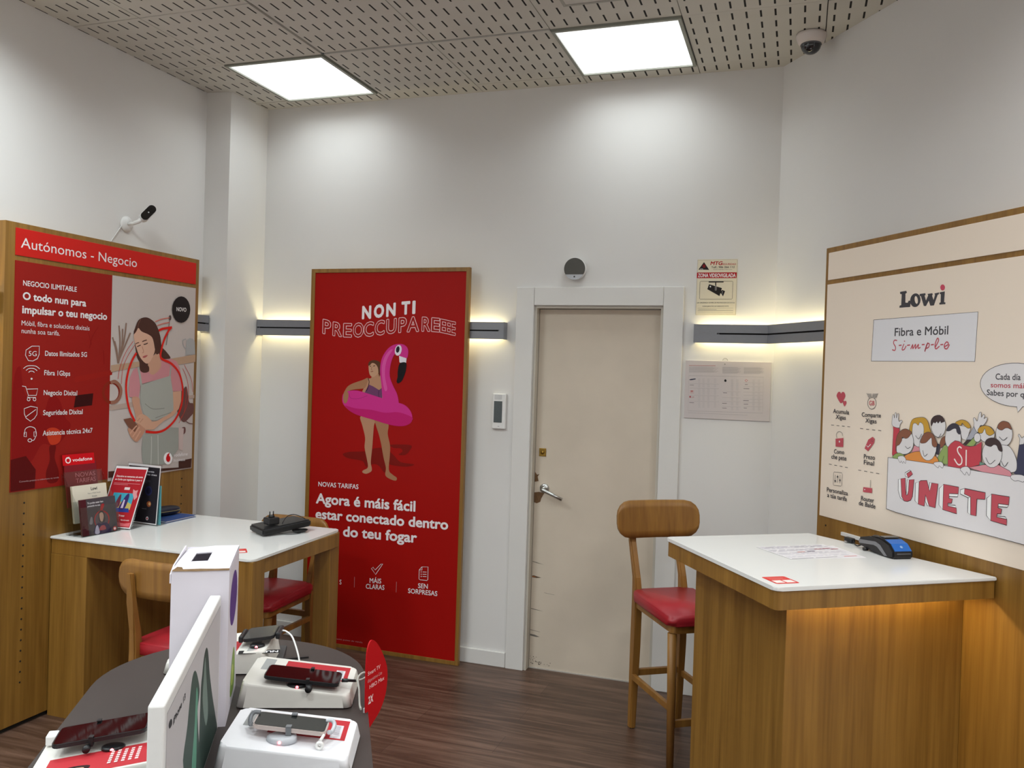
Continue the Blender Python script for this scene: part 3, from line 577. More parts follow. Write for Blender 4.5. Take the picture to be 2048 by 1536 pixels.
['s','printed_crowd','4a484c',[8430,15252,8387,15393,8450,15440,8562,15332,8621,15579,8707,15641,8725,15471,8815,15575,8870,15522,8839,15435,8958,15484,8947,15356,8815,15205,8693,15183,8587,14946,8435,15137],1,15,1],
['p','printed_crowd','dedadb',[9298,14944,9284,14849,9233,14762,9153,14693,9052,14652,8942,14642,8836,14666,8748,14721,8688,14801,8664,14895,8679,14992,8731,15080,8814,15148,8916,15188,9027,15196,9131,15170,9217,15114,9275,15036],0],
['s','printed_crowd','4a484c',[9298,14944,9284,14849,9233,14762,9153,14693,9052,14652,8942,14642,8836,14666,8748,14721,8688,14801,8664,14895,8679,14992,8731,15080,8814,15148,8916,15188,9027,15196,9131,15170,9217,15114,9275,15036],0,15,1],
['p','printed_crowd','c79a40',[8604,15034,8712,15156,8919,15204,9128,15156,9279,14998,9174,14906,9072,14884,8949,14945,8889,15097,8792,14947,8651,14937],1],
['s','printed_crowd','4a484c',[8604,15034,8712,15156,8919,15204,9128,15156,9279,14998,9174,14906,9072,14884,8949,14945,8889,15097,8792,14947,8651,14937],1,15,1],
['p','printed_crowd','4a3c3c',[7984,14491,8160,14667,8305,14685,8151,14477],0],
['s','printed_crowd','4a484c',[7984,14491,8160,14667,8305,14685,8151,14477],0,15,1],
['p','printed_crowd','dedadb',[7243,14920,7192,14766,7196,14526,7341,14329,7769,14310,7888,14556,7876,14819,7732,15089,7428,15083],1],
['s','printed_crowd','4a484c',[7243,14920,7192,14766,7196,14526,7341,14329,7769,14310,7888,14556,7876,14819,7732,15089,7428,15083],1,15,1],
['p','printed_crowd','45424c',[7224,14919,7313,15075,7500,15183,7690,15175,7807,15079,7880,14878,7801,14828,7704,14895,7661,15004,7547,15002,7360,14908],1],
['s','printed_crowd','4a484c',[7224,14919,7313,15075,7500,15183,7690,15175,7807,15079,7880,14878,7801,14828,7704,14895,7661,15004,7547,15002,7360,14908],1,15,1],
['p','printed_crowd','93a866',[8133,14475,8497,14816,8610,14676,8425,14443],0],
['s','printed_crowd','4a484c',[8133,14475,8497,14816,8610,14676,8425,14443],0,15,1],
['p','printed_crowd','dedadb',[8736,14786,8730,14733,8708,14685,8672,14647,8627,14625,8577,14621,8530,14635,8491,14666,8464,14711,8453,14763,8459,14817,8481,14865,8518,14903,8563,14925,8612,14929,8659,14914,8698,14882,8725,14838],0],
['s','printed_crowd','4a484c',[8736,14786,8730,14733,8708,14685,8672,14647,8627,14625,8577,14621,8530,14635,8491,14666,8464,14711,8453,14763,8459,14817,8481,14865,8518,14903,8563,14925,8612,14929,8659,14914,8698,14882,8725,14838],0,15,1],
['p','printed_crowd','dedadb',[9998,15011,9985,14873,9935,14747,9853,14650,9749,14593,9635,14583,9524,14621,9432,14704,9368,14822,9341,14961,9355,15103,9408,15230,9492,15327,9598,15382,9712,15389,9821,15348,9911,15264,9973,15147],0],
['s','printed_crowd','4a484c',[9998,15011,9985,14873,9935,14747,9853,14650,9749,14593,9635,14583,9524,14621,9432,14704,9368,14822,9341,14961,9355,15103,9408,15230,9492,15327,9598,15382,9712,15389,9821,15348,9911,15264,9973,15147],0,15,1],
['p','printed_crowd','8a5b48',[9407,15147,9428,15274,9556,15380,9688,15396,9854,15343,9960,15145,9812,15184,9698,15168,9569,15095],1],
['s','printed_crowd','4a484c',[9407,15147,9428,15274,9556,15380,9688,15396,9854,15343,9960,15145,9812,15184,9698,15168,9569,15095],1,15,1],
['p','printed_crowd','45465c',[10268,14693,10439,14736,10733,14721,10842,13643,10104,13739,10202,14185],0],
['s','printed_crowd','4a484c',[10268,14693,10439,14736,10733,14721,10842,13643,10104,13739,10202,14185],0,15,1],
['p','printed_crowd','dedadb',[10274,14694,10362,14702,10439,14736,10438,14964,10353,14903,10254,15017,10211,14973,10276,14870],1],
['s','printed_crowd','4a484c',[10274,14694,10362,14702,10439,14736,10438,14964,10353,14903,10254,15017,10211,14973,10276,14870],1,15,1],
['p','printed_crowd','dedadb',[9529,14531,9756,14618,9921,14572,10098,14365,10207,14077,10133,13797,9628,13819],1],
['s','printed_crowd','4a484c',[9529,14531,9756,14618,9921,14572,10098,14365,10207,14077,10133,13797,9628,13819],1,15,1],
['p','printed_crowd','c24a55',[7365,13599,7330,14328,7458,14474,7642,14594,7831,14580,8060,14454,8280,14445,8530,14490,8788,14656,8788,13892,8279,13704,7876,13637],0],
['s','printed_crowd','4a484c',[7365,13599,7330,14328,7458,14474,7642,14594,7831,14580,8060,14454,8280,14445,8530,14490,8788,14656,8788,13892,8279,13704,7876,13637],0,15,1],
['s','printed_crowd','f0e6e2',[7943,14349,7859,14397,7768,14324,7797,14194,7962,14020,7960,13829,7813,13777,7635,13956],1,50,0],
['s','printed_crowd','f0e6e2',[8151,14316,8166,13770],1,50,0],
['p','printed_crowd','6f8f80',[8732,13971,8943,13938,8912,13863,8737,13858],0],
['s','printed_crowd','4a484c',[8732,13971,8943,13938,8912,13863,8737,13858],0,15,1],
['p','printed_crowd','dedadb',[4809,13950,4825,14259,5018,14437,5192,14499,5489,14704,5651,14489,5645,14173,5440,13938,5136,13863,4911,13886],1],
['s','printed_crowd','4a484c',[4809,13950,4825,14259,5018,14437,5192,14499,5489,14704,5651,14489,5645,14173,5440,13938,5136,13863,4911,13886],1,15,1],
['p','printed_crowd','8a5b48',[4773,13947,4755,14286,4831,14583,5045,14777,5264,14834,5485,14767,5554,14703,5411,14527,5260,14470,5081,14506,5066,14377,4940,14205,4821,14146],1],
['s','printed_crowd','4a484c',[4773,13947,4755,14286,4831,14583,5045,14777,5264,14834,5485,14767,5554,14703,5411,14527,5260,14470,5081,14506,5066,14377,4940,14205,4821,14146],1,15,1],
['p','printed_crowd','dc8f4c',[5228,13799,5569,13960,5949,14051,6531,14040,6860,13905,6909,13713,6550,13642,5324,13649],1],
['s','printed_crowd','4a484c',[5228,13799,5569,13960,5949,14051,6531,14040,6860,13905,6909,13713,6550,13642,5324,13649],1,15,1],
['p','printed_crowd','dedadb',[6808,14310,6792,14135,6728,13976,6625,13851,6493,13776,6349,13761,6209,13807,6090,13911,6009,14059,5974,14235,5991,14414,6057,14577,6164,14701,6299,14773,6444,14784,6582,14733,6696,14628,6775,14482],0],
['s','printed_crowd','4a484c',[6808,14310,6792,14135,6728,13976,6625,13851,6493,13776,6349,13761,6209,13807,6090,13911,6009,14059,5974,14235,5991,14414,6057,14577,6164,14701,6299,14773,6444,14784,6582,14733,6696,14628,6775,14482],0,15,1],
['p','printed_crowd','8a5b48',[6017,14379,6091,14588,6208,14737,6411,14798,6618,14737,6756,14550,6845,14375,6741,14274,6597,14346,6552,14600,6425,14516,6267,14394],1],
['s','printed_crowd','4a484c',[6017,14379,6091,14588,6208,14737,6411,14798,6618,14737,6756,14550,6845,14375,6741,14274,6597,14346,6552,14600,6425,14516,6267,14394],1,15,1],
['p','printed_crowd','93a866',[4613,13687,4778,13850,5001,13895,5227,13815,5169,13649],1],
['s','printed_crowd','4a484c',[4613,13687,4778,13850,5001,13895,5227,13815,5169,13649],1,15,1],
['p','printed_crowd','d8919a',[8278,13719,8911,13891,9488,13956,9956,13803,10111,13576,9303,13585],0],
['s','printed_crowd','4a484c',[8278,13719,8911,13891,9488,13956,9956,13803,10111,13576,9303,13585],0,15,1],
['p','printed_crowd','dedadb',[9631,14318,9615,14165,9553,14025,9453,13914,9326,13847,9188,13831,9054,13869,8941,13958,8863,14086,8832,14239,8849,14396,8914,14539,9018,14649,9147,14714,9286,14726,9418,14684,9527,14594,9601,14467],0],
['s','printed_crowd','4a484c',[9631,14318,9615,14165,9553,14025,9453,13914,9326,13847,9188,13831,9054,13869,8941,13958,8863,14086,8832,14239,8849,14396,8914,14539,9018,14649,9147,14714,9286,14726,9418,14684,9527,14594,9601,14467],0,15,1],
['p','printed_crowd','4a3c3c',[8941,14584,8993,14736,9178,14813,9382,14796,9555,14672,9640,14416,9500,14431,9409,14575,9290,14593,9158,14519],1],
['s','printed_crowd','4a484c',[8941,14584,8993,14736,9178,14813,9382,14796,9555,14672,9640,14416,9500,14431,9409,14575,9290,14593,9158,14519],1,15,1],
['s','printed_crowd','4a484c',[5261,14186,5388,14105,5537,14179],1,20,0],
['s','printed_crowd','4a484c',[5764,14624,5926,14512,6072,14711],1,20,0],
['s','printed_crowd','4a484c',[6156,14111,6241,13902,6389,14001],1,20,0],
['s','printed_crowd','4a484c',[6762,14678,6884,14630,6995,14787],1,20,0],
['s','printed_crowd','4a484c',[8986,14141,9157,13942,9374,14097],1,20,0],
['s','printed_crowd','4a484c',[9496,14875,9657,14772,9810,14881],1,20,0],
['s','printed_crowd','4a484c',[9608,14094,9745,13924,9872,14081],1,20,0],
['p','printed_banner','4a484c',[4360,13671,6548,13682,10093,13634,11727,13583,11817,11514,9191,11571,7597,11581,5775,11592,4892,11621,4366,11665],0],
['p','printed_banner','e0dcde',[4384,13657,6549,13667,10093,13620,11711,13568,11799,11531,9190,11588,7596,11599,5774,11610,4891,11640,4393,11685],0],
['p','printed_banner','e0dcde',[4910,13744,5139,13806,5311,13721,5312,13536,5203,13604,5171,13521,5082,13607,5042,13532,4934,13630],1],
['s','printed_banner','4a484c',[4910,13744,5139,13806,5311,13721,5312,13536,5203,13604,5171,13521,5082,13607,5042,13532,4934,13630],1,15,1],
['p','printed_banner','e0dcde',[6710,13691,6787,13745,7064,13784,7171,13681,7121,13570,6972,13635,6936,13558,6802,13610],1],
['s','printed_banner','4a484c',[6710,13691,6787,13745,7064,13784,7171,13681,7121,13570,6972,13635,6936,13558,6802,13610],1,15,1],
['p','printed_banner','e0dcde',[7926,13614,8022,13704,8240,13749,8380,13629,8326,13458,8212,13566,8144,13450,7999,13555],1],
['s','printed_banner','4a484c',[7926,13614,8022,13704,8240,13749,8380,13629,8326,13458,8212,13566,8144,13450,7999,13555],1,15,1],
['p','printed_banner','e0dcde',[10008,13585,10058,13692,10405,13735,10565,13661,10478,13516,10288,13539,10162,13509],1],
['s','printed_banner','4a484c',[10008,13585,10058,13692,10405,13735,10565,13661,10478,13516,10288,13539,10162,13509],1,15,1],
['p','printed_banner','efeeee',[4972,12886,5103,12935,5182,12272,5335,12119,5109,12213,4984,12468],0],
['s','printed_banner','2c2c2e',[4972,12886,5103,12935,5182,12272,5335,12119,5109,12213,4984,12468],0,22,1],
['p','printed_banner','efeeee',[5312,13185,5550,13315,5625,13293,5392,13157,5474,13021,5331,13066],0],
['s','printed_banner','2c2c2e',[5312,13185,5550,13315,5625,13293,5392,13157,5474,13021,5331,13066],0,22,1],
['p','printed_banner','efeeee',[5438,12946,5534,12943,5519,12544,5476,12379,5415,12364],0],
['s','printed_banner','2c2c2e',[5438,12946,5534,12943,5519,12544,5476,12379,5415,12364],0,22,1],
['p','printed_banner','c05560',[5103,12935,5335,12990,5379,12556,5411,12363,5485,12374,5519,12544,5534,12943,5790,12998,5736,12354,5658,12200,5488,12127,5313,12125,5182,12272],0],
['s','printed_banner','2c2c2e',[5103,12935,5335,12990,5379,12556,5411,12363,5485,12374,5519,12544,5534,12943,5790,12998,5736,12354,5658,12200,5488,12127,5313,12125,5182,12272],0,22,1],
['p','printed_banner','c05560',[5392,13157,5611,13297,5708,13180,5487,13016],0],
['s','printed_banner','2c2c2e',[5392,13157,5611,13297,5708,13180,5487,13016],0,22,1],
['p','printed_banner','efeeee',[5860,12875,6047,12947,6038,12118,5872,12217],0],
['s','printed_banner','2c2c2e',[5860,12875,6047,12947,6038,12118,5872,12217],0,22,1],
['p','printed_banner','efeeee',[6562,12984,6656,12981,6585,12680,6532,12765],0],
['s','printed_banner','2c2c2e',[6562,12984,6656,12981,6585,12680,6532,12765],0,22,1],
['p','printed_banner','efeeee',[6371,12294,6394,12498,6576,12135,6482,12132],0],
['s','printed_banner','2c2c2e',[6371,12294,6394,12498,6576,12135,6482,12132],0,22,1],
['p','printed_banner','c05560',[6047,12947,6128,12998,6416,13041,6578,12663,6656,12981,6964,12991,6867,12111,6584,12127,6381,12512,6340,12088,6038,12118],0],
['s','printed_banner','2c2c2e',[6047,12947,6128,12998,6416,13041,6578,12663,6656,12981,6964,12991,6867,12111,6584,12127,6381,12512,6340,12088,6038,12118],0,22,1],
['p','printed_banner','efeeee',[7023,12833,7219,13010,7224,12109,7040,12245],0],
['s','printed_banner','2c2c2e',[7023,12833,7219,13010,7224,12109,7040,12245],0,22,1],
['p','printed_banner','efeeee',[7487,12674,7485,12718,7892,12763,7867,12656,7490,12615],0],
['s','printed_banner','2c2c2e',[7487,12674,7485,12718,7892,12763,7867,12656,7490,12615],0,22,1],
['p','printed_banner','efeeee',[7454,12311,7788,12349,7829,12267,7469,12253],0],
['s','printed_banner','2c2c2e',[7454,12311,7788,12349,7829,12267,7469,12253],0,22,1],
['p','printed_banner','c05560',[7219,13010,7907,13000,7892,12763,7485,12718,7493,12549,7646,12549,7615,12396,7444,12369,7448,12274,7829,12267,7858,12065,7224,12109],0],
['s','printed_banner','2c2c2e',[7219,13010,7907,13000,7892,12763,7485,12718,7493,12549,7646,12549,7615,12396,7444,12369,7448,12274,7829,12267,7858,12065,7224,12109],0,22,1],
['p','printed_banner','efeeee',[7985,12923,8166,12992,8157,12801,8414,12746,8333,12696,7984,12776],0],
['s','printed_banner','2c2c2e',[7985,12923,8166,12992,8157,12801,8414,12746,8333,12696,7984,12776],0,22,1],
['p','printed_banner','efeeee',[8333,12696,8433,12740,8461,12138,8332,12189],0],
['s','printed_banner','2c2c2e',[8333,12696,8433,12740,8461,12138,8332,12189],0,22,1],
['p','printed_banner','c05560',[8166,12992,9040,12972,9033,12745,8702,12709,8694,12134,8461,12138,8433,12740,8157,12801],0],
['s','printed_banner','2c2c2e',[8166,12992,9040,12972,9033,12745,8702,12709,8694,12134,8461,12138,8433,12740,8157,12801],0,22,1],
['p','printed_banner','efeeee',[9107,12798,9297,12967,9304,12084,9120,12221],0],
['s','printed_banner','2c2c2e',[9107,12798,9297,12967,9304,12084,9120,12221],0,22,1],
['p','printed_banner','efeeee',[9582,12642,9579,12689,9973,12709,9928,12625,9577,12597],0],
['s','printed_banner','2c2c2e',[9582,12642,9579,12689,9973,12709,9928,12625,9577,12597],0,22,1],
['p','printed_banner','efeeee',[9548,12280,9861,12306,9930,12236,9541,12223],0],
['s','printed_banner','2c2c2e',[9548,12280,9861,12306,9930,12236,9541,12223],0,22,1],
['p','printed_banner','c05560',[9297,12967,9994,12973,9973,12709,9579,12689,9569,12556,9719,12531,9693,12374,9545,12349,9533,12244,9930,12236,9932,12044,9304,12084],0],
['s','printed_banner','2c2c2e',[9297,12967,9994,12973,9973,12709,9579,12689,9569,12556,9719,12531,9693,12374,9545,12349,9533,12244,9930,12236,9932,12044,9304,12084],0,22,1],
]
PRINT_BACK = [
['t', 'poster_headline', 'f0e8ea', 'N', 3500, 19400, 4107, 19437, 685, 3, ''],
['t', 'poster_headline', 'f0e8ea', 'O', 4274, 19470, 4935, 19538, 681, 3, ''],
['t', 'poster_headline', 'f0e8ea', 'N', 5067, 19539, 5677, 19622, 678, 3, ''],
['t', 'poster_headline', 'f0e8ea', 'T', 6032, 19672, 6592, 19714, 673, 3, ''],
['t', 'poster_headline', 'f0e8ea', 'I', 6721, 19723, 6926, 19740, 671, 3, ''],
['t', 'poster_headline', 'f0c4c4', 'P', 901, 18527, 1459, 18429, 794, 2, 'o'],
['t', 'poster_headline', 'f0c4c4', 'R', 1589, 18405, 2205, 18334, 764, 2, 'o'],
['t', 'poster_headline', 'f0c4c4', 'E', 2297, 18330, 2869, 18322, 753, 2, 'o'],
['t', 'poster_headline', 'f0c4c4', 'O', 2950, 18323, 3642, 18359, 773, 2, 'o'],
['t', 'poster_headline', 'f0c4c4', 'C', 3651, 18360, 4300, 18427, 780, 2, 'o'],
['t', 'poster_headline', 'f0c4c4', 'C', 4379, 18437, 4995, 18526, 786, 2, 'o'],
['t', 'poster_headline', 'f0c4c4', 'U', 5109, 18544, 5753, 18620, 789, 2, 'o'],
['t', 'poster_headline', 'f0c4c4', 'P', 5892, 18632, 6393, 18675, 797, 2, 'o'],
['t', 'poster_headline', 'f0c4c4', 'A', 6428, 18678, 7182, 18724, 802, 2, 'o'],
['t', 'poster_headline', 'f0c4c4', 'R', 7353, 18732, 7879, 18732, 762, 2, 'o'],
['t', 'poster_headline', 'f0c4c4', 'E', 7947, 18731, 8471, 18695, 734, 2, 'o'],
['t', 'poster_headline', 'f0c4c4', 'E', 8471, 18695, 8934, 18612, 710, 2, 'o'],
['t', 'poster_headline', 'f0c4c4', 'E', 8824, 18640, 9211, 18552, 707, 2, 'o'],
['t', 'poster_headline', 'f0c4c4', 'E', 9110, 18568, 9444, 18518, 706, 2, 'o'],
['p','printed_shadow','7d130d',[2519,11440,2969,11581,3931,11667,4561,11875,5254,11915,5829,11554,6277,11189,7143,11104,6656,10950,5849,10965,5410,10993,5301,10506,4911,10876,4528,10964,4089,10765,3822,11090,2982,11181,2654,11275],1],
['p','printed_shadow','7d130d',[5560,12130,6243,12197,6923,12179,6840,11895,6572,11628,6139,11601,6380,11812,6251,11973,5815,11976],1],
['p','printed_person','b98a6c',[3620,13703,4535,13632,4499,13176,4458,12493,4432,11924,4365,11068,4440,10732,4415,10531,4102,10368,3844,10424,3885,10553,4185,10743,4106,11222,3936,11895,3949,12466,3754,13139],1],
['p','printed_person','a87858',[4568,13576,5394,13390,5402,12770,5574,12103,5580,11539,5546,10691,5804,10427,6059,10276,6015,10104,5688,10154,5337,10355,5354,10792,5177,11402,4993,12183,4817,12739,4644,13183],1],
['p','printed_person','b98a6c',[3932,15880,4235,15957,4290,16231,4735,16188,4939,15742,5018,15236,5002,14784,3787,15049,3747,15304,3897,15594],1],
['p','printed_person','a87858',[4013,15950,3666,15814,3030,15594,2712,15411,2526,15146,2408,14797,2484,14456,2647,14434,2767,14754,2740,14953,3049,15022,2818,15157,3235,15258,3809,15352,3978,15654],1],
['p','printed_person','6f4168',[4089,15572,4379,15468,4765,15272,4937,15403,4983,14783,3819,15062,3951,15311],0],
['s','printed_person','2a1a24',[4033,15928,4104,15715,4032,15371,3930,15169],1,40,0],
['s','printed_person','4e2a4a',[4765,15272,4741,15056,4780,14832],1,40,0],
['p','printed_person','c59a7c',[4042,16622,4112,16794,4331,16902,4653,16751,4729,16357,4621,16184,4423,16031,4232,16048,4099,16226],1],
['p','printed_person','5a3a26',[4007,16706,4077,16895,4328,16992,4646,16949,4791,16783,4770,16064,4695,16243,4647,16553,4494,16758,4270,16826,4097,16669],1],
['s','printed_person','3a241a',[4118,16612,4200,16649],0,40,0],
['s','printed_person','3a241a',[4340,16641,4465,16678],0,40,0],
['s','printed_person','8f6248',[4265,16599,4219,16456,4296,16424],1,30,0],
['s','printed_person','8a4a40',[4192,16319,4350,16346],0,40,0],
['p','printed_pool_ring','d0348c',[2375,14796,2466,15001,2786,15144,3301,15191,3882,15081,4969,14811,5978,14597,6416,14475,6732,14237,6915,13910,6907,13574,6699,13369,6332,13256,5835,13254,5206,13352,4507,13517,3737,13680,3087,13879,2623,14174,2400,14452],1],
['p','printed_pool_ring','c11f6e',[2555,14275,3271,14145,4297,14103,5186,13972,6058,14039,6906,13798,6889,13562,6699,13369,6332,13256,5835,13254,5206,13352,4507,13517,3737,13680,3087,13879],1],
['p','printed_person','a87858',[2526,15146,2421,14798,2484,14456,2647,14434,2767,14754,2751,15040],1],
['s','printed_pool_ring','b02a7a',[2823,15014,2929,14731,3445,14723,4015,14916],1,30,0],
['p','printed_pool_ring','d0348c',[4809,16218,4806,16699,4934,17210,5252,17668,5619,17900,5990,17963,6302,17913,6525,17694,6548,17359,6450,17150,6014,17263,5761,17398,5581,17169,5442,16659,5429,16096,5633,15596,5965,14990,6030,14319,5548,14400,5165,14609,5014,14784,4915,15515],1],
['p','printed_pool_ring','dc57a4',[4924,16193,4919,16702,5079,17213,5380,17586,5566,17618,5269,17161,5129,16651,5130,16030,5297,15359,5144,15241,5003,15687],1],
['p','printed_pool_ring','e6e2ea',[6129,17562,6100,17469,6053,17388,5994,17327,5927,17293,5860,17289,5798,17315,5749,17368,5717,17444,5705,17536,5714,17633,5743,17726,5790,17807,5850,17868,5917,17902,5984,17906,6045,17880,6094,17826,6126,17750,6138,17659],0],
['p','printed_pool_ring','28242c',[6000,17626,5985,17569,5961,17518,5930,17480,5895,17458,5859,17453,5826,17467,5800,17498,5782,17543,5775,17598,5779,17657,5793,17714,5818,17765,5849,17803,5884,17825,5920,17830,5952,17816,5979,17785,5997,17740,6004,17685],0],
['p','printed_pool_ring','e6e2ea',[5982,17279,6463,17150,6441,16881,6244,16848,6025,16910],0],
['p','printed_pool_ring','1c191c',[6040,16843,6434,16898,6453,16518,6359,16169,6197,15839,5985,15703,5876,15800,5929,16055,5931,16392],1],
['t', 'poster_lettering', 'f0e8ea', 'NOVAS TARIFAS', 921, 9414, 3612, 9437, 266, 1, ''],
['t', 'poster_lettering', 'f0e8ea', 'Agora é máis fácil', 792, 8402, 7306, 8438, 567, 2, ''],
['t', 'poster_lettering', 'f0e8ea', 'estar conectado dentro', 793, 7492, 9361, 7581, 550, 2, ''],
['t', 'poster_lettering', 'f0e8ea', 'fóra do teu fogar', 823, 6576, 7461, 6667, 566, 2, ''],
['s','printed_icon#tick','f0e8ea',[4614,4890,4721,4974,4862,4826,5221,5205,5347,5234,4898,4569],0,30,1],
['s','printed_icon#page','f0e8ea',[7812,5311,8203,5352,8209,4628,8150,4573,7732,4568,7661,4608,7661,5128],0,30,1],
['s','printed_icon#page','f0e8ea',[7661,5128,7835,5138,7821,5312],0,30,0],
['s','printed_icon#page','f0e8ea',[7874,5030,8117,5048],0,30,0],
['p','printed_icon#page','f0e8ea',[7813,5024,7812,5014,7809,5005,7803,4997,7796,4992,7788,4989,7780,4990,7772,4994,7766,5000,7762,5009,7761,5018,7762,5028,7765,5038,7771,5045,7778,5051,7786,5053,7794,5052,7801,5048,7807,5042,7811,5034],0],
['s','printed_icon#page','f0e8ea',[7878,4903,8121,4921],0,30,0],
['p','printed_icon#page','f0e8ea',[7817,4896,7816,4887,7813,4877,7807,4870,7800,4864,7792,4862,7784,4863,7777,4866,7771,4873,7767,4881,7765,4891,7766,4901,7769,4910,7775,4918,7782,4923,7790,4926,7798,4925,7806,4921,7812,4915,7816,4906],0],
['s','printed_icon#page','f0e8ea',[7882,4776,8126,4794],0,30,0],
['p','printed_icon#page','f0e8ea',[7821,4769,7820,4759,7817,4750,7811,4742,7804,4737,7796,4734,7788,4735,7781,4739,7775,4745,7771,4754,7769,4764,7770,4774,7774,4783,7779,4790,7786,4796,7794,4798,7802,4797,7810,4794,7816,4787,7820,4779],0],
['t', 'poster_lettering', 'f0e8ea', 'MÁIS', 4524, 4048, 5276, 4090, 268, 1, ''],
['t', 'poster_lettering', 'f0e8ea', 'CLARAS', 4289, 3686, 5495, 3740, 269, 1, ''],
['t', 'poster_lettering', 'f0e8ea', 'SEN', 7616, 4091, 8227, 4112, 263, 1, ''],
['t', 'poster_lettering', 'f0e8ea', 'SORPRESAS', 7004, 3733, 8826, 3766, 265, 1, ''],
['t', 'poster_lettering', 'f0e8ea', 'S', 2546, 3739, 2676, 3745, 272, 1, ''],
['s','separator#1','d89a9a',[3533,4284,3535,3668],0,20,0],
['s','separator#2','d89a9a',[6257,4294,6250,3688],0,20,0],
['t', 'poster_lettering', 'c98a8a', 'Consulta condicións neste punto de venda.', 642, 453, 4212, 475, 92, 0, ''],
]
PRINT_WARN = [
['s','printed_border','7a7060',[8,2846,2006,2854,2007,36,0,22],0,10,1],
['p','logo','2a2626',[334,2744,609,2341,60,2359],0],
['p','logo','7a1c20',[418,2537,415,2509,405,2484,389,2464,367,2451,344,2447,319,2451,297,2465,280,2485,268,2511,263,2539,266,2567,276,2592,293,2612,314,2625,338,2629,362,2624,384,2611,401,2591,413,2565],0],
['t', 'logo', 'e8e4e4', 'MTG', 149, 2370, 293, 2368, 42, 1, ''],
['t', 'lettering', 'b02028', 'MTG', 654, 2595, 1244, 2588, 175, 2, 'i'],
['t', 'lettering', 'b02028', 'SEGURIDAD', 1256, 2587, 1946, 2579, 85, 1, ''],
['t', 'lettering', '2a2626', 'Telf.: 986 266 112', 712, 2431, 1881, 2430, 90, 1, ''],
['t', 'lettering', '6a6260', 'www.mtgseguridad.com', 804, 2345, 1756, 2335, 42, 0, ''],
['p','title_band','b02028',[-7,2207,1999,2201,1991,1907,-9,1915],0],
['t', 'title_band', 'e8e4e4', 'ZONA VIDEOVIGILADA', 49, 1970, 1949, 1955, 182, 2, ''],
['s','pictogram','2a2626',[200,1750,1793,1746,1823,1710,1817,864,1783,828,201,826,170,862,165,1720],0,14,1],
['p','pictogram','2a2626',[605,1741,1360,1737,1356,1689,607,1687],0],
['p','pictogram','2a2626',[932,1685,991,1685,996,1371,937,1371],0],
['p','pictogram','2a2626',[628,1596,1284,1400,1174,984,547,1342],0],
['p','pictogram','e8e4e4',[732,1474,731,1461,726,1449,719,1440,709,1434,698,1432,687,1434,677,1440,669,1450,663,1461,661,1475,663,1488,667,1499,675,1509,685,1515,695,1517,707,1515,717,1509,725,1499,730,1487],0],
['s','pictogram','e8e4e4',[943,1552,946,1280,1005,1280,1002,1534],0,12,0],
['p','pictogram','2a2626',[1298,1309,1448,1237,1351,972,1246,1117],0],
['p','pictogram','2a2626',[1224,1261,1288,1279,1246,1117,1198,1141],0],
['s','pictogram','e8e4e4',[1324,1237,1284,1044],0,10,0],
['t', 'lettering', '2a2626', 'LEY ORGÁNICA 15/1999, DE PROTECCIÓN DE DATOS', 52, 613, 1947, 618, 49, 1, ''],
['t', 'lettering', '2a2626', 'PUEDE EJERCITAR SUS DERECHOS ANTE:', 333, 431, 1656, 443, 49, 1, ''],
['s','printed_border','5a5650',[97,357,1880,371,1884,257,95,242],0,8,1],
['s','printed_border','5a5650',[96,211,1885,227,1882,131,93,114],0,8,1],
['s','lettering','8a8680',[129,291,1050,295],0,16,0],
]
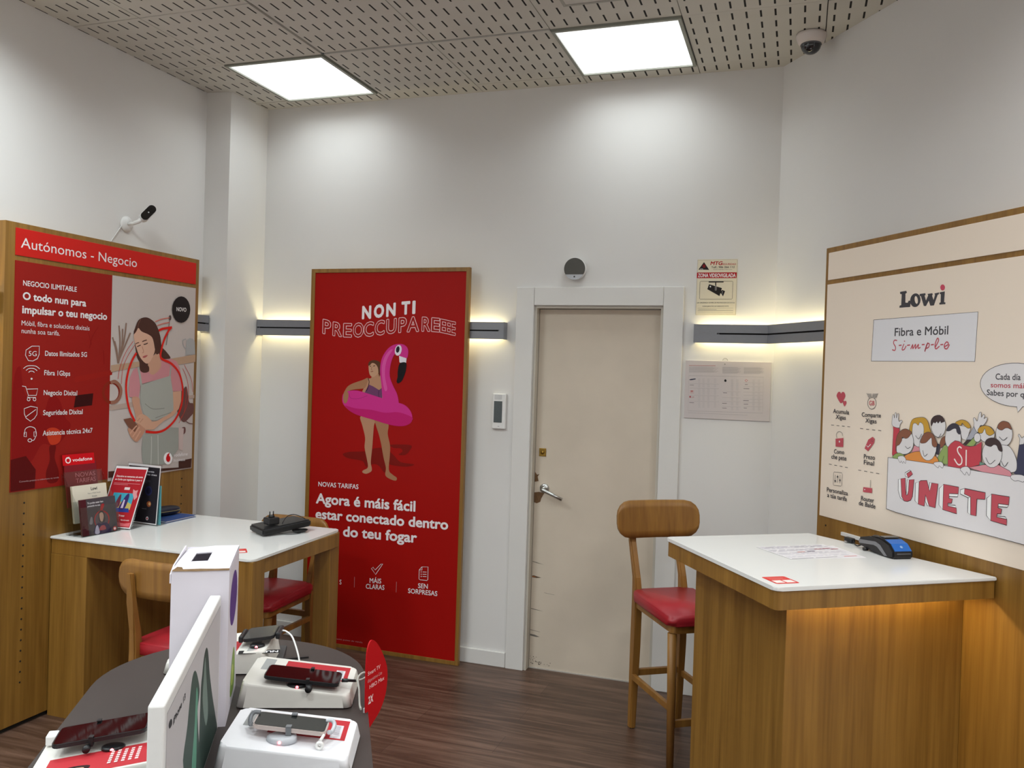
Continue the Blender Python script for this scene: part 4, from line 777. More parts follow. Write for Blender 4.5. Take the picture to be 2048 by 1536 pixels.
PRINT_PRICE = [
['s','lettering','b0605c',[156,2736,1509,2754],0,20,0],
['s','lettering','9a9698',[159,2657,1382,2684],0,9,0],
['s','lettering','9a9698',[160,2627,1515,2657],0,9,0],
['s','lettering','9a9698',[161,2596,1649,2631],0,9,0],
['s','lettering','9a9698',[162,2566,1451,2595],0,9,0],
['s','lettering','9a9698',[163,2535,1585,2568],0,9,0],
['s','lettering','9a9698',[164,2504,1387,2533],0,9,0],
['s','lettering','9a9698',[165,2474,1520,2506],0,9,0],
['s','lettering','9a9698',[166,2443,1654,2480],0,9,0],
['s','lettering','9a9698',[167,2413,1456,2444],0,9,0],
['s','lettering','9a9698',[168,2382,1590,2417],0,9,0],
['s','lettering','9a9698',[1853,2682,2610,2696],0,9,0],
['s','lettering','9a9698',[1854,2652,2693,2669],0,9,0],
['s','lettering','9a9698',[1855,2622,2776,2641],0,9,0],
['s','lettering','9a9698',[1856,2592,2654,2608],0,9,0],
['s','lettering','9a9698',[1857,2561,2737,2580],0,9,0],
['s','lettering','9a9698',[1858,2531,2615,2547],0,9,0],
['s','lettering','9a9698',[1859,2501,2698,2519],0,9,0],
['s','lettering','9a9698',[1860,2471,2781,2491],0,9,0],
['s','lettering','9a9698',[1861,2441,2659,2458],0,9,0],
['s','lettering','9a9698',[1862,2411,2742,2430],0,9,0],
['s','lettering','9a9698',[1863,2381,2620,2397],0,9,0],
['s','lettering','9a9698',[2919,2698,3720,2713],0,9,0],
['s','lettering','9a9698',[2920,2668,3808,2686],0,9,0],
['s','lettering','9a9698',[2921,2638,3896,2659],0,9,0],
['s','lettering','9a9698',[2922,2608,3767,2626],0,9,0],
['s','lettering','9a9698',[2923,2578,3855,2598],0,9,0],
['s','lettering','9a9698',[2924,2548,3725,2565],0,9,0],
['s','lettering','9a9698',[2925,2518,3813,2538],0,9,0],
['s','lettering','9a9698',[2926,2488,3901,2510],0,9,0],
['s','lettering','9a9698',[2927,2458,3771,2477],0,9,0],
['s','lettering','9a9698',[2928,2429,3860,2450],0,9,0],
['s','lettering','9a9698',[2929,2399,3730,2416],0,9,0],
['s','printed_table','8a8688',[174,2205,3893,2240,3909,415,187,372],0,9,1],
['s','printed_table','9a9698',[218,1791,1718,1811],0,6,0],
['s','printed_table','9a9698',[225,1559,1725,1582],0,6,0],
['s','printed_table','9a9698',[238,1181,1738,1207],0,6,0],
['s','printed_table','9a9698',[248,876,1748,905],0,6,0],
['s','printed_table','9a9698',[1883,1436,2799,1445],0,6,0],
['s','printed_table','9a9698',[1893,1135,2809,1146],0,6,0],
['s','printed_table','9a9698',[1900,930,2816,942],0,6,0],
['s','printed_table','9a9698',[1909,664,2825,679],0,6,0],
['s','printed_table','9a9698',[2928,1923,3875,1937],0,6,0],
['s','printed_table','9a9698',[2934,1732,3881,1747],0,6,0],
['s','printed_table','9a9698',[2944,1451,3890,1467],0,6,0],
['s','printed_table','9a9698',[2949,1283,3896,1301],0,6,0],
['s','printed_table','9a9698',[2956,1092,3902,1111],0,6,0],
['s','printed_table','9a9698',[2962,912,3908,933],0,6,0],
['s','printed_table','9a9698',[2968,715,3915,737],0,6,0],
['s','lettering','b4b0b2',[641,2061,760,2065],0,8,0],
['s','lettering','b4b0b2',[642,2025,761,2028],0,8,0],
['s','lettering','b4b0b2',[643,1988,763,1992],0,8,0],
['s','lettering','b4b0b2',[644,1952,764,1955],0,8,0],
['s','lettering','b4b0b2',[646,1915,765,1919],0,8,0],
['s','lettering','b4b0b2',[647,1879,766,1883],0,8,0],
['s','lettering','b4b0b2',[648,1842,768,1846],0,8,0],
['s','lettering','b4b0b2',[650,1775,770,1779],0,8,0],
['s','lettering','b4b0b2',[652,1739,771,1743],0,8,0],
['s','lettering','b4b0b2',[653,1702,772,1706],0,8,0],
['s','lettering','b4b0b2',[654,1666,773,1670],0,8,0],
['s','lettering','b4b0b2',[655,1629,775,1633],0,8,0],
['s','lettering','b4b0b2',[658,1532,778,1536],0,8,0],
['s','lettering','b4b0b2',[660,1495,779,1500],0,8,0],
['s','lettering','b4b0b2',[661,1459,780,1463],0,8,0],
['s','lettering','b4b0b2',[662,1422,782,1427],0,8,0],
['s','lettering','b4b0b2',[663,1386,783,1390],0,8,0],
['s','lettering','b4b0b2',[665,1349,784,1354],0,8,0],
['s','lettering','b4b0b2',[666,1313,785,1317],0,8,0],
['s','lettering','b4b0b2',[667,1276,786,1281],0,8,0],
['s','lettering','b4b0b2',[668,1240,788,1244],0,8,0],
['s','lettering','b4b0b2',[671,1149,791,1153],0,8,0],
['s','lettering','b4b0b2',[672,1112,792,1117],0,8,0],
['s','lettering','b4b0b2',[674,1075,793,1080],0,8,0],
['s','lettering','b4b0b2',[675,1039,794,1044],0,8,0],
['s','lettering','b4b0b2',[676,1002,796,1007],0,8,0],
['s','lettering','b4b0b2',[677,966,797,971],0,8,0],
['s','lettering','b4b0b2',[679,929,798,934],0,8,0],
['s','lettering','b4b0b2',[682,832,801,837],0,8,0],
['s','lettering','b4b0b2',[683,796,802,800],0,8,0],
['s','lettering','b4b0b2',[684,759,804,764],0,8,0],
['s','lettering','b4b0b2',[685,723,805,728],0,8,0],
['s','lettering','b4b0b2',[687,686,806,691],0,8,0],
['s','lettering','b4b0b2',[688,650,807,655],0,8,0],
['s','lettering','b4b0b2',[689,613,809,618],0,8,0],
['s','lettering','b4b0b2',[690,577,810,582],0,8,0],
['s','lettering','b4b0b2',[862,2068,981,2072],0,8,0],
['s','lettering','b4b0b2',[863,2032,982,2035],0,8,0],
['s','lettering','b4b0b2',[864,1995,983,1999],0,8,0],
['s','lettering','b4b0b2',[865,1959,984,1963],0,8,0],
['s','lettering','b4b0b2',[866,1922,985,1926],0,8,0],
['s','lettering','b4b0b2',[868,1886,987,1890],0,8,0],
['s','lettering','b4b0b2',[869,1849,988,1853],0,8,0],
['s','lettering','b4b0b2',[871,1783,990,1787],0,8,0],
['s','lettering','b4b0b2',[872,1746,991,1750],0,8,0],
['s','lettering','b4b0b2',[874,1710,993,1714],0,8,0],
['s','lettering','b4b0b2',[875,1673,994,1677],0,8,0],
['s','lettering','b4b0b2',[876,1637,995,1641],0,8,0],
['s','lettering','b4b0b2',[879,1540,998,1544],0,8,0],
['s','lettering','b4b0b2',[880,1503,999,1507],0,8,0],
['s','lettering','b4b0b2',[882,1467,1001,1471],0,8,0],
['s','lettering','b4b0b2',[883,1430,1002,1435],0,8,0],
['s','lettering','b4b0b2',[884,1394,1003,1398],0,8,0],
['s','lettering','b4b0b2',[885,1357,1004,1362],0,8,0],
['s','lettering','b4b0b2',[887,1321,1006,1325],0,8,0],
['s','lettering','b4b0b2',[888,1284,1007,1289],0,8,0],
['s','lettering','b4b0b2',[889,1248,1008,1252],0,8,0],
['s','lettering','b4b0b2',[892,1157,1011,1161],0,8,0],
['s','lettering','b4b0b2',[893,1120,1012,1125],0,8,0],
['s','lettering','b4b0b2',[894,1084,1013,1089],0,8,0],
['s','lettering','b4b0b2',[896,1048,1015,1052],0,8,0],
['s','lettering','b4b0b2',[897,1011,1016,1016],0,8,0],
['s','lettering','b4b0b2',[898,975,1017,979],0,8,0],
['s','lettering','b4b0b2',[899,938,1018,943],0,8,0],
['s','lettering','b4b0b2',[903,841,1022,846],0,8,0],
['s','lettering','b4b0b2',[904,805,1023,809],0,8,0],
['s','lettering','b4b0b2',[905,768,1024,773],0,8,0],
['s','lettering','b4b0b2',[906,732,1025,737],0,8,0],
['s','lettering','b4b0b2',[907,695,1026,700],0,8,0],
['s','lettering','b4b0b2',[909,659,1028,664],0,8,0],
['s','lettering','b4b0b2',[910,622,1029,627],0,8,0],
['s','lettering','b4b0b2',[911,586,1030,591],0,8,0],
['s','lettering','b4b0b2',[1111,2076,1230,2080],0,8,0],
['s','lettering','b4b0b2',[1113,2040,1231,2043],0,8,0],
['s','lettering','b4b0b2',[1114,2003,1232,2007],0,8,0],
['s','lettering','b4b0b2',[1115,1967,1234,1971],0,8,0],
['s','lettering','b4b0b2',[1116,1930,1235,1934],0,8,0],
['s','lettering','b4b0b2',[1117,1894,1236,1898],0,8,0],
['s','lettering','b4b0b2',[1119,1858,1237,1862],0,8,0],
['s','lettering','b4b0b2',[1121,1791,1239,1795],0,8,0],
['s','lettering','b4b0b2',[1122,1755,1241,1759],0,8,0],
['s','lettering','b4b0b2',[1123,1718,1242,1722],0,8,0],
['s','lettering','b4b0b2',[1124,1682,1243,1686],0,8,0],
['s','lettering','b4b0b2',[1126,1645,1244,1650],0,8,0],
['s','lettering','b4b0b2',[1129,1548,1248,1553],0,8,0],
['s','lettering','b4b0b2',[1130,1512,1249,1516],0,8,0],
['s','lettering','b4b0b2',[1131,1476,1250,1480],0,8,0],
['s','lettering','b4b0b2',[1133,1439,1251,1444],0,8,0],
['s','lettering','b4b0b2',[1134,1403,1252,1407],0,8,0],
['s','lettering','b4b0b2',[1135,1367,1254,1371],0,8,0],
['s','lettering','b4b0b2',[1136,1330,1255,1335],0,8,0],
['s','lettering','b4b0b2',[1137,1294,1256,1298],0,8,0],
['s','lettering','b4b0b2',[1139,1257,1257,1262],0,8,0],
['s','lettering','b4b0b2',[1142,1166,1260,1171],0,8,0],
['s','lettering','b4b0b2',[1143,1130,1261,1135],0,8,0],
['s','lettering','b4b0b2',[1144,1094,1263,1098],0,8,0],
['s','lettering','b4b0b2',[1145,1057,1264,1062],0,8,0],
['s','lettering','b4b0b2',[1147,1021,1265,1026],0,8,0],
['s','lettering','b4b0b2',[1148,985,1266,989],0,8,0],
['s','lettering','b4b0b2',[1149,948,1268,953],0,8,0],
['s','lettering','b4b0b2',[1152,851,1271,856],0,8,0],
['s','lettering','b4b0b2',[1153,815,1272,820],0,8,0],
['s','lettering','b4b0b2',[1155,778,1273,783],0,8,0],
['s','lettering','b4b0b2',[1156,742,1274,747],0,8,0],
['s','lettering','b4b0b2',[1157,706,1276,711],0,8,0],
['s','lettering','b4b0b2',[1158,669,1277,674],0,8,0],
['s','lettering','b4b0b2',[1159,633,1278,638],0,8,0],
['s','lettering','b4b0b2',[1161,596,1279,602],0,8,0],
['s','lettering','b4b0b2',[1443,2086,1561,2090],0,8,0],
['s','lettering','b4b0b2',[1444,2050,1562,2054],0,8,0],
['s','lettering','b4b0b2',[1445,2014,1563,2017],0,8,0],
['s','lettering','b4b0b2',[1447,1977,1565,1981],0,8,0],
['s','lettering','b4b0b2',[1448,1941,1566,1945],0,8,0],
['s','lettering','b4b0b2',[1449,1905,1567,1909],0,8,0],
['s','lettering','b4b0b2',[1450,1869,1568,1872],0,8,0],
['s','lettering','b4b0b2',[1452,1802,1570,1806],0,8,0],
['s','lettering','b4b0b2',[1454,1766,1572,1770],0,8,0],
['s','lettering','b4b0b2',[1455,1729,1573,1733],0,8,0],
['s','lettering','b4b0b2',[1456,1693,1574,1697],0,8,0],
['s','lettering','b4b0b2',[1457,1657,1575,1661],0,8,0],
['s','lettering','b4b0b2',[1460,1560,1578,1564],0,8,0],
['s','lettering','b4b0b2',[1462,1524,1580,1528],0,8,0],
['s','lettering','b4b0b2',[1463,1488,1581,1492],0,8,0],
['s','lettering','b4b0b2',[1464,1451,1582,1455],0,8,0],
['s','lettering','b4b0b2',[1465,1415,1583,1419],0,8,0],
['s','lettering','b4b0b2',[1467,1379,1585,1383],0,8,0],
['s','lettering','b4b0b2',[1468,1342,1586,1347],0,8,0],
['s','lettering','b4b0b2',[1469,1306,1587,1310],0,8,0],
['s','lettering','b4b0b2',[1470,1270,1588,1274],0,8,0],
['s','lettering','b4b0b2',[1473,1179,1591,1184],0,8,0],
['s','lettering','b4b0b2',[1474,1143,1592,1147],0,8,0],
['s','lettering','b4b0b2',[1476,1106,1594,1111],0,8,0],
['s','lettering','b4b0b2',[1477,1070,1595,1075],0,8,0],
['s','lettering','b4b0b2',[1478,1034,1596,1039],0,8,0],
['s','lettering','b4b0b2',[1479,998,1597,1002],0,8,0],
['s','lettering','b4b0b2',[1480,961,1598,966],0,8,0],
['s','lettering','b4b0b2',[1484,865,1602,869],0,8,0],
['s','lettering','b4b0b2',[1485,828,1603,833],0,8,0],
['s','lettering','b4b0b2',[1486,792,1604,797],0,8,0],
['s','lettering','b4b0b2',[1487,756,1605,761],0,8,0],
['s','lettering','b4b0b2',[1489,719,1606,724],0,8,0],
['s','lettering','b4b0b2',[1490,683,1608,688],0,8,0],
['s','lettering','b4b0b2',[1491,647,1609,652],0,8,0],
['s','lettering','b4b0b2',[1492,611,1610,616],0,8,0],
['s','lettering','b4b0b2',[2301,2065,2418,2069],0,8,0],
['s','lettering','b4b0b2',[2303,2029,2419,2033],0,8,0],
['s','lettering','b4b0b2',[2304,1993,2420,1997],0,8,0],
['s','lettering','b4b0b2',[2305,1957,2421,1961],0,8,0],
['s','lettering','b4b0b2',[2306,1921,2423,1925],0,8,0],
['s','lettering','b4b0b2',[2307,1885,2424,1889],0,8,0],
['s','lettering','b4b0b2',[2309,1849,2425,1853],0,8,0],
['s','lettering','b4b0b2',[2310,1813,2426,1817],0,8,0],
['s','lettering','b4b0b2',[2311,1777,2427,1781],0,8,0],
['s','lettering','b4b0b2',[2312,1741,2429,1745],0,8,0],
['s','lettering','b4b0b2',[2313,1705,2430,1709],0,8,0],
['s','lettering','b4b0b2',[2315,1668,2431,1672],0,8,0],
['s','lettering','b4b0b2',[2316,1632,2432,1636],0,8,0],
['s','lettering','b4b0b2',[2317,1596,2433,1600],0,8,0],
['s','lettering','b4b0b2',[2318,1560,2435,1564],0,8,0],
['s','lettering','b4b0b2',[2319,1524,2436,1528],0,8,0],
['s','lettering','b4b0b2',[2323,1410,2440,1414],0,8,0],
['s','lettering','b4b0b2',[2324,1374,2441,1378],0,8,0],
['s','lettering','b4b0b2',[2326,1338,2442,1342],0,8,0],
['s','lettering','b4b0b2',[2327,1302,2443,1306],0,8,0],
['s','lettering','b4b0b2',[2328,1266,2445,1270],0,8,0],
['s','lettering','b4b0b2',[2329,1230,2446,1234],0,8,0],
['s','lettering','b4b0b2',[2333,1116,2450,1120],0,8,0],
['s','lettering','b4b0b2',[2334,1079,2451,1084],0,8,0],
['s','lettering','b4b0b2',[2335,1043,2452,1048],0,8,0],
['s','lettering','b4b0b2',[2337,1007,2453,1012],0,8,0],
['s','lettering','b4b0b2',[2340,899,2457,904],0,8,0],
['s','lettering','b4b0b2',[2341,863,2458,868],0,8,0],
['s','lettering','b4b0b2',[2343,827,2459,832],0,8,0],
['s','lettering','b4b0b2',[2344,791,2460,796],0,8,0],
['s','lettering','b4b0b2',[2345,755,2462,760],0,8,0],
['s','lettering','b4b0b2',[2349,647,2465,652],0,8,0],
['s','lettering','b4b0b2',[2350,611,2466,616],0,8,0],
['s','lettering','b4b0b2',[2351,575,2468,580],0,8,0],
['s','lettering','b4b0b2',[2352,539,2469,544],0,8,0],
['s','lettering','b4b0b2',[2353,503,2470,508],0,8,0],
['s','lettering','b4b0b2',[2557,2073,2673,2077],0,8,0],
['s','lettering','b4b0b2',[2559,2037,2675,2041],0,8,0],
['s','lettering','b4b0b2',[2560,2001,2676,2005],0,8,0],
['s','lettering','b4b0b2',[2561,1965,2677,1969],0,8,0],
['s','lettering','b4b0b2',[2562,1929,2678,1933],0,8,0],
['s','lettering','b4b0b2',[2563,1893,2679,1897],0,8,0],
['s','lettering','b4b0b2',[2565,1857,2681,1861],0,8,0],
['s','lettering','b4b0b2',[2566,1821,2682,1825],0,8,0],
['s','lettering','b4b0b2',[2567,1785,2683,1789],0,8,0],
['s','lettering','b4b0b2',[2568,1749,2684,1753],0,8,0],
['s','lettering','b4b0b2',[2569,1713,2685,1717],0,8,0],
['s','lettering','b4b0b2',[2571,1677,2687,1681],0,8,0],
['s','lettering','b4b0b2',[2572,1641,2688,1645],0,8,0],
['s','lettering','b4b0b2',[2573,1605,2689,1609],0,8,0],
['s','lettering','b4b0b2',[2574,1569,2690,1573],0,8,0],
['s','lettering','b4b0b2',[2575,1533,2691,1538],0,8,0],
['s','lettering','b4b0b2',[2579,1419,2695,1424],0,8,0],
['s','lettering','b4b0b2',[2580,1383,2696,1388],0,8,0],
['s','lettering','b4b0b2',[2582,1347,2698,1352],0,8,0],
['s','lettering','b4b0b2',[2583,1311,2699,1316],0,8,0],
['s','lettering','b4b0b2',[2584,1275,2700,1280],0,8,0],
['s','lettering','b4b0b2',[2585,1239,2701,1244],0,8,0],
['s','lettering','b4b0b2',[2589,1125,2705,1130],0,8,0],
['s','lettering','b4b0b2',[2590,1089,2706,1094],0,8,0],
['s','lettering','b4b0b2',[2591,1054,2707,1058],0,8,0],
['s','lettering','b4b0b2',[2593,1018,2709,1022],0,8,0],
['s','lettering','b4b0b2',[2596,910,2712,914],0,8,0],
['s','lettering','b4b0b2',[2597,874,2714,878],0,8,0],
['s','lettering','b4b0b2',[2599,838,2715,842],0,8,0],
['s','lettering','b4b0b2',[2600,802,2716,806],0,8,0],
['s','lettering','b4b0b2',[2601,766,2717,770],0,8,0],
['s','lettering','b4b0b2',[2605,658,2721,663],0,8,0],
['s','lettering','b4b0b2',[2606,622,2722,627],0,8,0],
['s','lettering','b4b0b2',[2607,586,2723,591],0,8,0],
['s','lettering','b4b0b2',[2608,550,2724,555],0,8,0],
['s','lettering','b4b0b2',[2609,514,2726,519],0,8,0],
['s','lettering','b4b0b2',[3360,2087,3475,2090],0,8,0],
['s','lettering','b4b0b2',[3362,2051,3476,2055],0,8,0],
['s','lettering','b4b0b2',[3363,2015,3477,2019],0,8,0],
['s','lettering','b4b0b2',[3364,1979,3479,1983],0,8,0],
['s','lettering','b4b0b2',[3366,1908,3481,1912],0,8,0],
['s','lettering','b4b0b2',[3368,1872,3482,1876],0,8,0],
['s','lettering','b4b0b2',[3369,1836,3483,1840],0,8,0],
['s','lettering','b4b0b2',[3370,1801,3485,1804],0,8,0],
['s','lettering','b4b0b2',[3373,1705,3488,1709],0,8,0],
['s','lettering','b4b0b2',[3374,1669,3489,1673],0,8,0],
['s','lettering','b4b0b2',[3376,1634,3490,1638],0,8,0],
['s','lettering','b4b0b2',[3377,1598,3491,1602],0,8,0],
['s','lettering','b4b0b2',[3378,1562,3493,1566],0,8,0],
['s','lettering','b4b0b2',[3379,1526,3494,1530],0,8,0],
['s','lettering','b4b0b2',[3383,1419,3497,1423],0,8,0],
['s','lettering','b4b0b2',[3384,1383,3499,1387],0,8,0],
['s','lettering','b4b0b2',[3385,1347,3500,1352],0,8,0],
['s','lettering','b4b0b2',[3389,1240,3503,1244],0,8,0],
['s','lettering','b4b0b2',[3390,1204,3505,1209],0,8,0],
['s','lettering','b4b0b2',[3391,1169,3506,1173],0,8,0],
['s','lettering','b4b0b2',[3392,1133,3507,1137],0,8,0],
['s','lettering','b4b0b2',[3395,1061,3509,1066],0,8,0],
['s','lettering','b4b0b2',[3396,1025,3511,1030],0,8,0],
['s','lettering','b4b0b2',[3397,990,3512,994],0,8,0],
['s','lettering','b4b0b2',[3398,954,3513,959],0,8,0],
['s','lettering','b4b0b2',[3401,882,3515,887],0,8,0],
['s','lettering','b4b0b2',[3402,847,3516,851],0,8,0],
['s','lettering','b4b0b2',[3403,811,3518,816],0,8,0],
['s','lettering','b4b0b2',[3404,775,3519,780],0,8,0],
['s','lettering','b4b0b2',[3407,692,3522,696],0,8,0],
['s','lettering','b4b0b2',[3408,656,3523,661],0,8,0],
['s','lettering','b4b0b2',[3409,620,3524,625],0,8,0],
['s','lettering','b4b0b2',[3411,584,3525,589],0,8,0],
['s','lettering','b4b0b2',[3412,548,3526,553],0,8,0],
['s','lettering','b4b0b2',[3618,2095,3732,2099],0,8,0],
['s','lettering','b4b0b2',[3619,2059,3734,2063],0,8,0],
['s','lettering','b4b0b2',[3621,2024,3735,2027],0,8,0],
['s','lettering','b4b0b2',[3622,1988,3736,1992],0,8,0],
['s','lettering','b4b0b2',[3624,1916,3738,1920],0,8,0],
['s','lettering','b4b0b2',[3625,1881,3740,1885],0,8,0],
['s','lettering','b4b0b2',[3627,1845,3741,1849],0,8,0],
['s','lettering','b4b0b2',[3628,1809,3742,1813],0,8,0],
['s','lettering','b4b0b2',[3631,1714,3745,1718],0,8,0],
['s','lettering','b4b0b2',[3632,1678,3746,1682],0,8,0],
['s','lettering','b4b0b2',[3633,1643,3748,1647],0,8,0],
['s','lettering','b4b0b2',[3634,1607,3749,1611],0,8,0],
['s','lettering','b4b0b2',[3636,1571,3750,1575],0,8,0],
['s','lettering','b4b0b2',[3637,1536,3751,1540],0,8,0],
['s','lettering','b4b0b2',[3640,1428,3755,1433],0,8,0],
['s','lettering','b4b0b2',[3642,1393,3756,1397],0,8,0],
['s','lettering','b4b0b2',[3643,1357,3757,1361],0,8,0],
['s','lettering','b4b0b2',[3646,1250,3761,1254],0,8,0],
['s','lettering','b4b0b2',[3648,1214,3762,1219],0,8,0],
['s','lettering','b4b0b2',[3649,1179,3763,1183],0,8,0],
['s','lettering','b4b0b2',[3650,1143,3764,1147],0,8,0],
['s','lettering','b4b0b2',[3652,1071,3767,1076],0,8,0],
['s','lettering','b4b0b2',[3654,1036,3768,1040],0,8,0],
['s','lettering','b4b0b2',[3655,1000,3769,1005],0,8,0],
['s','lettering','b4b0b2',[3656,964,3770,969],0,8,0],
['s','lettering','b4b0b2',[3658,893,3773,898],0,8,0],
['s','lettering','b4b0b2',[3660,857,3774,862],0,8,0],
['s','lettering','b4b0b2',[3661,821,3775,826],0,8,0],
['s','lettering','b4b0b2',[3662,786,3776,791],0,8,0],
['s','lettering','b4b0b2',[3665,702,3779,707],0,8,0],
['s','lettering','b4b0b2',[3666,667,3780,672],0,8,0],
['s','lettering','b4b0b2',[3667,631,3781,636],0,8,0],
['s','lettering','b4b0b2',[3668,595,3782,600],0,8,0],
['s','lettering','b4b0b2',[3669,560,3784,565],0,8,0],
['p','printed_logo','3a3e50',[234,2018,497,2063,510,2020,248,1969],1],
['p','printed_logo','c04038',[353,1356,236,1413,272,1414],0],
['p','printed_logo','c04038',[353,1356,284,1427,320,1428],0],
['p','printed_logo','c04038',[353,1356,332,1441,368,1442],0],
['p','printed_logo','c04038',[353,1356,380,1430,416,1432],0],
['p','printed_logo','c04038',[353,1356,428,1420,464,1421],0],
['s','printed_logo','c04038',[246,1316,462,1311],0,10,0],
['p','printed_logo','b03040',[307,1104,306,1089,301,1075,293,1064,283,1057,272,1054,261,1056,251,1062,243,1073,237,1086,235,1101,236,1116,241,1130,248,1141,258,1149,269,1152,280,1150,291,1143,299,1133,305,1119],0],
['t', 'printed_logo', 'b06060', 'LG', 350, 1063, 470, 1068, 61, 1, ''],
['p','printed_logo','2a2a2c',[2026,2074,2062,2045,2087,2004,2065,1949,2007,1941,1970,1988,1980,2043],1],
['s','printed_logo','4a4850',[232,1718,437,1719],0,18,0],
['s','printed_logo','4a4850',[239,802,479,800],0,18,0],
['s','printed_logo','4a4850',[1938,1378,2132,1373],0,18,0],
['s','printed_logo','4a4850',[1903,833,2138,837],0,18,0],
['s','printed_logo','4a4850',[1911,592,2134,589],0,18,0],
['s','printed_logo','4a4850',[3000,1836,3138,1841],0,18,0],
['s','printed_logo','4a4850',[2938,1630,3226,1628],0,18,0],
['s','printed_logo','4a4850',[2947,1008,3218,1012],0,18,0],
['s','printed_logo','4a4850',[2976,829,3195,838],0,18,0],
['s','printed_logo','4a4850',[2982,638,3132,638],0,18,0],
['s','printed_logo','c03038',[2993,2039,3060,2101,3132,2044,3065,1970],0,16,1],
['s','lettering','9a9698',[178,274,3185,275],0,9,0],
]
PRINT_SIGN = [
['p','face_panel','bfbbbd',[170,60,6080,60,6080,2760,170,2760],0],
['s','face_panel','8f8c8e',[170,60,6080,60,6080,2760,170,2760],0,12,1],
['p','printed_phone','31423c',[3652,303,3497,1730,3642,2129,3830,2407,4100,2477,4367,2286,4662,1765,5156,1123,5714,493,6082,17,5585,3,5353,-494],1],
['p','printed_phone','6f8078',[3806,1496,3824,1920,3975,2329,4157,1945,4552,1054,4293,861],1],
['p','printed_phone','3c5048',[1777,1180,2071,1789,2330,2335,2534,2510,2777,2491,3059,2282,3335,1959,3310,1801,3172,1606,3339,1120,3652,303],1],
['p','printed_phone','5f9a82',[2657,768,2865,1457,2956,2101,3164,1858,3131,1346,3148,538],1],
['p','printed_phone','24302c',[5005,-318,5572,73,5892,162,6089,-19,5605,-101,5350,-480],1],
['t', 'lettering', '2e2e30', 'iPhone 13', 687, 2375, 1767, 2375, 104, 2, ''],
['p','lettering','2e2e30',[368,2557,485,2554,577,2493,585,2432,479,2426,383,2448,315,2522],1],
]
# ------------------------------------------------------------------ the room
H = 3.230
YB, XL = 4.447, -3.3255
ANG = R_(55.43); TX, TY = math.cos(ANG), -math.sin(ANG)      # direction along the oblique right wall
NX, NY = -math.sin(ANG), -math.cos(ANG)                      # its normal, into the room
OX, OY = -0.118, 4.447
def RWP(u, v): return (OX + TX * u + NX * v, OY + TY * u + NY * v)
RROT = -ANG
bm = bmesh.new(); box(bm, -3.5, 4.4, -3.2, 4.75, -.1, 0); struct('floor', bm, floor_mat())
GX, GY = -3.533, 4.322
PANELS = [(1, 0), (4, 0), (1, 3), (4, 3), (7, 3), (1, 6), (4, 6), (7, 6), (10, 6), (1, 9), (4, 9), (7, 9), (10, 9)]  # panels past the first row are unseen, added to brighten the room
bm = bmesh.new(); box(bm, -3.4, 4.3, -3.1, 4.5, H + .03, H + .06, mi=1)
jit = random.Random(3)
for i in range(0, 13):
    for j in range(-1, 13):
        if (i, j) in PANELS: continue
        x0, x1 = GX + .6 * i, GX + .6 * (i + 1); y1, y0 = GY - .6 * j, GY - .6 * (j + 1)
        gl = .009 if i == 2 or (i == 3 and j > 1) else .002; gr_ = .004 if i == 1 else .002; gt = .012 if j == 1 and i in (2, 3) else .002
        dz = jit.uniform(0, .004)
        box(bm, max(x0 + gl, XL), x1 - gr_, y0 + .002, min(y1 - gt, YB), H + dz, H + .02)
o = struct('ceiling', bm, [ceiling_mat(GX, GY), DARK])
bm = bmesh.new(); box(bm, XL - .1, XL, -3, YB + .1, 0, H + .1); struct('wall_left', bm, WALL)
DX0, DX1, DZ = -1.39, -.682, 2.025
bm = bmesh.new()
box(bm, XL, DX0, YB, YB + .12, 0, H + .1); box(bm, DX1, OX + .1, YB, YB + .12, 0, H + .1); box(bm, DX0, DX1, YB, YB + .12, DZ, H + .1)
struct('wall_back', bm, WALL)
bm = bmesh.new(); prism(bm, [RWP(-.05, 0), RWP(7.5, 0), RWP(7.5, -.1), RWP(-.05, -.1)], 0, H + .1, XY); struct('wall_right', bm, WALL)
ex, ey = RWP(7.5, 0)
bm = bmesh.new(); box(bm, ex, ex + .1, -3, ey + .1, 0, H + .1); struct('wall_side', bm, WALL)
bm = bmesh.new(); box(bm, XL - .1, ex + .1, -3.1, -3, 0, H + .1); struct('wall_front', bm, WALL)
bm = bmesh.new(); prism(bm, [(XL, 4.085), (-3.172, 4.105), (-3.160, YB), (XL, YB)], 0, H + .02, XY); struct('wall_corner', bm, WALL)
def skirting(name, x0, x1):
    bm = bmesh.new(); box(bm, x0, x1, YB - .014, YB, 0, .085, bev=.004); struct(name, bm, WHITE)
skirting('baseboard_back', -3.16, -1.4975); skirting('baseboard_back_corner', -.5725, OX - .01)
bm = bmesh.new(); prism(bm, [RWP(.015, .001), RWP(.56, .001), RWP(.56, .014), RWP(.015, .014)], 0, .085, XY); struct('baseboard_right', bm, WHITE)
bm = bmesh.new(); box(bm, XL, XL + .014, 3.96, 4.08, 0, .085); struct('baseboard_left', bm, WHITE)

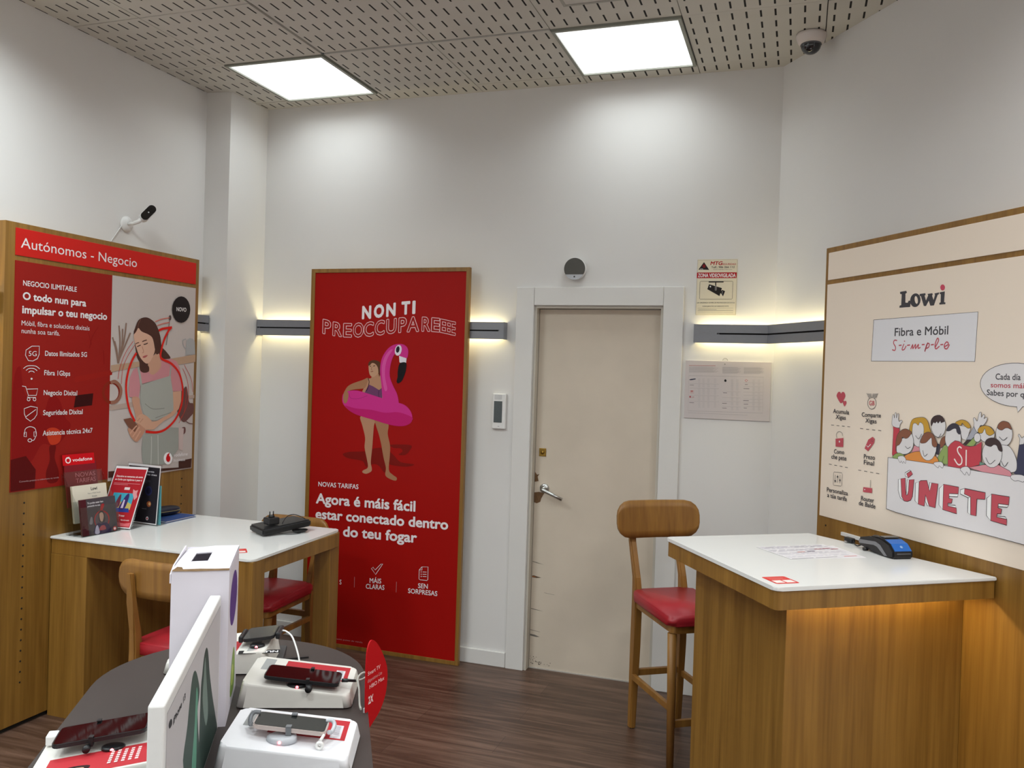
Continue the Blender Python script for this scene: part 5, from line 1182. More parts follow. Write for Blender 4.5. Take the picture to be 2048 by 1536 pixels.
# door in the back wall
door = thing('door_1', 'beige grey scuffed door in a white frame in the back wall', 'door', (DX0, YB, 0)); door['kind'] = 'structure'
DW = DX1 - DX0
bm = bmesh.new(); box(bm, -.105, -.002, -.016, 0, 0, DZ + .102, bev=.003); obj('door_casing', bm, WHITE, door)
bm = bmesh.new(); box(bm, DW + .002, DW + .107, -.016, 0, 0, DZ + .102, bev=.003); obj('door_casing', bm, WHITE, door)
bm = bmesh.new(); box(bm, -.001, DW + .001, -.016, 0, DZ + .002, DZ + .102, bev=.003); obj('door_casing', bm, WHITE, door)
bm = bmesh.new(); box(bm, .0005, .012, 0, .075, 0, DZ - .0005); box(bm, DW - .012, DW - .0005, 0, .075, 0, DZ - .0005); box(bm, .012, DW - .012, 0, .075, DZ - .012, DZ - .0005)
obj('door_jamb', bm, mat('jamb_paint', 'c5beb2', .5, scale=5), door)
leafm = mat('door_paint', 'd2c5b4', .5, scale=3.5, var=.05)
lf = bx('door_leaf', leafm, door, .014, DW - .014, .055, .095, .006, DZ - .015)
LY = .055
def DF(a, b, d): return (a, LY - d, b)
sc_ = [('p', 'scuff_marks', '6b5b4c', [160, 5180, 260, 5200, 700, 5110, 420, 5060, 160, 5080]), ('p', 'scuff_marks', 'b06a3c', [165, 5160, 330, 5140, 400, 5100, 165, 5110]),
       ('p', 'scuff_marks', '8d8579', [160, 6000, 500, 5930, 840, 5850, 400, 5900, 160, 5960]), ('p', 'scuff_marks', '7b7468', [160, 3350, 500, 3300, 900, 3240, 420, 3270, 160, 3310]),
       ('p', 'scuff_marks', '77706a', [150, 1900, 400, 1880, 720, 1790, 500, 1760, 150, 1800]), ('p', 'scuff_marks', '8d8579', [150, 2150, 700, 2080, 720, 2060, 150, 2110]),
       ('p', 'scuff_marks', '8d8579', [900, 4300, 1500, 4240, 1490, 4225, 900, 4280])]
rr = random.Random(5)
for k in range(34):
    x = 170 + abs(rr.gauss(0, 1)) * 480; z = 250 + rr.random() * (420 if x < 700 else 160); s = 12 + rr.random() * 34
    sc_.append(('p', 'scuff_marks', rr.choice(['6f675c', '857c70', '5c5248']), [x - s, z, x - s * .2, z + s * .7, x + s, z + s * .3, x + s * .6, z - s * .5, x - s * .5, z - s * .6]))
flat(lf, [list(a) + [0] for a in sc_], DF, first=4e-4)
bm = bmesh.new(); prism(bm, [(.014, 1.045), (.036, 1.05), (.03, 1.075), (.04, 1.09), (.026, 1.085), (.014, 1.10)], LY - .0012, LY, XZ)
prism(bm, [(.014, .985), (.04, .99), (.072, .985), (.055, .955), (.05, .935), (.03, .925), (.014, .93)], LY - .0012, LY, XZ)
obj('broken_wood_patch', bm, mat('bare_wood', '6e4f30', .7, var=.2, scale=120), lf)
bm = bmesh.new(); box(bm, .035, .075, LY - .004, LY, 1.19, 1.235, bev=.0015); lathe(bm, [(0, 0), (.010, 0), (.010, .006), (0, .006)], 16, Matrix.Translation((.055, LY - .003, 1.212)) @ Matrix.Rotation(R_(90), 4, 'X'))
obj('lock_plate', bm, BRASS, lf)
bm = bmesh.new()
hm = Matrix.Translation((.072, LY, 1.012)) @ Matrix.Rotation(R_(90), 4, 'X')
lathe(bm, [(0, 0), (.026, 0), (.026, .006), (.022, .009), (.011, .010), (.010, .045), (0, .046)], 24, hm)
tube(bm, [(.066, LY - .047, 1.014), (.08, LY - .05, 1.008), (.13, LY - .05, .987), (.188, LY - .05, .963)], .0098, 12)
obj('lever_handle', bm, CHROME, lf, smooth=False)
bm = bmesh.new(); box(bm, .014, DW - .014, .05, .1, 0, .006); obj('door_sill', bm, mat('sill', 'b8b2aa', .5), door)

# ------------------------------------------------------------------ ceiling light panels
DIFF = emit('panel_diffuser', (.97, 1.0, .99), 1.0)
ALU = mat('panel_frame', '8d8e84', .45, metal=.1, var=0)
def panel(k, i, j):
    x, y = GX + .6 * (i + .5), GY - .6 * (j + .5)
    lab = {0: 'square white ceiling light panel nearest the left wall, lit', 1: 'square white ceiling light panel above the grey door, lit'}.get(k, 'lit square ceiling light panel behind the viewer, %s of the %s row' % (('leftmost', 'second from the left', 'third from the left', 'rightmost')[(i - 1) // 3], ('first', 'front', 'middle', 'rear')[j // 3]))
    t = thing('ceiling_light', lab, 'ceiling light', (x, y, H - .004), 0, 'square ceiling light panels')
    bm = bmesh.new(); s, q = .2965, .281
    for a in ((-s, s, -s, -q), (-s, s, q, s), (-s, -q, -q, q), (q, s, -q, q)): box(bm, *a, -.003, .012)
    obj('frame', bm, ALU, t)
    bx('diffuser', DIFF, t, -q, q, -q, q, .004, .009)
    L_ = bpy.data.lights.new('panel_lamp', 'AREA'); L_.shape = 'SQUARE'; L_.size = 2 * q; L_.energy = PANEL_WATTS[j] * (1.5 if i > 4 else .85 if i == 4 else 1.9) if j else PANEL_WATTS[0]; L_.spread = R_(PANEL_SPREAD); L_.color = (.90, .985, 1.0) if i < 5 else (.98, .985, .97)
    lo = bpy.data.objects.new('panel_lamp', L_); C.objects.link(lo); lo.parent = t; lo.location = (0, 0, .0025)
for k, (i, j) in enumerate(PANELS): panel(k, i, j)
# flush hatch in the ceiling
t = thing('ceiling_hatch', 'flush square hatch panel in the slotted ceiling beside the light panel', 'hatch', (-.855, 3.19, H - .005))
bm = bmesh.new(); s, q = .15, .137
for a in ((-s, s, .286, .3), (-s, s, -.3, -.286), (-s, -q, -.286, .286), (q, s, -.286, .286)): box(bm, *a, 0, .01)
obj('hatch_frame', bm, mat('hatch_frame', '9b978f', .5, var=0), t)
bx('hatch_panel', mat('hatch_panel', 'c3bfb9', .6), t, -q, q, -.286, .286, .002, .01)

# ------------------------------------------------------------------ wall light bars
WARM = emit('warm_strip', (1.0, .86, .47), BAR_POWER)
def light_bar(label, loc, rotz, L_, z0=1.834, cut0=0.0, cut1=0.0, groove=(.0, 1.0), joint=None):
    """bar along local X from 0 to L_, wall at local y=0, front at y=-.06"""
    t = thing('wall_light_bar', label, 'wall light', loc, rotz, 'grey wall light bars with a warm glow')
    hz = .094; mid = .047; D_ = .06
    bm = bmesh.new()
    e0 = lambda y: cut0 * (-y) ; e1 = lambda y: L_ - cut1 * (-y)
    def slab(ya, yb, za, zb):
        prism(bm, [(e0(ya), ya), (e1(ya), ya), (e1(yb), yb), (e0(yb), yb)], za, zb, XY)
    slab(-D_, -.045, 0, mid - .004); slab(-D_, -.045, mid + .004, hz)
    slab(-.045, -.0005, .03, .064)
    g0, g1 = groove[0] * L_, groove[1] * L_
    if groove[0] > 0: box(bm, e0(-D_), g0, -D_ + .0005, -.045, mid - .0045, mid + .0045)
    if groove[1] < 1: box(bm, g1, e1(-D_), -D_ + .0005, -.045, mid - .0045, mid + .0045)
    if not cut0: box(bm, -.002, 0, -D_ - .001, -.0005, -.001, hz + .001)
    if not cut1: box(bm, L_, L_ + .002, -D_ - .001, -.0005, -.001, hz + .001)
    obj('housing', bm, GREY, t)
    bm = bmesh.new(); box(bm, g0 + .012, g1 - .012, -.047, -.0452, mid - .0039, mid + .0039); obj('groove', bm, DARK, t)
    for za in (.0645, .0265):
        bm = bmesh.new(); box(bm, .02 + cut0 * .03, L_ - .02 - cut1 * .03, -.034, -.018, za, za + .003); obj('light_strip', bm, WARM, t)
    return t
light_bar('long grey wall light bar running behind the red flamingo poster', (-3.155, YB, 1.835), 0, 1.605, groove=(0, .985))
light_bar('short grey wall light bar beside the door and below the warning sign', (-.512, YB, 1.835), 0, .394, cut1=.53, groove=(.29, 1))
px_, py_ = RWP(0, 0)
light_bar('grey wall light bar on the right wall ending at the cream poster board', (px_, py_, 1.835), RROT, .563, cut0=.53)
light_bar('stub of grey wall light bar between the left poster board and the corner column', (XL, 3.962, 1.835), R_(90), .115)
light_bar('grey wall light bar left of the left poster board at the picture edge', (XL, 1.4, 1.835), R_(90), 1.305)

# ------------------------------------------------------------------ left poster board
BRD = 'poster_board'
t = thing(BRD, 'oak poster board with red Autónomos header behind the brochure table', 'poster board', (-3.24, 2.715, 0), R_(90), 'oak poster boards')
pn = bx('panel', OAK, t, .003, 1.237, 0, .083, .02, 2.2365, bev=.0015)
bx('plinth', DARK, t, .02, 1.22, .012, .08, 0, .0195)
bm = bmesh.new()
for x in (.128, 1.139):
    for k in range(41):
        z = .2 + .0472 * k
        if z < 1.045: lathe(bm, [(0, 0), (.0042, 0), (.0042, .001), (0, .001)], 10, Matrix.Translation((x, -.0002, z)) @ Matrix.Rotation(R_(90), 4, 'X'))
obj('peg_holes', bm, DARK, t)
hs = bx('header_sign', ink('c9241e'), t, .051, 1.208, -.003, -.0003, 2.0935, 2.213, bev=.001)
ps = bx('poster', ink('961f19'), t, .052, 1.211, -.003, -.0003, 1.057, 2.071)
pf = bmesh.new()
def FR(yf): return lambda a, b, d: (a, yf - d, b)
flat(lambda p: hs if p.startswith('header') else ps, [i for i in PRINT_LEFT if i[1] != 'header_sign' and i[1] != 'poster_red_field'], FR(-.003))

# ------------------------------------------------------------------ right poster board
cx_, cy_ = RWP(.565, .125)
t = thing(BRD, 'oak poster board with cream poster of a waving cartoon crowd behind the counter', 'poster board', (cx_, cy_, 0), RROT, 'oak poster boards')
bx('panel', OAK, t, 0, 1.265, 0, .122, .02, 2.2335, bev=.0015)
bx('plinth', DARK, t, .02, 1.245, .012, .12, 0, .0195)
CREAM = ink('eedfcf')
bx('header_sign', CREAM, t, .0205, 1.245, -.003, -.0003, 2.0925, 2.2105, bev=.001)
ps = bx('poster', CREAM, t, .0195, 1.245, -.003, -.0003, 1.0725, 2.0735)
flat(ps, PRINT_RIGHT, FR(-.003))
bm = bmesh.new(); lathe(bm, [(0, 0), (.0042, 0), (.0042, .001), (0, .001)], 10, Matrix.Translation((.062, -.0002, 1.035)) @ Matrix.Rotation(R_(90), 4, 'X')); obj('peg_holes', bm, DARK, t)
# clip the printed banner and bubble at the sheet's right edge
def clip_right(o, lim):
    b = bmesh.new(); b.from_mesh(o.data)
    bmesh.ops.bisect_plane(b, geom=b.verts[:] + b.edges[:] + b.faces[:], plane_co=(lim, 0, 0), plane_no=(1, 0, 0), clear_outer=True)
    b.to_mesh(o.data); b.free()
for o in ps.children: clip_right(o, 1.243)

# ------------------------------------------------------------------ red standing poster at the back wall
t = thing('standing_poster', 'tall red framed poster with flamingo ring woman standing against the back wall', 'poster', (-2.77, 4.36, 0))
bm = bmesh.new()
for a in ((.006, .032, .02, 2.232), (1.0, 1.021, .02, 2.232), (.032, 1.0, 2.209, 2.232), (.032, 1.0, 0.0, .022)): box(bm, a[0], a[1], 0, .026, a[2] if a[2] > .021 else 0, a[3], bev=.001)
obj('frame', bm, OAK, t)
bx('back_panel', OAK, t, .008, 1.019, .0145, .0262, .004, 2.230)
ps = bx('poster_sheet', ink('a20f0a'), t, .0322, .9998, .004, .014, .0222, 2.2088)
flat(ps, PRINT_BACK, FR(.004))

# ------------------------------------------------------------------ small things on the walls
t = thing('warning_sign', 'cream video surveillance warning sign above the wall light bar', 'sign', (-.5135, YB, 1.98))
ps = bx('plate', mat('sign_plate', 'dfd5bd', .35, var=0), t, 0, .2025, -.003, 0, 0, .2885)
flat(ps, PRINT_WARN, FR(-.003), step=2e-5)
t = thing('price_list', 'white price list board with tiny table print beside the door', 'notice', (-.5545, YB, 1.444))
ps = bx('board', mat('list_paper', 'c9c0bf', .3, var=0), t, -.002, .426, -.006, 0, 0, .3, bev=.001)
flat(ps, PRINT_PRICE, FR(-.006), step=2e-6)
bm = bmesh.new(); tube(bm, [(.198 + .012 * math.cos(a), -.003, .303 + .012 * math.sin(a)) for a in [math.pi * k / 8 for k in range(9)]], .0012, 6)
lathe(bm, [(0, 0), (.003, 0), (.003, .002), (0, .002)], 10, Matrix.Translation((.198, -.006, .285)) @ Matrix.Rotation(R_(90), 4, 'X'))
obj('hook', bm, mat('hook', '8d8a85', .4, metal=.5, var=0), t)
t = thing('alarm_keypad', 'small white wall keypad with a dark display left of the door', 'keypad', (-1.615, YB, 1.335))
bx('housing', WPL, t, 0, .078, -.02, 0, 0, .197, bev=.004)
bx('display', mat('lcd', '4c5354', .25, var=.1, scale=200), t, .009, .058, -.0215, -.0195, .035, .155, bev=.001)
bm = bmesh.new()
for k in range(9): box(bm, .012, .055, -.0203, -.0198, .165 + .003 * k, .1662 + .003 * k)
obj('speaker_slots', bm, mat('slot_grey', 'b0afb0', .6, var=0), t)
bx('logo_dot', mat('slot_grey', 'b0afb0'), t, .034, .044, -.0202, -.0199, .012, .016)
t = thing('wall_siren', 'round dark grey alarm siren on the wall above the door', 'alarm', (-1.163, YB, 2.224))
mx_ = Matrix.Rotation(R_(90), 4, 'X')
bm = bmesh.new(); lathe(bm, [(0, 0), (.058, 0), (.0605, .012), (.06, .026), (.056, .03), (0, .03)], 40, mx_); obj('housing', bm, WPL, t)
bm = bmesh.new(); P_ = []
for k in range(25):
    a = R_(-31 + (242) * k / 24); P_.append((.0585 * math.cos(a), .0585 * math.sin(a)))
prism(bm, P_, -.0335, -.0302, XZ); obj('grille', bm, mat('siren_grey', '4e4c47', .6, var=.05, scale=150), t)
bm = bmesh.new(); P_ = []
for k in range(13):
    a = R_(211 + (118) * k / 12); P_.append((.0585 * math.cos(a), .0585 * math.sin(a) - .001))
prism(bm, P_, -.0325, -.0302, XZ); obj('lower_cover', bm, mat('siren_light', 'b9bcc2', .4, var=0), t)
bm = bmesh.new(); lathe(bm, [(0, 0), (.004, 0), (.004, .001), (0, .001)], 10, Matrix.Translation((0, -.0325, -.043)) @ mx_); obj('indicator', bm, BLACK, t)
# bracket camera on the left wall
t = thing('security_camera', 'small white bracket camera with black face on the left wall above the poster board', 'camera', (XL, 3.486, 2.357))
my_ = Matrix.Rotation(R_(90), 4, 'Y')
bm = bmesh.new(); lathe(bm, [(0, 0), (.041, 0), (.041, .006), (.036, .012), (.014, .016), (0, .016)], 28, my_); obj('wall_mount', bm, WPL, t)
bm = bmesh.new(); tube(bm, [(.012, 0, .002), (.045, .004, .004), (.07, .01, .014), (.085, .018, .03)], [.009, .009, .011, .012], 12); obj('arm', bm, WPL, t)
bz = Vector((.03, .055, .075)).normalized(); bn = Vector((.75, -.62, .05)); bn = (bn - bz * bn.dot(bz)).normalized(); bxv = bn.cross(bz)
bmx = Matrix((( bxv.x, bn.x, bz.x, .085), (bxv.y, bn.y, bz.y, .012), (bxv.z, bn.z, bz.z, .022), (0, 0, 0, 1)))
def capsule(bm, r, L_, y0, y1, mtx, n=10, mi=0, bev=0):
    P = [(r * math.cos(a), L_ - r + r * math.sin(a)) for a in [math.pi * k / n for k in range(n + 1)]] + [(r * math.cos(a), r + r * math.sin(a)) for a in [math.pi + math.pi * k / n for k in range(n + 1)]]
    tt = bmesh.new(); prism(tt, P, y0, y1, XZ)
    if bev: bmesh.ops.bevel(tt, geom=[e for e in tt.edges if abs(e.verts[0].co.y - e.verts[1].co.y) < 1e-6], offset=bev, segments=2, affect='EDGES')
    merge(bm, tt, mi, mtx)
bm = bmesh.new(); capsule(bm, .023, .1, -.028, .022, bmx, bev=.006); obj('camera_body', bm, WPL, t)
bm = bmesh.new(); capsule(bm, .0205, .094, .0215, .0245, bmx @ Matrix.Translation((0, 0, .003)), bev=.001); fp = obj('face_plate', bm, GLOSS, t)
bm = bmesh.new(); lathe(bm, [(0, 0), (.0035, 0), (.0035, .001), (0, .001)], 12, bmx @ Matrix.Translation((0, .0245, .05)) @ Matrix.Rotation(R_(-90), 4, 'X')); obj('lens', bm, mat('lens_ring', 'c9cacc', .3, var=0), fp)
bm = bmesh.new(); tube(bm, smooth_pts([(.006, -.035, -.012), (.005, -.07, -.06), (.004, -.095, -.095), (.004, -.11, -.118)], False), .0022, 6); obj('cable', bm, WPL, t)
# dome camera
t = thing('dome_camera', 'white dome security camera with dark dome under the ceiling corner', 'camera', (.006, 4.06, H))
bm = bmesh.new(); lathe(bm, [(0, 0), (.066, 0), (.066, -.012), (.058, -.035), (.05, -.045), (0, -.045)], 36); obj('base', bm, mat('dome_white', 'd8cfcb', .4, var=0), t)
bm = bmesh.new(); lathe(bm, [(.0455, -.0452)] + [(.044 * math.cos(a), -.05 - .04 * math.sin(a)) for a in [math.pi / 2 * k / 8 for k in range(9)]], 32); obj('dome', bm, mat('smoked_dome', '16161c', .06, spec=.8, var=0), t)
bm = bmesh.new(); lathe(bm, [(.0458, -.0455), (.047, -.049), (.0445, -.052)], 32); obj('ring', bm, mat('dome_ring', '5b5a5e', .4, var=0), t)
# ------------------------------------------------------------------ brochure table on the left
ZT = .83
TAB = [(-3.238, 2.985), (-2.135, 2.985), (-2.170, 3.755), (-3.10, 3.755), (-3.238, 3.755)]
t = thing('table', 'square oak table with white top at the left, holding brochures', 'table', (-2.7, 3.37, 0))
def off(pts, o): return [(a - o[0], b - o[1]) for a, b in pts]
O_ = (-2.7, 3.37)
def rounded(pts, r, n=5, skip=()):
    out = []
    N_ = len(pts)
    for i in range(N_):
        p = Vector(pts[i]); a = Vector(pts[i - 1]) - p; b = Vector(pts[(i + 1) % N_]) - p
        if i in skip: out.append(tuple(p)); continue
        a.normalize(); b.normalize()
        ang = a.angle(b); q = r / math.tan(ang / 2); A = p + a * q; B = p + b * q
        for k in range(n + 1):
            s = k / n; out.append(tuple((1 - s) ** 2 * A + 2 * s * (1 - s) * p + s * s * B))
    return out
def slab(bm, pts, z0, z1, bev=.002):
    tt = bmesh.new(); prism(tt, pts, z0, z1, XY)
    if bev: bmesh.ops.bevel(tt, geom=[e for e in tt.edges if abs(e.verts[0].co.z - e.verts[1].co.z) < 1e-6], offset=bev, segments=2, affect='EDGES')
    merge(bm, tt)
bm = bmesh.new(); slab(bm, off(rounded([(-3.238, 2.985), (-2.135, 2.985), (-2.170, 3.755), (-3.238, 3.755)], .03, skip=(0, 3)), O_), ZT - .011, ZT); obj('tabletop', bm, TOPW, t)
ZA = ZT - .0115
bm = bmesh.new()
box(bm, -.535, .535, -.379, -.349, ZA - .068, ZA, bev=.001); box(bm, -.535, .5, .349, .379, ZA - .068, ZA, bev=.001); box(bm, .515, .545, -.349, .349, ZA - .068, ZA, bev=.001)
obj('apron', bm, OAK, t)
bx('side_panel', OAK, t, -.535, -.325, -.381, .38, .0, ZA - .069, bev=.001)
for y in (-.381, .292):
    x1 = .561 if y < 0 else .53
    bx('leg', OAK, t, x1 - .09, x1, y, y + .088, 0, ZA, bev=.003)

# ------------------------------------------------------------------ chairs and bar stool
def seat_mesh(rw, fw, y0, y1, z0, z1):
    bm = bmesh.new(); slab(bm, rounded([(-rw, y0), (rw, y0), (fw, y1), (-fw, y1)], .035), z0, z1, bev=.012)
    return bm
def make_chair(name, label, cat, group, sh, bt, bb, loc, rotz, foot=None, ln=1.0):
    t = thing(name, label, cat, loc, rotz, group)
    rw, fw = .118, .134
    o = obj('seat', seat_mesh(rw + .03, fw + .035, -.205, .235, sh - .05, sh), REDL, t)
    for v in o.data.vertices:      # a seat dished in the middle, with a waterfall front
        c = v.co
        if c.z > sh - .02: c.z -= .012 * (1 - min(1, (c.x / .15) ** 2)) * (1 - min(1, (c.y / .22) ** 2)); c.z -= max(0, c.y - .15) * .12
    for p in o.data.polygons: p.use_smooth = True
    bm = bmesh.new(); slab(bm, rounded([(-rw - .012, -.2), (rw + .012, -.2), (fw + .012, .215), (-fw - .012, .215)], .02), sh - .085, sh - .0505, bev=.003); obj('seat_frame', bm, OAKD, t)
    # backrest: a rounded board bent around the sitter
    bm = bmesh.new(); W_, hh = .213, (bt - bb) / 2; r = .07; cz = (bt + bb) / 2; n = 28; F_, B_ = [], []
    outline = rounded([(-W_, -hh), (W_, -hh), (W_, hh), (-W_, hh)], r, 7)
    def bend(a, b, th): return (a, -.215 - (.030 + (cz + b - sh) * .10) * ln + .35 * a * a * 1.6 + th, cz + b)
    tt = bmesh.new(); cols = 15
    def zlim(x):
        k = max(0, abs(x) - (W_ - r)); return hh - (r - math.sqrt(max(0, r * r - k * k)))
    g = []
    for th in (-.007, .007):
        rows = []
        for i in range(cols + 1):
            x = -W_ * math.cos(math.pi * i / cols); zl = max(.004, zlim(x)); rows.append([tt.verts.new(bend(x, zl * s, th)) for s in (-1, -.6, 0, .6, 1)])
        g.append(rows)
    for i in range(cols):
        for j in range(4):
            f = tt.faces.new((g[0][i][j], g[0][i + 1][j], g[0][i + 1][j + 1], g[0][i][j + 1])); f.smooth = True
            f = tt.faces.new((g[1][i][j], g[1][i][j + 1], g[1][i + 1][j + 1], g[1][i + 1][j])); f.smooth = True
        for j in (0, 4): tt.faces.new((g[0][i][j], g[1][i][j], g[1][i + 1][j], g[0][i + 1][j]) if j else (g[0][i][j], g[0][i + 1][j], g[1][i + 1][j], g[1][i][j]))
    for i in (0, cols):
        for j in range(4): tt.faces.new((g[0][i][j], g[0][i][j + 1], g[1][i][j + 1], g[1][i][j]))
    bmesh.ops.recalc_face_normals(tt, faces=tt.faces[:])
    merge(bm, tt); obj('backrest', bm, OAKD, t)
    for s in (-1, 1):
        bm = bmesh.new(); x = s * rw
        yb = -.232 - (.030 + (bb + .09 - sh) * .10) * ln
        path = [((x, -.225, 0.004), .030, .036), ((x, -.212, sh * .6), .034, .042), ((x, -.208, sh - .03), .036, .048), ((x, -.216 - .006 * ln, sh + .05), .032, .036), ((x, yb + .012, bb - .02), .032, .028), ((x, yb - .002, bb + .1), .028, .022)]
        tt = bmesh.new(); prev = None
        for (p, wx, wy) in path:
            ring = [tt.verts.new((p[0] + a * wx / 2, p[1] + b * wy / 2, p[2])) for a, b in ((-1, -1), (1, -1), (1, 1), (-1, 1))]
            if prev:
                for k in range(4): tt.faces.new((prev[k], prev[(k + 1) % 4], ring[(k + 1) % 4], ring[k]))
            else: tt.faces.new(ring[::-1])
            prev = ring
        tt.faces.new(prev)
        bmesh.ops.bevel(tt, geom=[e for e in tt.edges if abs(e.verts[0].co.z - e.verts[1].co.z) > .01], offset=.006, segments=2, affect='EDGES')
        merge(bm, tt); o = obj('rear_leg', bm, OAKD, t)
        bx('foot_pad', BLACK, o, x - .012, x + .012, -.236, -.214, 0, .0045)
        bm = bmesh.new(); tube(bm, [(s * fw, .205, .004), (s * fw, .198, sh * .5), (s * fw, .188, sh - .088)], [.0155, .019, .0205], 14); o = obj('front_leg', bm, OAKD, t)
        bx('foot_pad', BLACK, o, s * fw - .01, s * fw + .01, .195, .215, 0, .0045)
    fz = foot or sh * .62
    bm = bmesh.new()
    for s in (-1, 1): bar(bm, (s * (rw + .002), -.20, fz + .0), (s * (fw - .004), .19, fz + .0), .018, .02) if 0 else box(bm, s * .126 - .009, s * .126 + .009, -.2, .19, fz - .016, fz + .012, bev=.002)
    obj('side_stretchers', bm, OAKD, t)
    bx('rear_stretcher', OAKD, t, -.105, .105, -.224, -.203, fz + .0, fz + .03, bev=.002)
    bx('front_stretcher', OAKD, t, -.12, .12, .188, .206, fz - .075 if foot else fz + .02, fz - .045 if foot else fz + .05, bev=.002)
    return t
make_chair('bar_stool', 'tall oak bar stool with red seat beside the counter and door', 'stool', None, .66, 1.062, .887, (-.462, 3.807, 0), R_(214.6), foot=.25)
GR = 'oak chairs with red seats at the brochure table'
make_chair('chair', 'oak chair with red seat pushed under the near side of the brochure table', 'chair', GR, .50, .842, .690, (-2.405, 2.965, 0), 0, ln=.25)
make_chair('chair', 'oak chair with red seat behind the brochure table, beside the red poster', 'chair', GR, .50, .836, .685, (-2.55, 3.70, 0), R_(180), ln=.6)

# ------------------------------------------------------------------ counter on the right
ZC = 1.027
t = thing('counter', 'oak counter with white top standing against the cream poster board on the right', 'counter', (*RWP(1.1, .5), 0), RROT)
def UV(u, v): return (u - 1.1, -(v - .5))       # local coordinates: X along the wall, -Y into the room
ctop = [UV(*p) for p in ((.742, .290), (1.520, .128), (1.530, .962), (.748, .940))]
bm = bmesh.new(); slab(bm, rounded(ctop, .022, skip=(0, 1)), ZC - .0125, ZC); obj('countertop', bm, TOPW, t)
ring = [UV(*p) for p in ((.748, .292), (1.516, .132), (1.526, .957), (.752, .935))]
inn = [UV(*p) for p in ((.766, .309), (1.498, .156), (1.507, .938), (.770, .917))]
bm = bmesh.new(); tt = bmesh.new(); out = rounded(ring, .02, skip=(0, 1)); K_ = len(out)
def corner(i): return inn[0] if i == 0 else inn[1] if i == 1 else inn[2] if i < 2 + 6 else inn[3]
lay = [[tt.verts.new((*p, z)) for p in out] for z in (ZC - .071, ZC - .0128)] + [[tt.verts.new((*p, z)) for p in inn] for z in (ZC - .071, ZC - .0128)]
for i in range(K_):
    q = (i + 1) % K_; tt.faces.new((lay[0][i], lay[0][q], lay[1][q], lay[1][i]))
    a_, c_ = inn.index(corner(i)), inn.index(corner(q))
    for o_, n_ in ((0, 2), (1, 3)):
        if a_ == c_: tt.faces.new((lay[o_][i], lay[o_][q], lay[n_][a_]))
        else: tt.faces.new((lay[o_][i], lay[o_][q], lay[n_][c_], lay[n_][a_]))
for i in range(4): tt.faces.new((lay[2][i], lay[2][(i + 1) % 4], lay[3][(i + 1) % 4], lay[3][i]))
bmesh.ops.recalc_face_normals(tt, faces=tt.faces[:]); merge(bm, tt); obj('apron', bm, OAK, t)
zb = ZC - .0129
bm = bmesh.new(); prism(bm, [UV(*p) for p in ((1.345, .127), (1.385, .127), (1.385, .822), (1.345, .822))], 0, ZC - .0715, XY); prism(bm, [UV(*p) for p in ((1.345, .195), (1.385, .190), (1.385, .822), (1.345, .822))], ZC - .0714, zb, XY); obj('side_panel', bm, OAK, t)
bm = bmesh.new(); prism(bm, [UV(*p) for p in ((.785, .785), (1.3447, .785), (1.3447, .822), (.785, .822))], 0, zb, XY); obj('front_panel', bm, OAK, t)
bm = bmesh.new(); box(bm, *sorted((UV(1.408, 0)[0], UV(1.430, 0)[0])), *sorted((UV(0, .185)[1], UV(0, .81)[1])), zb - .006, zb - .0005); obj('light_strip', bm, emit('counter_strip', (1.0, .80, .42), STRIP_POWER), t)

def on_counter(u, v, dz=0): return (*RWP(u, v), ZC + dz)
# payment terminal
t = thing('payment_terminal', 'black and grey card payment terminal with blue end on the counter', 'card terminal', on_counter(1.045, .245), RROT - R_(3))
prof = [(0, .014), (0, .043), (.06, .058), (.10, .064), (.135, .062), (.172, .05), (.196, .027), (.198, .008), (.188, 0), (.15, 0), (.05, .01)]
bm = bmesh.new(); tt = bmesh.new(); prism(tt, prof, -.042, .042, XZ)
bmesh.ops.bevel(tt, geom=[e for e in tt.edges if abs(e.verts[0].co.y - e.verts[1].co.y) < 1e-6], offset=.006, segments=2, affect='EDGES'); merge(bm, tt); body = obj('body', bm, BLACK, t)
bm = bmesh.new(); prism(bm, [(.004, .022), (.004, .036), (.1, .045), (.125, .038), (.165, .006), (.15, .004), (.11, .028), (.09, .031)], -.0435, -.0415, XZ); obj('side_stripe', bm, mat('terminal_grey', '85868a', .35, metal=.4, var=0), t)
bm = bmesh.new(); prism(bm, [(.14, .0605), (.173, .0515), (.1965, .03), (.1945, .027), (.172, .047), (.14, .057)], -.034, .034, XZ); bc = obj('blue_cover', bm, mat('terminal_blue', '1b62b4', .3, var=0), t)
bm = bmesh.new(); lathe(bm, [(0, 0), (.006, 0), (.006, .0008), (0, .0008)], 14, Matrix.Translation((.185, 0, .0415)) @ Matrix.Rotation(R_(43), 4, 'Y')); obj('contactless_mark', bm, mat('mark_blue', '7fa4d8', .4, var=0), bc)
bm = bmesh.new(); prism(bm, [(.105, .0645), (.132, .0635), (.132, .0665), (.105, .0672)], -.03, .03, XZ); obj('paper_cover', bm, mat('smoke_grey', '3a3c40', .2, var=0), t)
bx('paper_slot', mat('slot_edge', '55565a', .3, var=0), t, .1985, .1995, -.028, .028, .018, .022)
bm = bmesh.new(); tube(bm, [(.045, -.052, .007), (.045, -.036, .007)], .0068, 12); obj('rubber_foot', bm, BLACK, t)
t = thing('power_adapter', 'round black plug-in adapter behind the payment terminal on the counter', 'power adapter', on_counter(1.015, .185), RROT)
bm = bmesh.new()
lathe(bm, [(0, 0), (.016, .001), (.021, .010), (.022, .022), (.018, .035), (.010, .041), (0, .042)], 22); obj('adapter_body', bm, BLACK, t)
bm = bmesh.new(); tube(bm, [(-.01, .012, .02), (-.012, .03, .02)], .002, 8); tube(bm, [(.01, .012, .02), (.008, .03, .02)], .002, 8); obj('prongs', bm, CHROME, t)
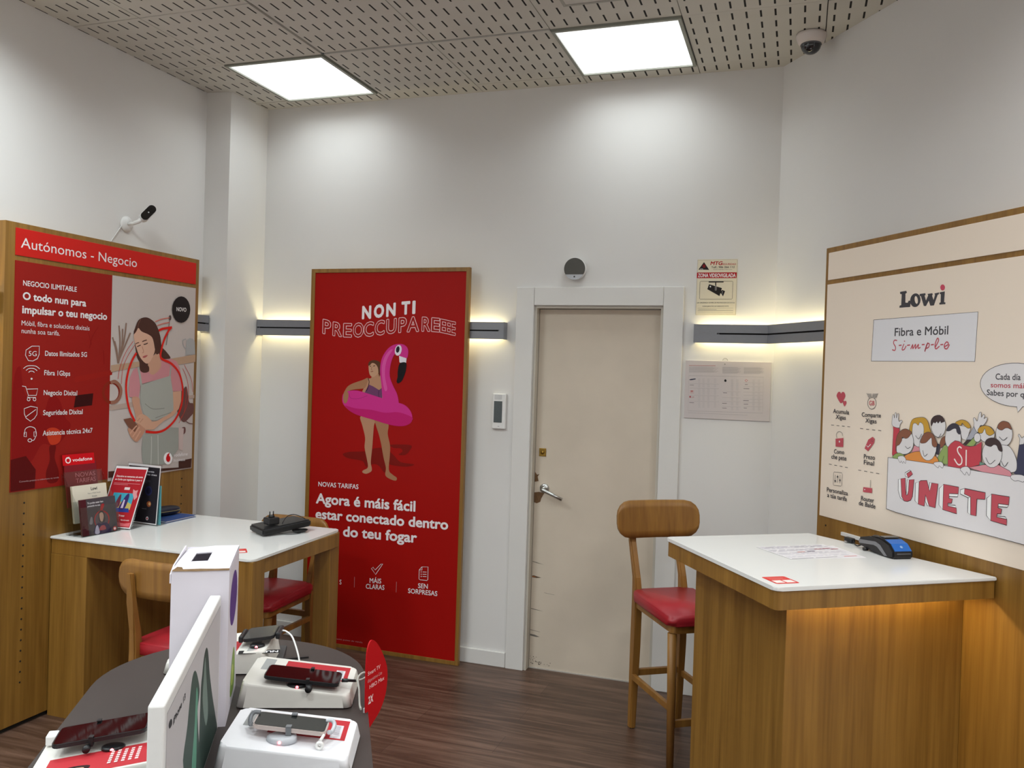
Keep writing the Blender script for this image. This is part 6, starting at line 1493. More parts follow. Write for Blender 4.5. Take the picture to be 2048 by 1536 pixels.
t = thing('charging_cable', 'black cable with plug lying left of the payment terminal', 'cable', on_counter(.935, .25), RROT)
bm = bmesh.new(); tube(bm, smooth_pts([(.03, .0, .012), (.055, -.012, .0045), (.085, -.02, .0042), (.109, -.01, .018)], False), .0024, 8); tube(bm, smooth_pts([(.005, .01, .012), (-.015, .03, .006), (-.03, .045, .004)], False), .0024, 8); obj('cord', bm, BLACK, t)
bm = bmesh.new(); box(bm, -.012, .032, -.011, .011, .0005, .021, bev=.005); obj('plug', bm, BLACK, t)
bx('connector', CHROME, t, .004, .018, -.02, -.0115, .003, .008)
# white rail on the board's lower edge
px_, py_ = RWP(.742, .125)
t = thing('white_strip', 'white plastic strip fixed along the board behind the counter', 'strip', (px_, py_, 1.015), RROT)
bx('strip', WPL, t, 0, .225, -.012, -.0003, 0, .014, bev=.001)
# sheets of paper
def paper(label, u, v, rot, dz, rows):
    t = thing('paper_sheet', label, 'paper', on_counter(u, v, dz), RROT + rot, 'printed sheets on the counter')
    s = bx('sheet', mat('paper_white', 'e2dfe2', .6, var=0), t, -.105, .105, -.1485, .1485, 0, .0004)
    flat(s, rows, lambda a, b, d: (b, a, .0004 + d), step=1e-5, first=5e-5)
rw_ = []
for k in range(15):
    z = 900 - k * 128
    if k in (0,): rw_ += [['p', 'printed_text', '55525a', [-1400, 1000, -500, 1000, -500, 960, -1400, 960], 0], ['p', 'printed_text', '55525a', [-400, 1000, 500, 1000, 500, 960, -400, 960], 0], ['p', 'printed_text', 'c8686c', [800, 1010, 1350, 1010, 1350, 940, 800, 940], 0]]
    elif k % 4 != 3:
        x = -1400
        while x < 1250:
            L_ = 120 + rr.random() * 420; rw_.append(['p', 'printed_text', rr.choice(['a39db0', 'b4aec0', '9a98a8']), [x, z, min(1380, x + L_), z, min(1380, x + L_), z - 30, x, z - 30], 0]); x += L_ + 60 + rr.random() * 60
for (x, z, c) in ((-500, 100, 'd08a80'), (-50, 60, '6a5a78'), (500, -250, 'b85a64'), (900, -300, 'b85a64'), (1150, -150, 'b85a64')): rw_.append(['p', 'printed_text', c, [x, z, x + 330, z, x + 330, z - 70, x, z - 70], 0])
paper('white printed sheet under another sheet on the counter', 1.085, .515, R_(-4), 0.0002, [])
paper('white printed sheet with red marks lying on top on the counter', 1.075, .53, R_(2), 0.0008, rw_)
def sticker(label, loc, rotz):
    t = thing('sticker', label, 'sticker', loc, rotz, 'red square stickers on the table tops')
    bm = bmesh.new(); slab(bm, rounded([(-.041, -.043), (.041, -.043), (.041, .043), (-.041, .043)], .008), 0, .0004, bev=0); s = obj('label_sheet', bm, ink('cf3a36'), t)
    flat(s, [['p', 'printed_squares', 'e6dcd8', [-340, -330, -30, -330, -30, -30, -340, -30], 0], ['p', 'printed_squares', 'e6dcd8', [30, -330, 340, -330, 340, -30, 30, -30], 0], ['p', 'printed_text', 'dc8078', [-300, 150, 200, 150, 200, 190, -300, 190], 0], ['p', 'printed_text', 'dc8078', [-250, 60, 250, 60, 250, 100, -250, 100], 0], ['p', 'printed_text', 'dc8078', [-300, 260, 280, 260, 280, 290, -300, 290], 0]], lambda a, b, d: (a, b, .0004 + d), step=1e-5, first=5e-5)
sticker('red square sticker with white squares at the near corner of the counter top', on_counter(1.447, .891, .0002), RROT + R_(90))
sticker('red square sticker on the brochure table top near its front corner', (-2.30, 3.10, ZT + .0002), R_(40))
# ------------------------------------------------------------------ things on the brochure table
AC = acrylic()
# stepped acrylic leaflet holder, facing +X (rotz 85: local X runs along the table edge, local -Y faces the room)
HR = R_(85)
hx, hy = -3.078, 3.121
t = thing('brochure_holder', 'clear acrylic three tier brochure holder at the left end of the table', 'brochure holder', (hx, hy, ZT), HR)
LEAN = math.tan(R_(9))
def sheetplate(bm, x0, x1, y, z0, z1, th=.002):     # leaning plate; y at z=0
    prism(bm, [(y + z0 * LEAN, z0), (y + th + z0 * LEAN, z0), (y + th + z1 * LEAN, z1), (y + z1 * LEAN, z1)], x0, x1, lambda a, b, d: (d, a, b))
bm = bmesh.new(); sheetplate(bm, -.104, .104, -.008, .0, .135); box(bm, -.104, .104, -.005, .10, .0, .003); obj('front_tier', bm, AC, t)
bm = bmesh.new(); sheetplate(bm, -.104, .104, .05, .0, .155); obj('middle_tier', bm, AC, t)
bm = bmesh.new(); sheetplate(bm, -.104, .104, .082, .0, .29); obj('rear_tier', bm, AC, t)
for x in (-.1065, .1045):
    bm = bmesh.new(); prism(bm, [(-.008, 0), (.10, 0), (.14, .28), (.125, .28), (.02, .13)], x, x + .002, lambda a, b, d: (d, a, b)); obj('side_wall', bm, AC, t)
def leaflet(label, x0, x1, y, z0, z1, col, edge, items, th=.012):
    b = Matrix.Translation((hx, hy, ZT)) @ Matrix.Rotation(HR, 4, 'Z')
    c = b @ Vector(((x0 + x1) / 2, y + z0 * LEAN, z0))
    t = thing('leaflet', label, 'leaflet', c, HR, 'leaflets in the acrylic holder')
    w_ = (x1 - x0) / 2; h = z1 - z0
    bm = bmesh.new(); prism(bm, [(.0, 0), (th, 0), (th + h * LEAN, h), (h * LEAN, h)], -w_, w_, lambda a, b_, d: (d, a, b_))
    s = obj('card', bm, mat('card_' + edge, edge, .5, var=0), t)
    flat(s, [['p', 'cover', col, [int(-w_ * 1e4), 0, int(w_ * 1e4), 0, int(w_ * 1e4), int(h * 1e4), int(-w_ * 1e4), int(h * 1e4)], 0]] + items, lambda a, b_, d: (a, b_ * LEAN - d, b_), step=3e-5)
def T_(part, col, txt, x0, z, x1, cap, bold=1): return ['t', part, col, txt, x0, z, x1, z, cap, bold, '']
def circ(part, col, cx, cz, r, n=18): return ['p', part, col, sum([[int(cx + r * math.cos(2 * math.pi * k / n)), int(cz + r * math.sin(2 * math.pi * k / n))] for k in range(n)], []), 0]
def quote(part, col, inner, cx, cz, r): return [circ(part, col, cx, cz, r), circ(part, inner, cx, cz - r * .05, r * .62), ['p', part, col, [int(cx - r * .1), int(cz + r * .45), int(cx + r * .1), int(cz + r * .95), int(cx + r * .55), int(cz + r * 1.0), int(cx + r * .25), int(cz + r * .6)], 1]]
leaflet('small dark leaflet with smiling person in red ring, lowest tier of the acrylic holder', -.096, .096, .0, .004, .168, '4a4347', '4a1c22',
    [['p', 'printed_edge', '4d1a22', [-960, 0, -620, 0, -650, 1640, -960, 1640], 0], T_('lettering', 'dcd6d8', 'Tú podes estar ben', -590, 1420, 280, 80), T_('lettering', 'dcd6d8', 'protexido na casa', -590, 1280, 100, 80),
     circ('printed_figure', 'a8262a', 130, 620, 430), circ('printed_figure', '5c5054', 120, 610, 375), ['p', 'printed_figure', 'a8262a', [150, 1000, 330, 1300, 170, 1330, 80, 1080], 1],
     ['p', 'printed_figure', '3c3436', [-30, 900, 60, 1030, 230, 1010, 300, 800, 290, 560, 200, 500, -20, 560], 1], ['p', 'printed_figure', 'c09a88', [10, 870, 80, 950, 200, 930, 240, 760, 170, 560, 100, 530, 30, 620], 1],
     ['p', 'printed_figure', '34284a', [-330, 0, -260, 360, -60, 500, 60, 430, 180, 480, 420, 420, 560, 200, 560, 0], 1], ['p', 'printed_figure', 'b8b0c4', [-300, 30, -230, 330, -120, 380, -60, 30], 1], ['p', 'printed_figure', 'a84a50', [-60, 150, 40, 330, 240, 340, 300, 150], 1],
     ['p', 'printed_figure', '8a8286', [-560, 520, -470, 800, -380, 780, -400, 500], 1]] + quote('logo', 'd83a34', 'e8dede', 800, 110, 95))
leaflet('cream leaflet with short black heading, middle tier of the acrylic holder', -.09, .098, .0535, .055, .225, 'e2dac8', 'cfc5b0',
    [T_('lettering', '34302e', 'Lowi', 60, 1440, 410, 140, 2), T_('lettering', '6a6460', 'Fibra e Móbil Simple', -120, 1270, 580, 60, 0), T_('lettering', '5a5450', 'Simple', 100, 1120, 370, 70, 0)])
leaflet('tall red leaflet with white logo at the back of the acrylic holder', -.094, .078, .0855, .125, .328, '7d1e26', '8e1a1f',
    [['p', 'header_band', 'c8101a', [-940, 1950, 780, 1950, 780, 2450, -940, 2450], 0], T_('header_lettering', 'f0e6e6', 'vodafone', -420, 2110, 660, 150, 1)] + quote('header_lettering', 'f0e6e6', 'c8101a', -650, 2190, 150) +
    [T_('lettering', 'c87a80', 'NOVAS', -330, 1370, 760, 200, 0), T_('lettering', 'c87a80', 'TARIFAS', -330, 1100, 760, 200, 0)], th=.006)
# red A4 sign in an L shaped acrylic stand
def sign_stand(name, label, loc, rotz, W_, Hh, tilt, face, items, back='b9bcc0', foot=.09):
    t = thing(name, label, 'sign', loc, rotz, 'acrylic sign stands on the brochure table')
    k = math.tan(R_(tilt)); cs = math.cos(R_(tilt)); hz = Hh * cs
    bm = bmesh.new(); prism(bm, [(0, 0), (.004, 0), (.004 + hz * k, hz), (hz * k, hz)], -W_ / 2 - .006, W_ / 2 + .006, lambda a, b_, d: (d, a, b_)); box(bm, -W_ / 2 - .006, W_ / 2 + .006, .003, foot, 0, .003)
    obj('acrylic_stand', bm, AC, t)
    bm = bmesh.new(); m_ = .006; prism(bm, [(-.0012 + m_ * k, m_), (-.0002 + m_ * k, m_), (-.0002 + (hz - .006) * k, hz - .006), (-.0012 + (hz - .006) * k, hz - .006)], -W_ / 2, W_ / 2, lambda a, b_, d: (d, a, b_)); s = obj('sign_sheet', bm, ink('d8d4d6'), t)
    bx('back_sheet', mat('back_' + back, back, .5, var=0), t, -W_ / 2 + .004, W_ / 2 + .003, .0045 + hz * .5 * k, .0055 + hz * .5 * k, hz * .02, hz * .5) if 0 else None
    w2 = int(W_ / 2 * 1e4); h = int((hz) * 1e4)
    flat(s, [['p', 'face', face, [-w2 + 50, 110, w2 - 50, 110, w2 - 50, h - 160, -w2 + 50, h - 160], 0]] + items, lambda a, b_, d: (a, b_ * k - .0012 - d, b_), step=3e-5)
    return t
def bars(part, col, x0, x1, z, n, dz, hgt=22):
    return [['p', part, col, [x0, z - k * dz, int(x0 + (x1 - x0) * (1 if k < n - 1 else .55)), z - k * dz, int(x0 + (x1 - x0) * (1 if k < n - 1 else .55)), z - k * dz + hgt, x0, z - k * dz + hgt], 0] for k in range(n)]
sign_stand('sign_stand', 'white edged red sign with blue picture leaning in an acrylic stand on the table', (-3.123, 3.243, ZT), R_(9), .176, .328, 26, 'a51f28',
    [T_('lettering', 'e8dada', 'Descubre os momentos da xente', -700, 2380, 740, 85), T_('lettering', 'e8dada', 'en Caribe que regalamos ó pasar á', -720, 2230, 740, 85)] + bars('lettering', 'c47a80', -720, 700, 2080, 2, 60) +
    [['p', 'printed_label', 'dcc8c8', [-60, 1800, 230, 1800, 230, 1920, -60, 1920], 0], ['p', 'printed_picture', '3f9ab0', [-560, 900, 560, 900, 560, 1650, -560, 1650], 0], ['p', 'printed_picture', 'b9a860', [-560, 900, 560, 900, 560, 1150, 200, 1300, -300, 1180, -560, 1400], 0],
     ['p', 'printed_picture', '283a88', [-560, 780, 560, 780, 480, 960, -560, 960], 0], ['p', 'printed_picture', '3a2a60', [-60, 950, 120, 1500, 260, 1640, 330, 1450, 260, 950], 1], ['p', 'printed_picture', '6a3040', [-320, 1000, -220, 1500, -120, 1560, -60, 1200, -100, 1000], 1], ['p', 'printed_picture', 'c8b8d0', [40, 960, 90, 1350, 160, 1340, 180, 960], 0],
     ['p', 'printed_splash', 'cf8e92', [420, 1850, 560, 1780, 700, 1820, 680, 1650, 760, 1500, 640, 1350, 560, 1500, 480, 1600], 0], T_('lettering', 'e8dada', '24 meses', 60, 580, 380, 90), ['p', 'printed_splash', 'd0646a', [-200, 150, 800, 150, 800, 330, 500, 280, 100, 320], 0], T_('lettering', 'e0c8c8', 'Máis información', 250, 400, 700, 60)])
bs = sign_stand('sign_stand', 'black phone sign in an acrylic stand behind the red sign', (-3.111, 3.405, ZT), R_(-6), .225, .305, 4, '27242a',
    [T_('lettering', 'cfcad2', 'Novo rendemento', -900, 2620, 700, 90), T_('lettering', 'cfcad2', 'desde 36 € ao mes', -900, 2470, 900, 90), circ('printed_picture', '26284c', 420, 1700, 240), circ('printed_picture', '1c1c30', 420, 1700, 160), circ('printed_picture', '8a4a2c', 520, 1050, 150), circ('printed_picture', 'c89a6a', 560, 1060, 80), circ('printed_picture', '9a5430', 420, 1080, 60)] + bars('lettering', '77727a', 60, 640, 780, 1, 50) + bars('lettering', '4a4650', 100, 500, 2200, 3, 60) + quote('logo', 'd8d0d4', 'a0303a', 480, 330, 90), foot=.06)
bx('back_sheet', mat('teal_card', '5aa0a8', .5, var=0), bs, -.108, .120, .019, .0205, .004, .2)
# blue folder and dark case
t = thing('folder', 'flat blue folder under the dark case at the far left of the table', 'folder', (-3.122, 3.585, ZT + .0004))
bm = bmesh.new(); box(bm, -.113, .113, -.112, .112, 0, .0025, bev=.001); obj('back_cover', bm, mat('folder_blue', '2a4a86', .5), t)
bm = bmesh.new(); box(bm, -.113, .113, -.112, .112, .009, .0115, bev=.001); obj('front_cover', bm, mat('folder_blue', '2a4a86', .5), t)
bx('paper_block', mat('paper_white', 'e2dfe2'), t, -.111, .108, -.108, .108, .0026, .0089)
t = thing('glasses_case', 'dark navy soft case with pale trim lying on the blue folder', 'case', (-3.135, 3.615, ZT + .0119), R_(84))
bm = bmesh.new(); tt = bmesh.new(); bmesh.ops.create_uvsphere(tt, u_segments=24, v_segments=14, radius=1)
for v in tt.verts:
    x, y, z = v.co; q = .8; x = math.copysign(abs(x) ** q, x); y = math.copysign(abs(y) ** q, y); z = math.copysign(abs(z) ** .75, z)
    v.co = (x * .085, y * .04, z * .024 + .024)
for f in tt.faces: f.smooth = True
merge(bm, tt); obj('case_body', bm, mat('case_navy', '161a2a', .5, var=.2, scale=40), t)
bm = bmesh.new(); tube(bm, [(.0835 * math.copysign(abs(math.cos(a)) ** .8, math.cos(a)), .0395 * math.copysign(abs(math.sin(a)) ** .8, math.sin(a)), .024) for a in [2 * math.pi * k / 28 for k in range(28)]], .0022, 6, closed=True); obj('trim', bm, mat('case_trim', '8a7c55', .5, var=.1), t)
# black router with adapter
RM = R_(66)
t = thing('router', 'flat black router with coiled cable on the far right of the brochure table', 'router', (-2.378, 3.40, ZT), RM)
lift = R_(4.5)
rm = Matrix.Translation((0, 0, .004)) @ Matrix.Rotation(-lift, 4, 'Y')
bm = bmesh.new(); tt = bmesh.new(); prism(tt, [(0, 0), (.27, 0), (.265, .15), (.02, .16)], 0, .034, XY); bmesh.ops.bevel(tt, geom=tt.edges[:], offset=.008, segments=3, affect='EDGES'); merge(bm, tt, None, rm); rb = obj('router_body', bm, BLACK, t)
bm = bmesh.new(); tt = bmesh.new(); box(tt, .012, .255, -.0012, -.0002, .012, .02); merge(bm, tt, None, rm); obj('front_slot', bm, DARK, rb)
bm = bmesh.new()
for k in range(5):
    rr_ = .028 + .003 * k; tube(bm, [(.20 + rr_ * math.cos(a), -.002 + rr_ * .7 * math.sin(a), .004 + .0024 * k) for a in [2 * math.pi * q / 24 for q in range(24)]], .0018, 6, closed=True)
tube(bm, smooth_pts([(.1, .0, .006), (.13, -.025, .004), (.17, -.03, .004), (.2, -.022, .005)], False), .0018, 6)
tube(bm, smooth_pts([(.12, .03, .05), (.16, .055, .075), (.2, .06, .082), (.235, .05, .07), (.25, .03, .058)], False), .002, 6)
obj('cable', bm, BLACK, t)
t2 = thing('power_plug', 'black power adapter with two prongs standing on the black router', 'power adapter', (-2.378 + .072 * math.cos(RM) - .05 * math.sin(RM), 3.40 + .072 * math.sin(RM) + .05 * math.cos(RM), ZT + .049), RM)
bm = bmesh.new(); box(bm, -.03, .03, -.026, .026, 0, .034, bev=.005); obj('adapter_body', bm, BLACK, t2)
bm = bmesh.new()
lathe(bm, [(0, .034), (.017, .034), (.015, .044), (0, .044)], 6); obj('prong_base', bm, BLACK, t2)
for x in (-.0095, .0095):
    bm = bmesh.new(); lathe(bm, [(0, .044), (.0026, .044), (.0026, .062), (0, .063)], 10, Matrix.Translation((x, 0, 0))); obj('prong', bm, BLACK, t2)

# ------------------------------------------------------------------ round ended display table
ZR = .84; RA = R_(30.54)
def TT(l, a, z=0): return (l * math.cos(RA) - a * math.sin(RA), l * math.sin(RA) + a * math.cos(RA), z)
LC, AC_, RAD = -.239, 2.23, .333
t = thing('display_table', 'dark grey round ended display table in the foreground', 'table', TT(LC, AC_ - .55), RA)
def stadium(r, y0, y1, n=28):
    return [(r * math.cos(a), y1 + r * math.sin(a)) for a in [math.pi * k / n for k in range(n + 1)]] + [(r * math.cos(a), y0 + r * math.sin(a)) for a in [math.pi + math.pi * k / n for k in range(n + 1)]]
bm = bmesh.new(); slab(bm, stadium(RAD, -.6, .55), ZR - .03, ZR, bev=.002); obj('tabletop', bm, TGREY, t)
bm = bmesh.new(); slab(bm, stadium(RAD - .12, -.6, .55), .0, ZR - .0305, bev=.002); obj('pedestal', bm, mat('pedestal_grey', '3c3836', .5), t)

# white carton
t = thing('carton', 'tall white cardboard box with a hand hole on the display table', 'box', TT(-.284, 2.066, ZR), RA + R_(1.5))
CW = mat('carton_white', 'd9d4dd', .55, var=.02, scale=14, bump=.05)
w2, d2, hh = .0605, .124, .352
bm = bmesh.new()
box(bm, -w2, w2, -d2, -d2 + .003, 0, hh - .004); box(bm, -w2, w2, d2 - .003, d2, 0, hh - .002); box(bm, -w2, -w2 + .003, -d2 + .003, d2 - .003, 0, hh - .012); box(bm, w2 - .003, w2, -d2 + .003, d2 - .003, 0, hh - .006); box(bm, -w2 + .003, w2 - .003, -d2 + .003, d2 - .003, 0, .003)
obj('carton_walls', bm, CW, t)
bm = bmesh.new(); hx0, hx1, hy0, hy1 = -.030, .006, -.05, .045
X_ = [-w2 + .002, hx0, hx1, w2]; Y_ = [-d2 - .001, hy0, hy1, d2]
tt = bmesh.new()
zt = lambda x, y: hh + .003 - .006 * max(0, -x / w2) * (y + d2) / d2 * .6 - .002 * abs(y / d2)
G_ = {}
for zz_ in (0, -.0028):
    for i, x in enumerate(X_):
        for j, y in enumerate(Y_): G_[i, j, zz_] = tt.verts.new((x, y, zt(x, y) + zz_))
for i in range(3):
    for j in range(3):
        if i == 1 and j == 1: continue
        for zz_ in (0, -.0028): tt.faces.new([G_[i, j, zz_], G_[i + 1, j, zz_], G_[i + 1, j + 1, zz_], G_[i, j + 1, zz_]])
for a, b in [((0, 0), (1, 0)), ((1, 0), (2, 0)), ((2, 0), (3, 0)), ((3, 0), (3, 1)), ((3, 1), (3, 2)), ((3, 2), (3, 3)), ((3, 3), (2, 3)), ((2, 3), (1, 3)), ((1, 3), (0, 3)), ((0, 3), (0, 2)), ((0, 2), (0, 1)), ((0, 1), (0, 0)), ((1, 1), (2, 1)), ((2, 1), (2, 2)), ((2, 2), (1, 2)), ((1, 2), (1, 1))]:
    tt.faces.new([G_[a[0], a[1], 0], G_[b[0], b[1], 0], G_[b[0], b[1], -.0028], G_[a[0], a[1], -.0028]])
bmesh.ops.recalc_face_normals(tt, faces=tt.faces[:]); merge(bm, tt); obj('top_flap', bm, CW, t)
bm = bmesh.new(); P_ = [(-w2, hh - .003), (-w2 + .012, hh + .0065), (-w2 + .022, hh + .0055), (-w2 + .024, hh + .001), (0, hh + .0015), (.03, hh + .0005), (w2, hh + .001), (w2, hh - .003), (.02, hh - .0035), (-.01, hh - .004)]
prism(bm, P_, -d2 - .0022, -d2 - .0011, XZ); obj('torn_edge', bm, mat('kraft', '9c7f5c', .8, var=.15, scale=90), t)
bm = bmesh.new(); prism(bm, [(-d2, hh - .01), (-d2 + .05, hh - .0), (d2 - .02, hh + .006), (d2 - .02, hh - .012), (-d2, hh - .03)], -w2 - .0035, -w2 - .0005, lambda a, b, d: (d, a, b)); obj('side_flap', bm, CW, t)
def CF(a, b, d): return (w2 + d, a, b)
its = [['p', 'printed_logo', '5b3f86', sum([[int(10 + 900 * math.cos(q)), int(2550 + 620 * math.sin(q))] for q in [2 * math.pi * k / 24 for k in range(24)]], []), 0],
       ['p', 'printed_picture', '7f9a4a', [-300, 300, 700, 250, 760, 900, 400, 1250, -100, 1000], 1], ['p', 'printed_picture', 'a9b85c', [-100, 500, 400, 450, 400, 800, 0, 900], 1]]
flat(t, its, CF)

# phone price sign: a thick white slab standing along the table axis
t = thing('phone_sign', 'large white slab sign with green phone picture standing on the display table', 'sign', TT(-.235, 1.315, ZR), RA + R_(90))
SL, SHh, ST = .620, .296, .0245
bm = bmesh.new(); box(bm, 0, SL, 0, ST, 0, SHh, bev=.004, seg=3); sl = obj('slab', bm, WPL, t)
flat(sl, PRINT_SIGN, lambda a, b, d: (a, -d, b))
for o in sl.children:
    b = bmesh.new(); b.from_mesh(o.data)
    for co, no in (((0, 0, .006), (0, 0, -1)), ((SL - .008, 0, 0), (1, 0, 0)), ((.01, 0, 0), (-1, 0, 0))):
        bmesh.ops.bisect_plane(b, geom=b.verts[:] + b.edges[:] + b.faces[:], plane_co=co, plane_no=no, clear_outer=True)
    b.to_mesh(o.data); b.free()

# phone stands
STW = mat('stand_white', 'dad7d0', .4, var=.01)
def stand(label, l0, a0, flip, colr=None, rot=0, zl=.06, zr=.032):
    """wedge 0.265 x 0.195; its low end is at the customer's side"""
    t = thing('phone_stand', label, 'phone stand', TT(l0, a0, ZR + .0002), RA + rot + (R_(180) if flip else 0), 'white wedge phone stands on the display table')
    bm = bmesh.new(); tt = bmesh.new(); prism(tt, rounded([(-.136, -.0975), (.132, -.0975), (.132, .0975), (-.136, .0975)], .018, 6), 0, 1, XY)
    for v in tt.verts:
        if v.co.z < .5: v.co.z = .003
        else: v.co.x = v.co.x * .93 + .002; v.co.y *= .97; v.co.z = zl + (v.co.x + .120) * (zr - zl) / .248
    bmesh.ops.bevel(tt, geom=[e for e in tt.edges if min(e.verts[0].co.z, e.verts[1].co.z) > .01 ], offset=.006, segments=4, affect='EDGES', profile=.5)
    for f in tt.faces: f.smooth = len(f.verts) == 4 and f.calc_area() < .003
    merge(bm, tt); b = obj('wedge_body', bm, colr or STW, t)
    bx('base_gasket', BLACK, t, -.128, .124, -.09, .09, 0, .0032)
    sl_ = (zr - zl) / .248
    top = lambda x: zl + (x + .120) * sl_
    return t, b, top, math.atan(-sl_)
def top_items(top): return lambda a, b, d: (a, b, top(a) + d)
def card_items(code=True, txt=None):
    its = [['p', 'price_window', '9c9d9c', [-1020, 60, -760, 60, -760, 820, -1020, 820], 0], ['p', 'price_card', 'b23138', [-480, -150, 1100, -150, 1100, 820, -480, 820], 0], ['p', 'price_card', 'd0cdd2', [780, -80, 1000, -80, 1000, 560, 780, 560], 0]]
    for k in range(9): its.append(['p', 'price_card', '8d8a94', [830, 100 + k * 48, 950, 100 + k * 48, 950, 118 + k * 48, 830, 118 + k * 48], 0])
    if txt: its += [['t', 'price_card', 'e8d8d8', txt[0], -220, 600, 160, 600, 90, 1, ''], ['t', 'price_card', 'e8d8d8', txt[1], -220, 460, 60, 460, 70, 1, '']]
    return its
def phone(label, t0, top, ang, x0, x1, y0, y1, lift, frame, face=None, th=.008, clamps='grey', notch=True):
    """phone clamped above the stand t0; all coordinates in the stand's frame"""
    M = t0.matrix_basis
    xm, ym = (x0 + x1) / 2, (y0 + y1) / 2
    c = M @ Vector((xm, ym, top(xm) + lift))
    t = thing('phone', label, 'phone', c, 0, 'phones clamped on the white stands')
    t.rotation_euler = (M.to_3x3() @ Matrix.Rotation(ang, 3, 'Y')).to_euler()
    w_, d_ = (x1 - x0) / 2, (y1 - y0) / 2
    bm = bmesh.new(); tt = bmesh.new(); prism(tt, rounded([(-w_, -d_), (w_, -d_), (w_, d_), (-w_, d_)], .011, 5), 0, th, XY)
    bmesh.ops.bevel(tt, geom=[e for e in tt.edges if abs(e.verts[0].co.z - e.verts[1].co.z) < 1e-6], offset=.0018, segments=2, affect='EDGES'); merge(bm, tt); obj('phone_body', bm, frame, t)
    bm = bmesh.new(); slab(bm, rounded([(-w_ + .0025, -d_ + .0025), (w_ - .0025, -d_ + .0025), (w_ - .0025, d_ - .0025), (-w_ + .0025, d_ - .0025)], .009, 5), th, th + .0004, bev=0); obj('screen', bm, face or GLOSS, t)
    return t
CLG = mat('clamp_grey', '6f7276', .4, var=0)
CLEAR = mat('clear_grey', 'b9bcc2', .3, var=0)
LED = emit('red_led', (1.0, .04, .06), 6.0)
ZS = ZR + .0002
def puck(t, top, x, y, m, r=.026, h=.012, led=(0, -1)):
    z = top(x)
    bm = bmesh.new(); lathe(bm, [(0, z), (r, z), (r * .96, z + h * .8), (r * .8, z + h), (0, z + h)], 26, Matrix.Translation((x, y, 0)) @ Matrix.Diagonal((1.1, .85, 1, 1))); o = obj('sensor_puck', bm, m, t)
    bm = bmesh.new(); lathe(bm, [(0, 0), (.0036, 0), (.003, .0015), (0, .002)], 12, Matrix.Translation((x + led[0] * r * .9, y + led[1] * r * .83, z + h * .5)) @ Matrix.Rotation(R_(90), 4, 'X')); obj('red_light', bm, LED, o)
def clamp(t, x, y0, y1, z, th, m, w=.011):     # strap from the puck up over both long edges
    for s, y in ((-1, y0), (1, y1)):
        bm = bmesh.new(); box(bm, x - w / 2, x + w / 2, min(y, y + s * .0025), max(y, y + s * .0025), z - .004, z + th + .002); box(bm, x - w / 2, x + w / 2, min(y + s * .0025, y - s * .009), max(y + s * .0025, y - s * .009), z + th + .0012, z + th + .0036); obj('clamp_arm', bm, m, t)
    bm = bmesh.new(); box(bm, x - w / 2, x + w / 2, y0 - .002, y1 + .002, z - .0065, z - .0035); obj('clamp_bridge', bm, m, t)
# nearest stand, right side
t, b, top, ang = stand('bright white wedge stand nearest the viewer at the right front of the table', -.070, 1.786, False, mat('stand_bright', 'e6e6ea', .35, var=.01), R_(-8))
flat(b, card_items(), top_items(top))
y0, y1, x0, x1 = -.05, .018, -.072, .075
phone('silver framed phone with dark screen held by grey clamps on the nearest white stand', t, top, ang, x0, x1, y0, y1, .020, mat('phone_rose', 'cdbfba', .35, metal=.4, var=0), mat('screen_grey', '232524', .05, spec=.6, var=0))
puck(t, top, -.012, -.045, CLEAR, r=.028)
zc_ = top(.0) + .020
clamp(t, .002, y0, y1, zc_, .009, CLG)
for x, s in ((x0, -1), (x1, 1)):
    bm = bmesh.new(); z = top(x) + .020
    tube(bm, smooth_pts([(x + s * -.006, .005, z + .010), (x + s * .006, .004, z + .011), (x + s * .012, -.002, z + .004), (x + s * .009, -.02, z - .003), (x + s * .004, -.03, z + .001)], False), .0045, 8); obj('corner_clip', bm, CLG if s < 0 else CLEAR, t)
bm = bmesh.new(); lathe(bm, [(.003, -.004), (.0085, -.004), (.0085, .004), (.003, .004), (.003, -.004)], 18, Matrix.Translation((x1 - .008, -.066, top(x1) + .0095)) @ Matrix.Rotation(R_(90), 4, 'X')); tube(bm, [(x1 - .008, -.064, top(x1) + .017), (x1 - .002, -.05, top(x1) + .024)], .003, 8); obj('cable_roller', bm, WPL, t)
# middle stand
t, b, top, ang = stand('ivory white wedge stand with a big black phone in the middle of the right row', -.063, 2.118, False, None, R_(-7.5))
flat(b, card_items(True, ('Galaxia 5G', 'Tarifas')) if 0 else card_items(), top_items(top))
y0, y1, x0, x1 = -.090, -.010, -.076, .100
phone('large black phone with glossy screen on the middle ivory stand', t, top, ang, x0, x1, y0, y1, .013, BLACK)
puck(t, top, 0.0, -.072, BLACK, r=.022, h=.006, led=(.2, -1))
clamp(t, .028, y0, y1, top(.028) + .013, .0085, BLACK, .008)
bm = bmesh.new(); lathe(bm, [(0, -.006), (.008, -.006), (.008, .006), (0, .006)], 18, Matrix.Translation((.033, -.104, top(.033) + .008)) @ Matrix.Rotation(R_(90), 4, 'X')); box(bm, .025, .039, -.1, -.09, top(.03) + .001, top(.03) + .014, bev=.002); obj('hinge_knob', bm, BLACK, t)
z = top(.1) + .016
M = t.matrix_basis
def W_(p): return tuple(M @ Vector(p))
c = thing('charging_cable', 'looped charging cable from the big black phone hanging over the table edge', 'cable', W_((.103, -.05, z)), RA + R_(-7.5))
bm = bmesh.new(); tube(bm, [(.0, 0, 0), (.014, 0, 0), (.015, 0, 0), (.034, 0, -.001)], [.0045, .0045, .0035, .003], 10); obj('plug', bm, BLACK, c)
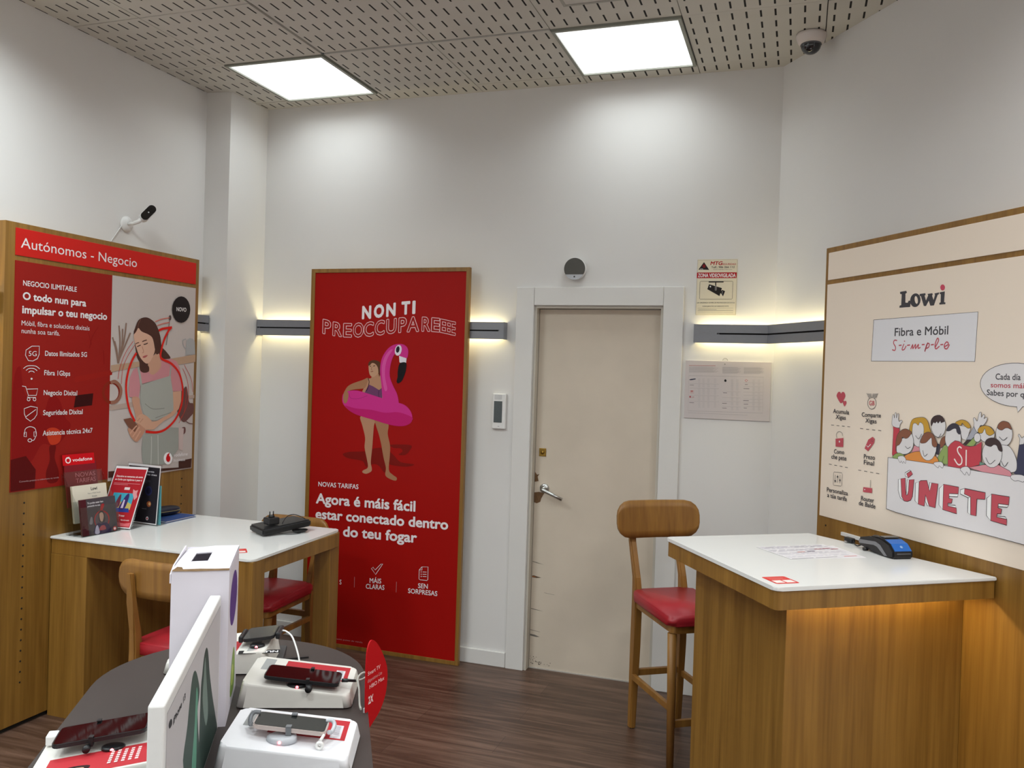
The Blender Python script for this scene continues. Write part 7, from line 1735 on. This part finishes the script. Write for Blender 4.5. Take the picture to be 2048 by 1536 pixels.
bm = bmesh.new(); tube(bm, smooth_pts([(.032, 0, -.001), (.05, .004, .002), (.06, .015, .008), (.05, .02, .012), (.038, .006, .004), (.045, -.03, -.012), (.05, -.06, -.034), (.055, -.08, -.0375)], False), .0026, 8); obj('cord', bm, mat('cord_grey', 'a9a8a0', .4, var=.1), c)
# back stand, high end towards the room
t, b, top, ang = stand('white wedge stand with a small phone behind the white box', -.277, 2.368, True, None, R_(-6), zl=.062)
flat(b, [i for i in card_items()], top_items(top))
phone('small grey phone in a black holder on the far stand behind the white box', t, top, ang, -.140, -.058, -.046, .056, .016, BLACK, mat('screen_grey', '232524'))
puck(t, top, -.098, .055, BLACK, r=.018, h=.008, led=(0, 1))
for x, s in ((-.141, -1), (-.057, 1)):
    bm = bmesh.new(); z = top(x) + .016; box(bm, min(x, x + s * .012), max(x, x + s * .012), -.03, .042, z - .006, z + .012, bev=.004); obj('holder_jaw', bm, BLACK, t)
M = t.matrix_basis
c = thing('charging_cable', 'white cable running from the far small phone over the table', 'cable', W_((-.152, .0, top(-.12) + .024)), RA)
bm = bmesh.new(); tube(bm, smooth_pts([(0, .0, 0), (.012, -.004, -.002), (.03, -.03, -.012), (.048, -.07, -.05), (.054, -.10, -.0815), (.06, -.125, -.0815)], False), .0024, 8); obj('cord', bm, WPL, c)
c = thing('leaflet_card', 'dark card with upside-down NUEVO lettering hanging from the far phone stand', 'card', TT(-.178, 2.285, ZR + .055), RA + R_(180))
s = bx('card', BLACK, c, -.052, .052, -.002, .022, 0, .001)
flat(s, [['t', 'lettering', 'e4e2e4', 'NUEVO', -480, 60, 250, 60, 130, 2, '']], lambda a, b, d: (a, b, .001 + d))
c = thing('metal_bracket', 'dark grey strap bracket lying on the table behind the middle stand', 'bracket', TT(-.134, 2.40, ZR), RA)
bm = bmesh.new(); slab(bm, [(-.013, -.075), (.011, -.075), (.016, .075), (-.010, .075)], .0003, .006, bev=.001); obj('strap', bm, mat('strap_grey', '3a3a3c', .5, var=0), c)
bm = bmesh.new(); slab(bm, [(.012, -.034), (.08, -.024), (.08, -.018), (.012, -.022)], .0003, .004, bev=0); obj('tip', bm, BLACK, c)
# front left stand
t, b, top, ang = stand('white wedge stand in the front left corner, left of the slab sign', -.416, 1.752, True, None, R_(4))
flat(b, card_items() + [['t', 'price_card', 'ecd6d6', 'Galego a xusto', 60, 480, 700, 480, 70, 1, '']] if 0 else [['p', 'price_card', 'b23138', [-900, 30, 1000, 30, 1000, 900, -900, 900], 0], ['p', 'price_card', 'dcd8d4', [760, 500, 950, 500, 950, 860, 760, 860], 0],
     ['p', 'price_card', '2c1c1e', [200, 600, 500, 520, 720, 600, 620, 760, 300, 840], 1], ['p', 'price_card', 'c99a80', [300, 640, 520, 600, 500, 680, 340, 740], 1]] +
     [['p', 'price_card', 'e8c8c8', [-640 + i * 120, 150 + j * 95, -580 + i * 120, 150 + j * 95, -580 + i * 120, 215 + j * 95, -640 + i * 120, 215 + j * 95], 0] for i in range(5) for j in range(6)], top_items(top))
phone('black phone with mirror-like screen on the front left stand', t, top, ang, -.070, .100, -.082, .004, .020, BLACK)
puck(t, top, -.01, .0, BLACK, r=.02, h=.006, led=(0, 1))
clamp(t, .03, -.082, .004, top(.03) + .020, .0085, BLACK, .008)
bm = bmesh.new(); lathe(bm, [(0, -.005), (.007, -.005), (.007, .005), (0, .005)], 18, Matrix.Translation((.036, .012, top(.036) + .013)) @ Matrix.Rotation(R_(90), 4, 'X')); obj('hinge_knob', bm, BLACK, t)
bx('end_clip', WPL, t, .104, .124, -.09, -.06, top(.11) + .002, top(.11) + .022, bev=.003)
# red leaf-shaped sign at the table edge
t = thing('leaf_sign', 'red round ended price flag standing at the right edge of the display table', 'sign', TT(.0955, 1.992, ZR), R_(88))
P_ = smooth_pts([(-.018, .125), (-.012, .155), (.004, .166), (.030, .150), (.062, .112), (.083, .070), (.080, .020), (.056, -.015), (.022, -.034), (-.006, -.042), (-.014, -.01), (-.018, .05)])
bm = bmesh.new(); prism(bm, P_, -.0015, .0015, XZ); s = obj('flag_panel', bm, ink('b5121a'), t)
flat(s, [['t', 'lettering', 'e8b8b8', 'Smart TV', -110, 860, 470, 860, 90, 1, ''], ['t', 'lettering', 'd89a9c', 'dispositivo Lite', -110, 690, 560, 690, 80, 0, ''], ['t', 'lettering', 'e8b8b8', 'HBO Max', -20, 520, 680, 520, 90, 1, ''], ['t', 'lettering', 'ecd0d0', '2X', -60, 170, 170, 170, 170, 2, '']], lambda a, b, d: (a, -.0015 - d, b))
bx('edge_clip', mat('clip_clear', 'c8c2c4', .3, var=0), t, -.016, .006, .0016, .0055, -.025, .01)
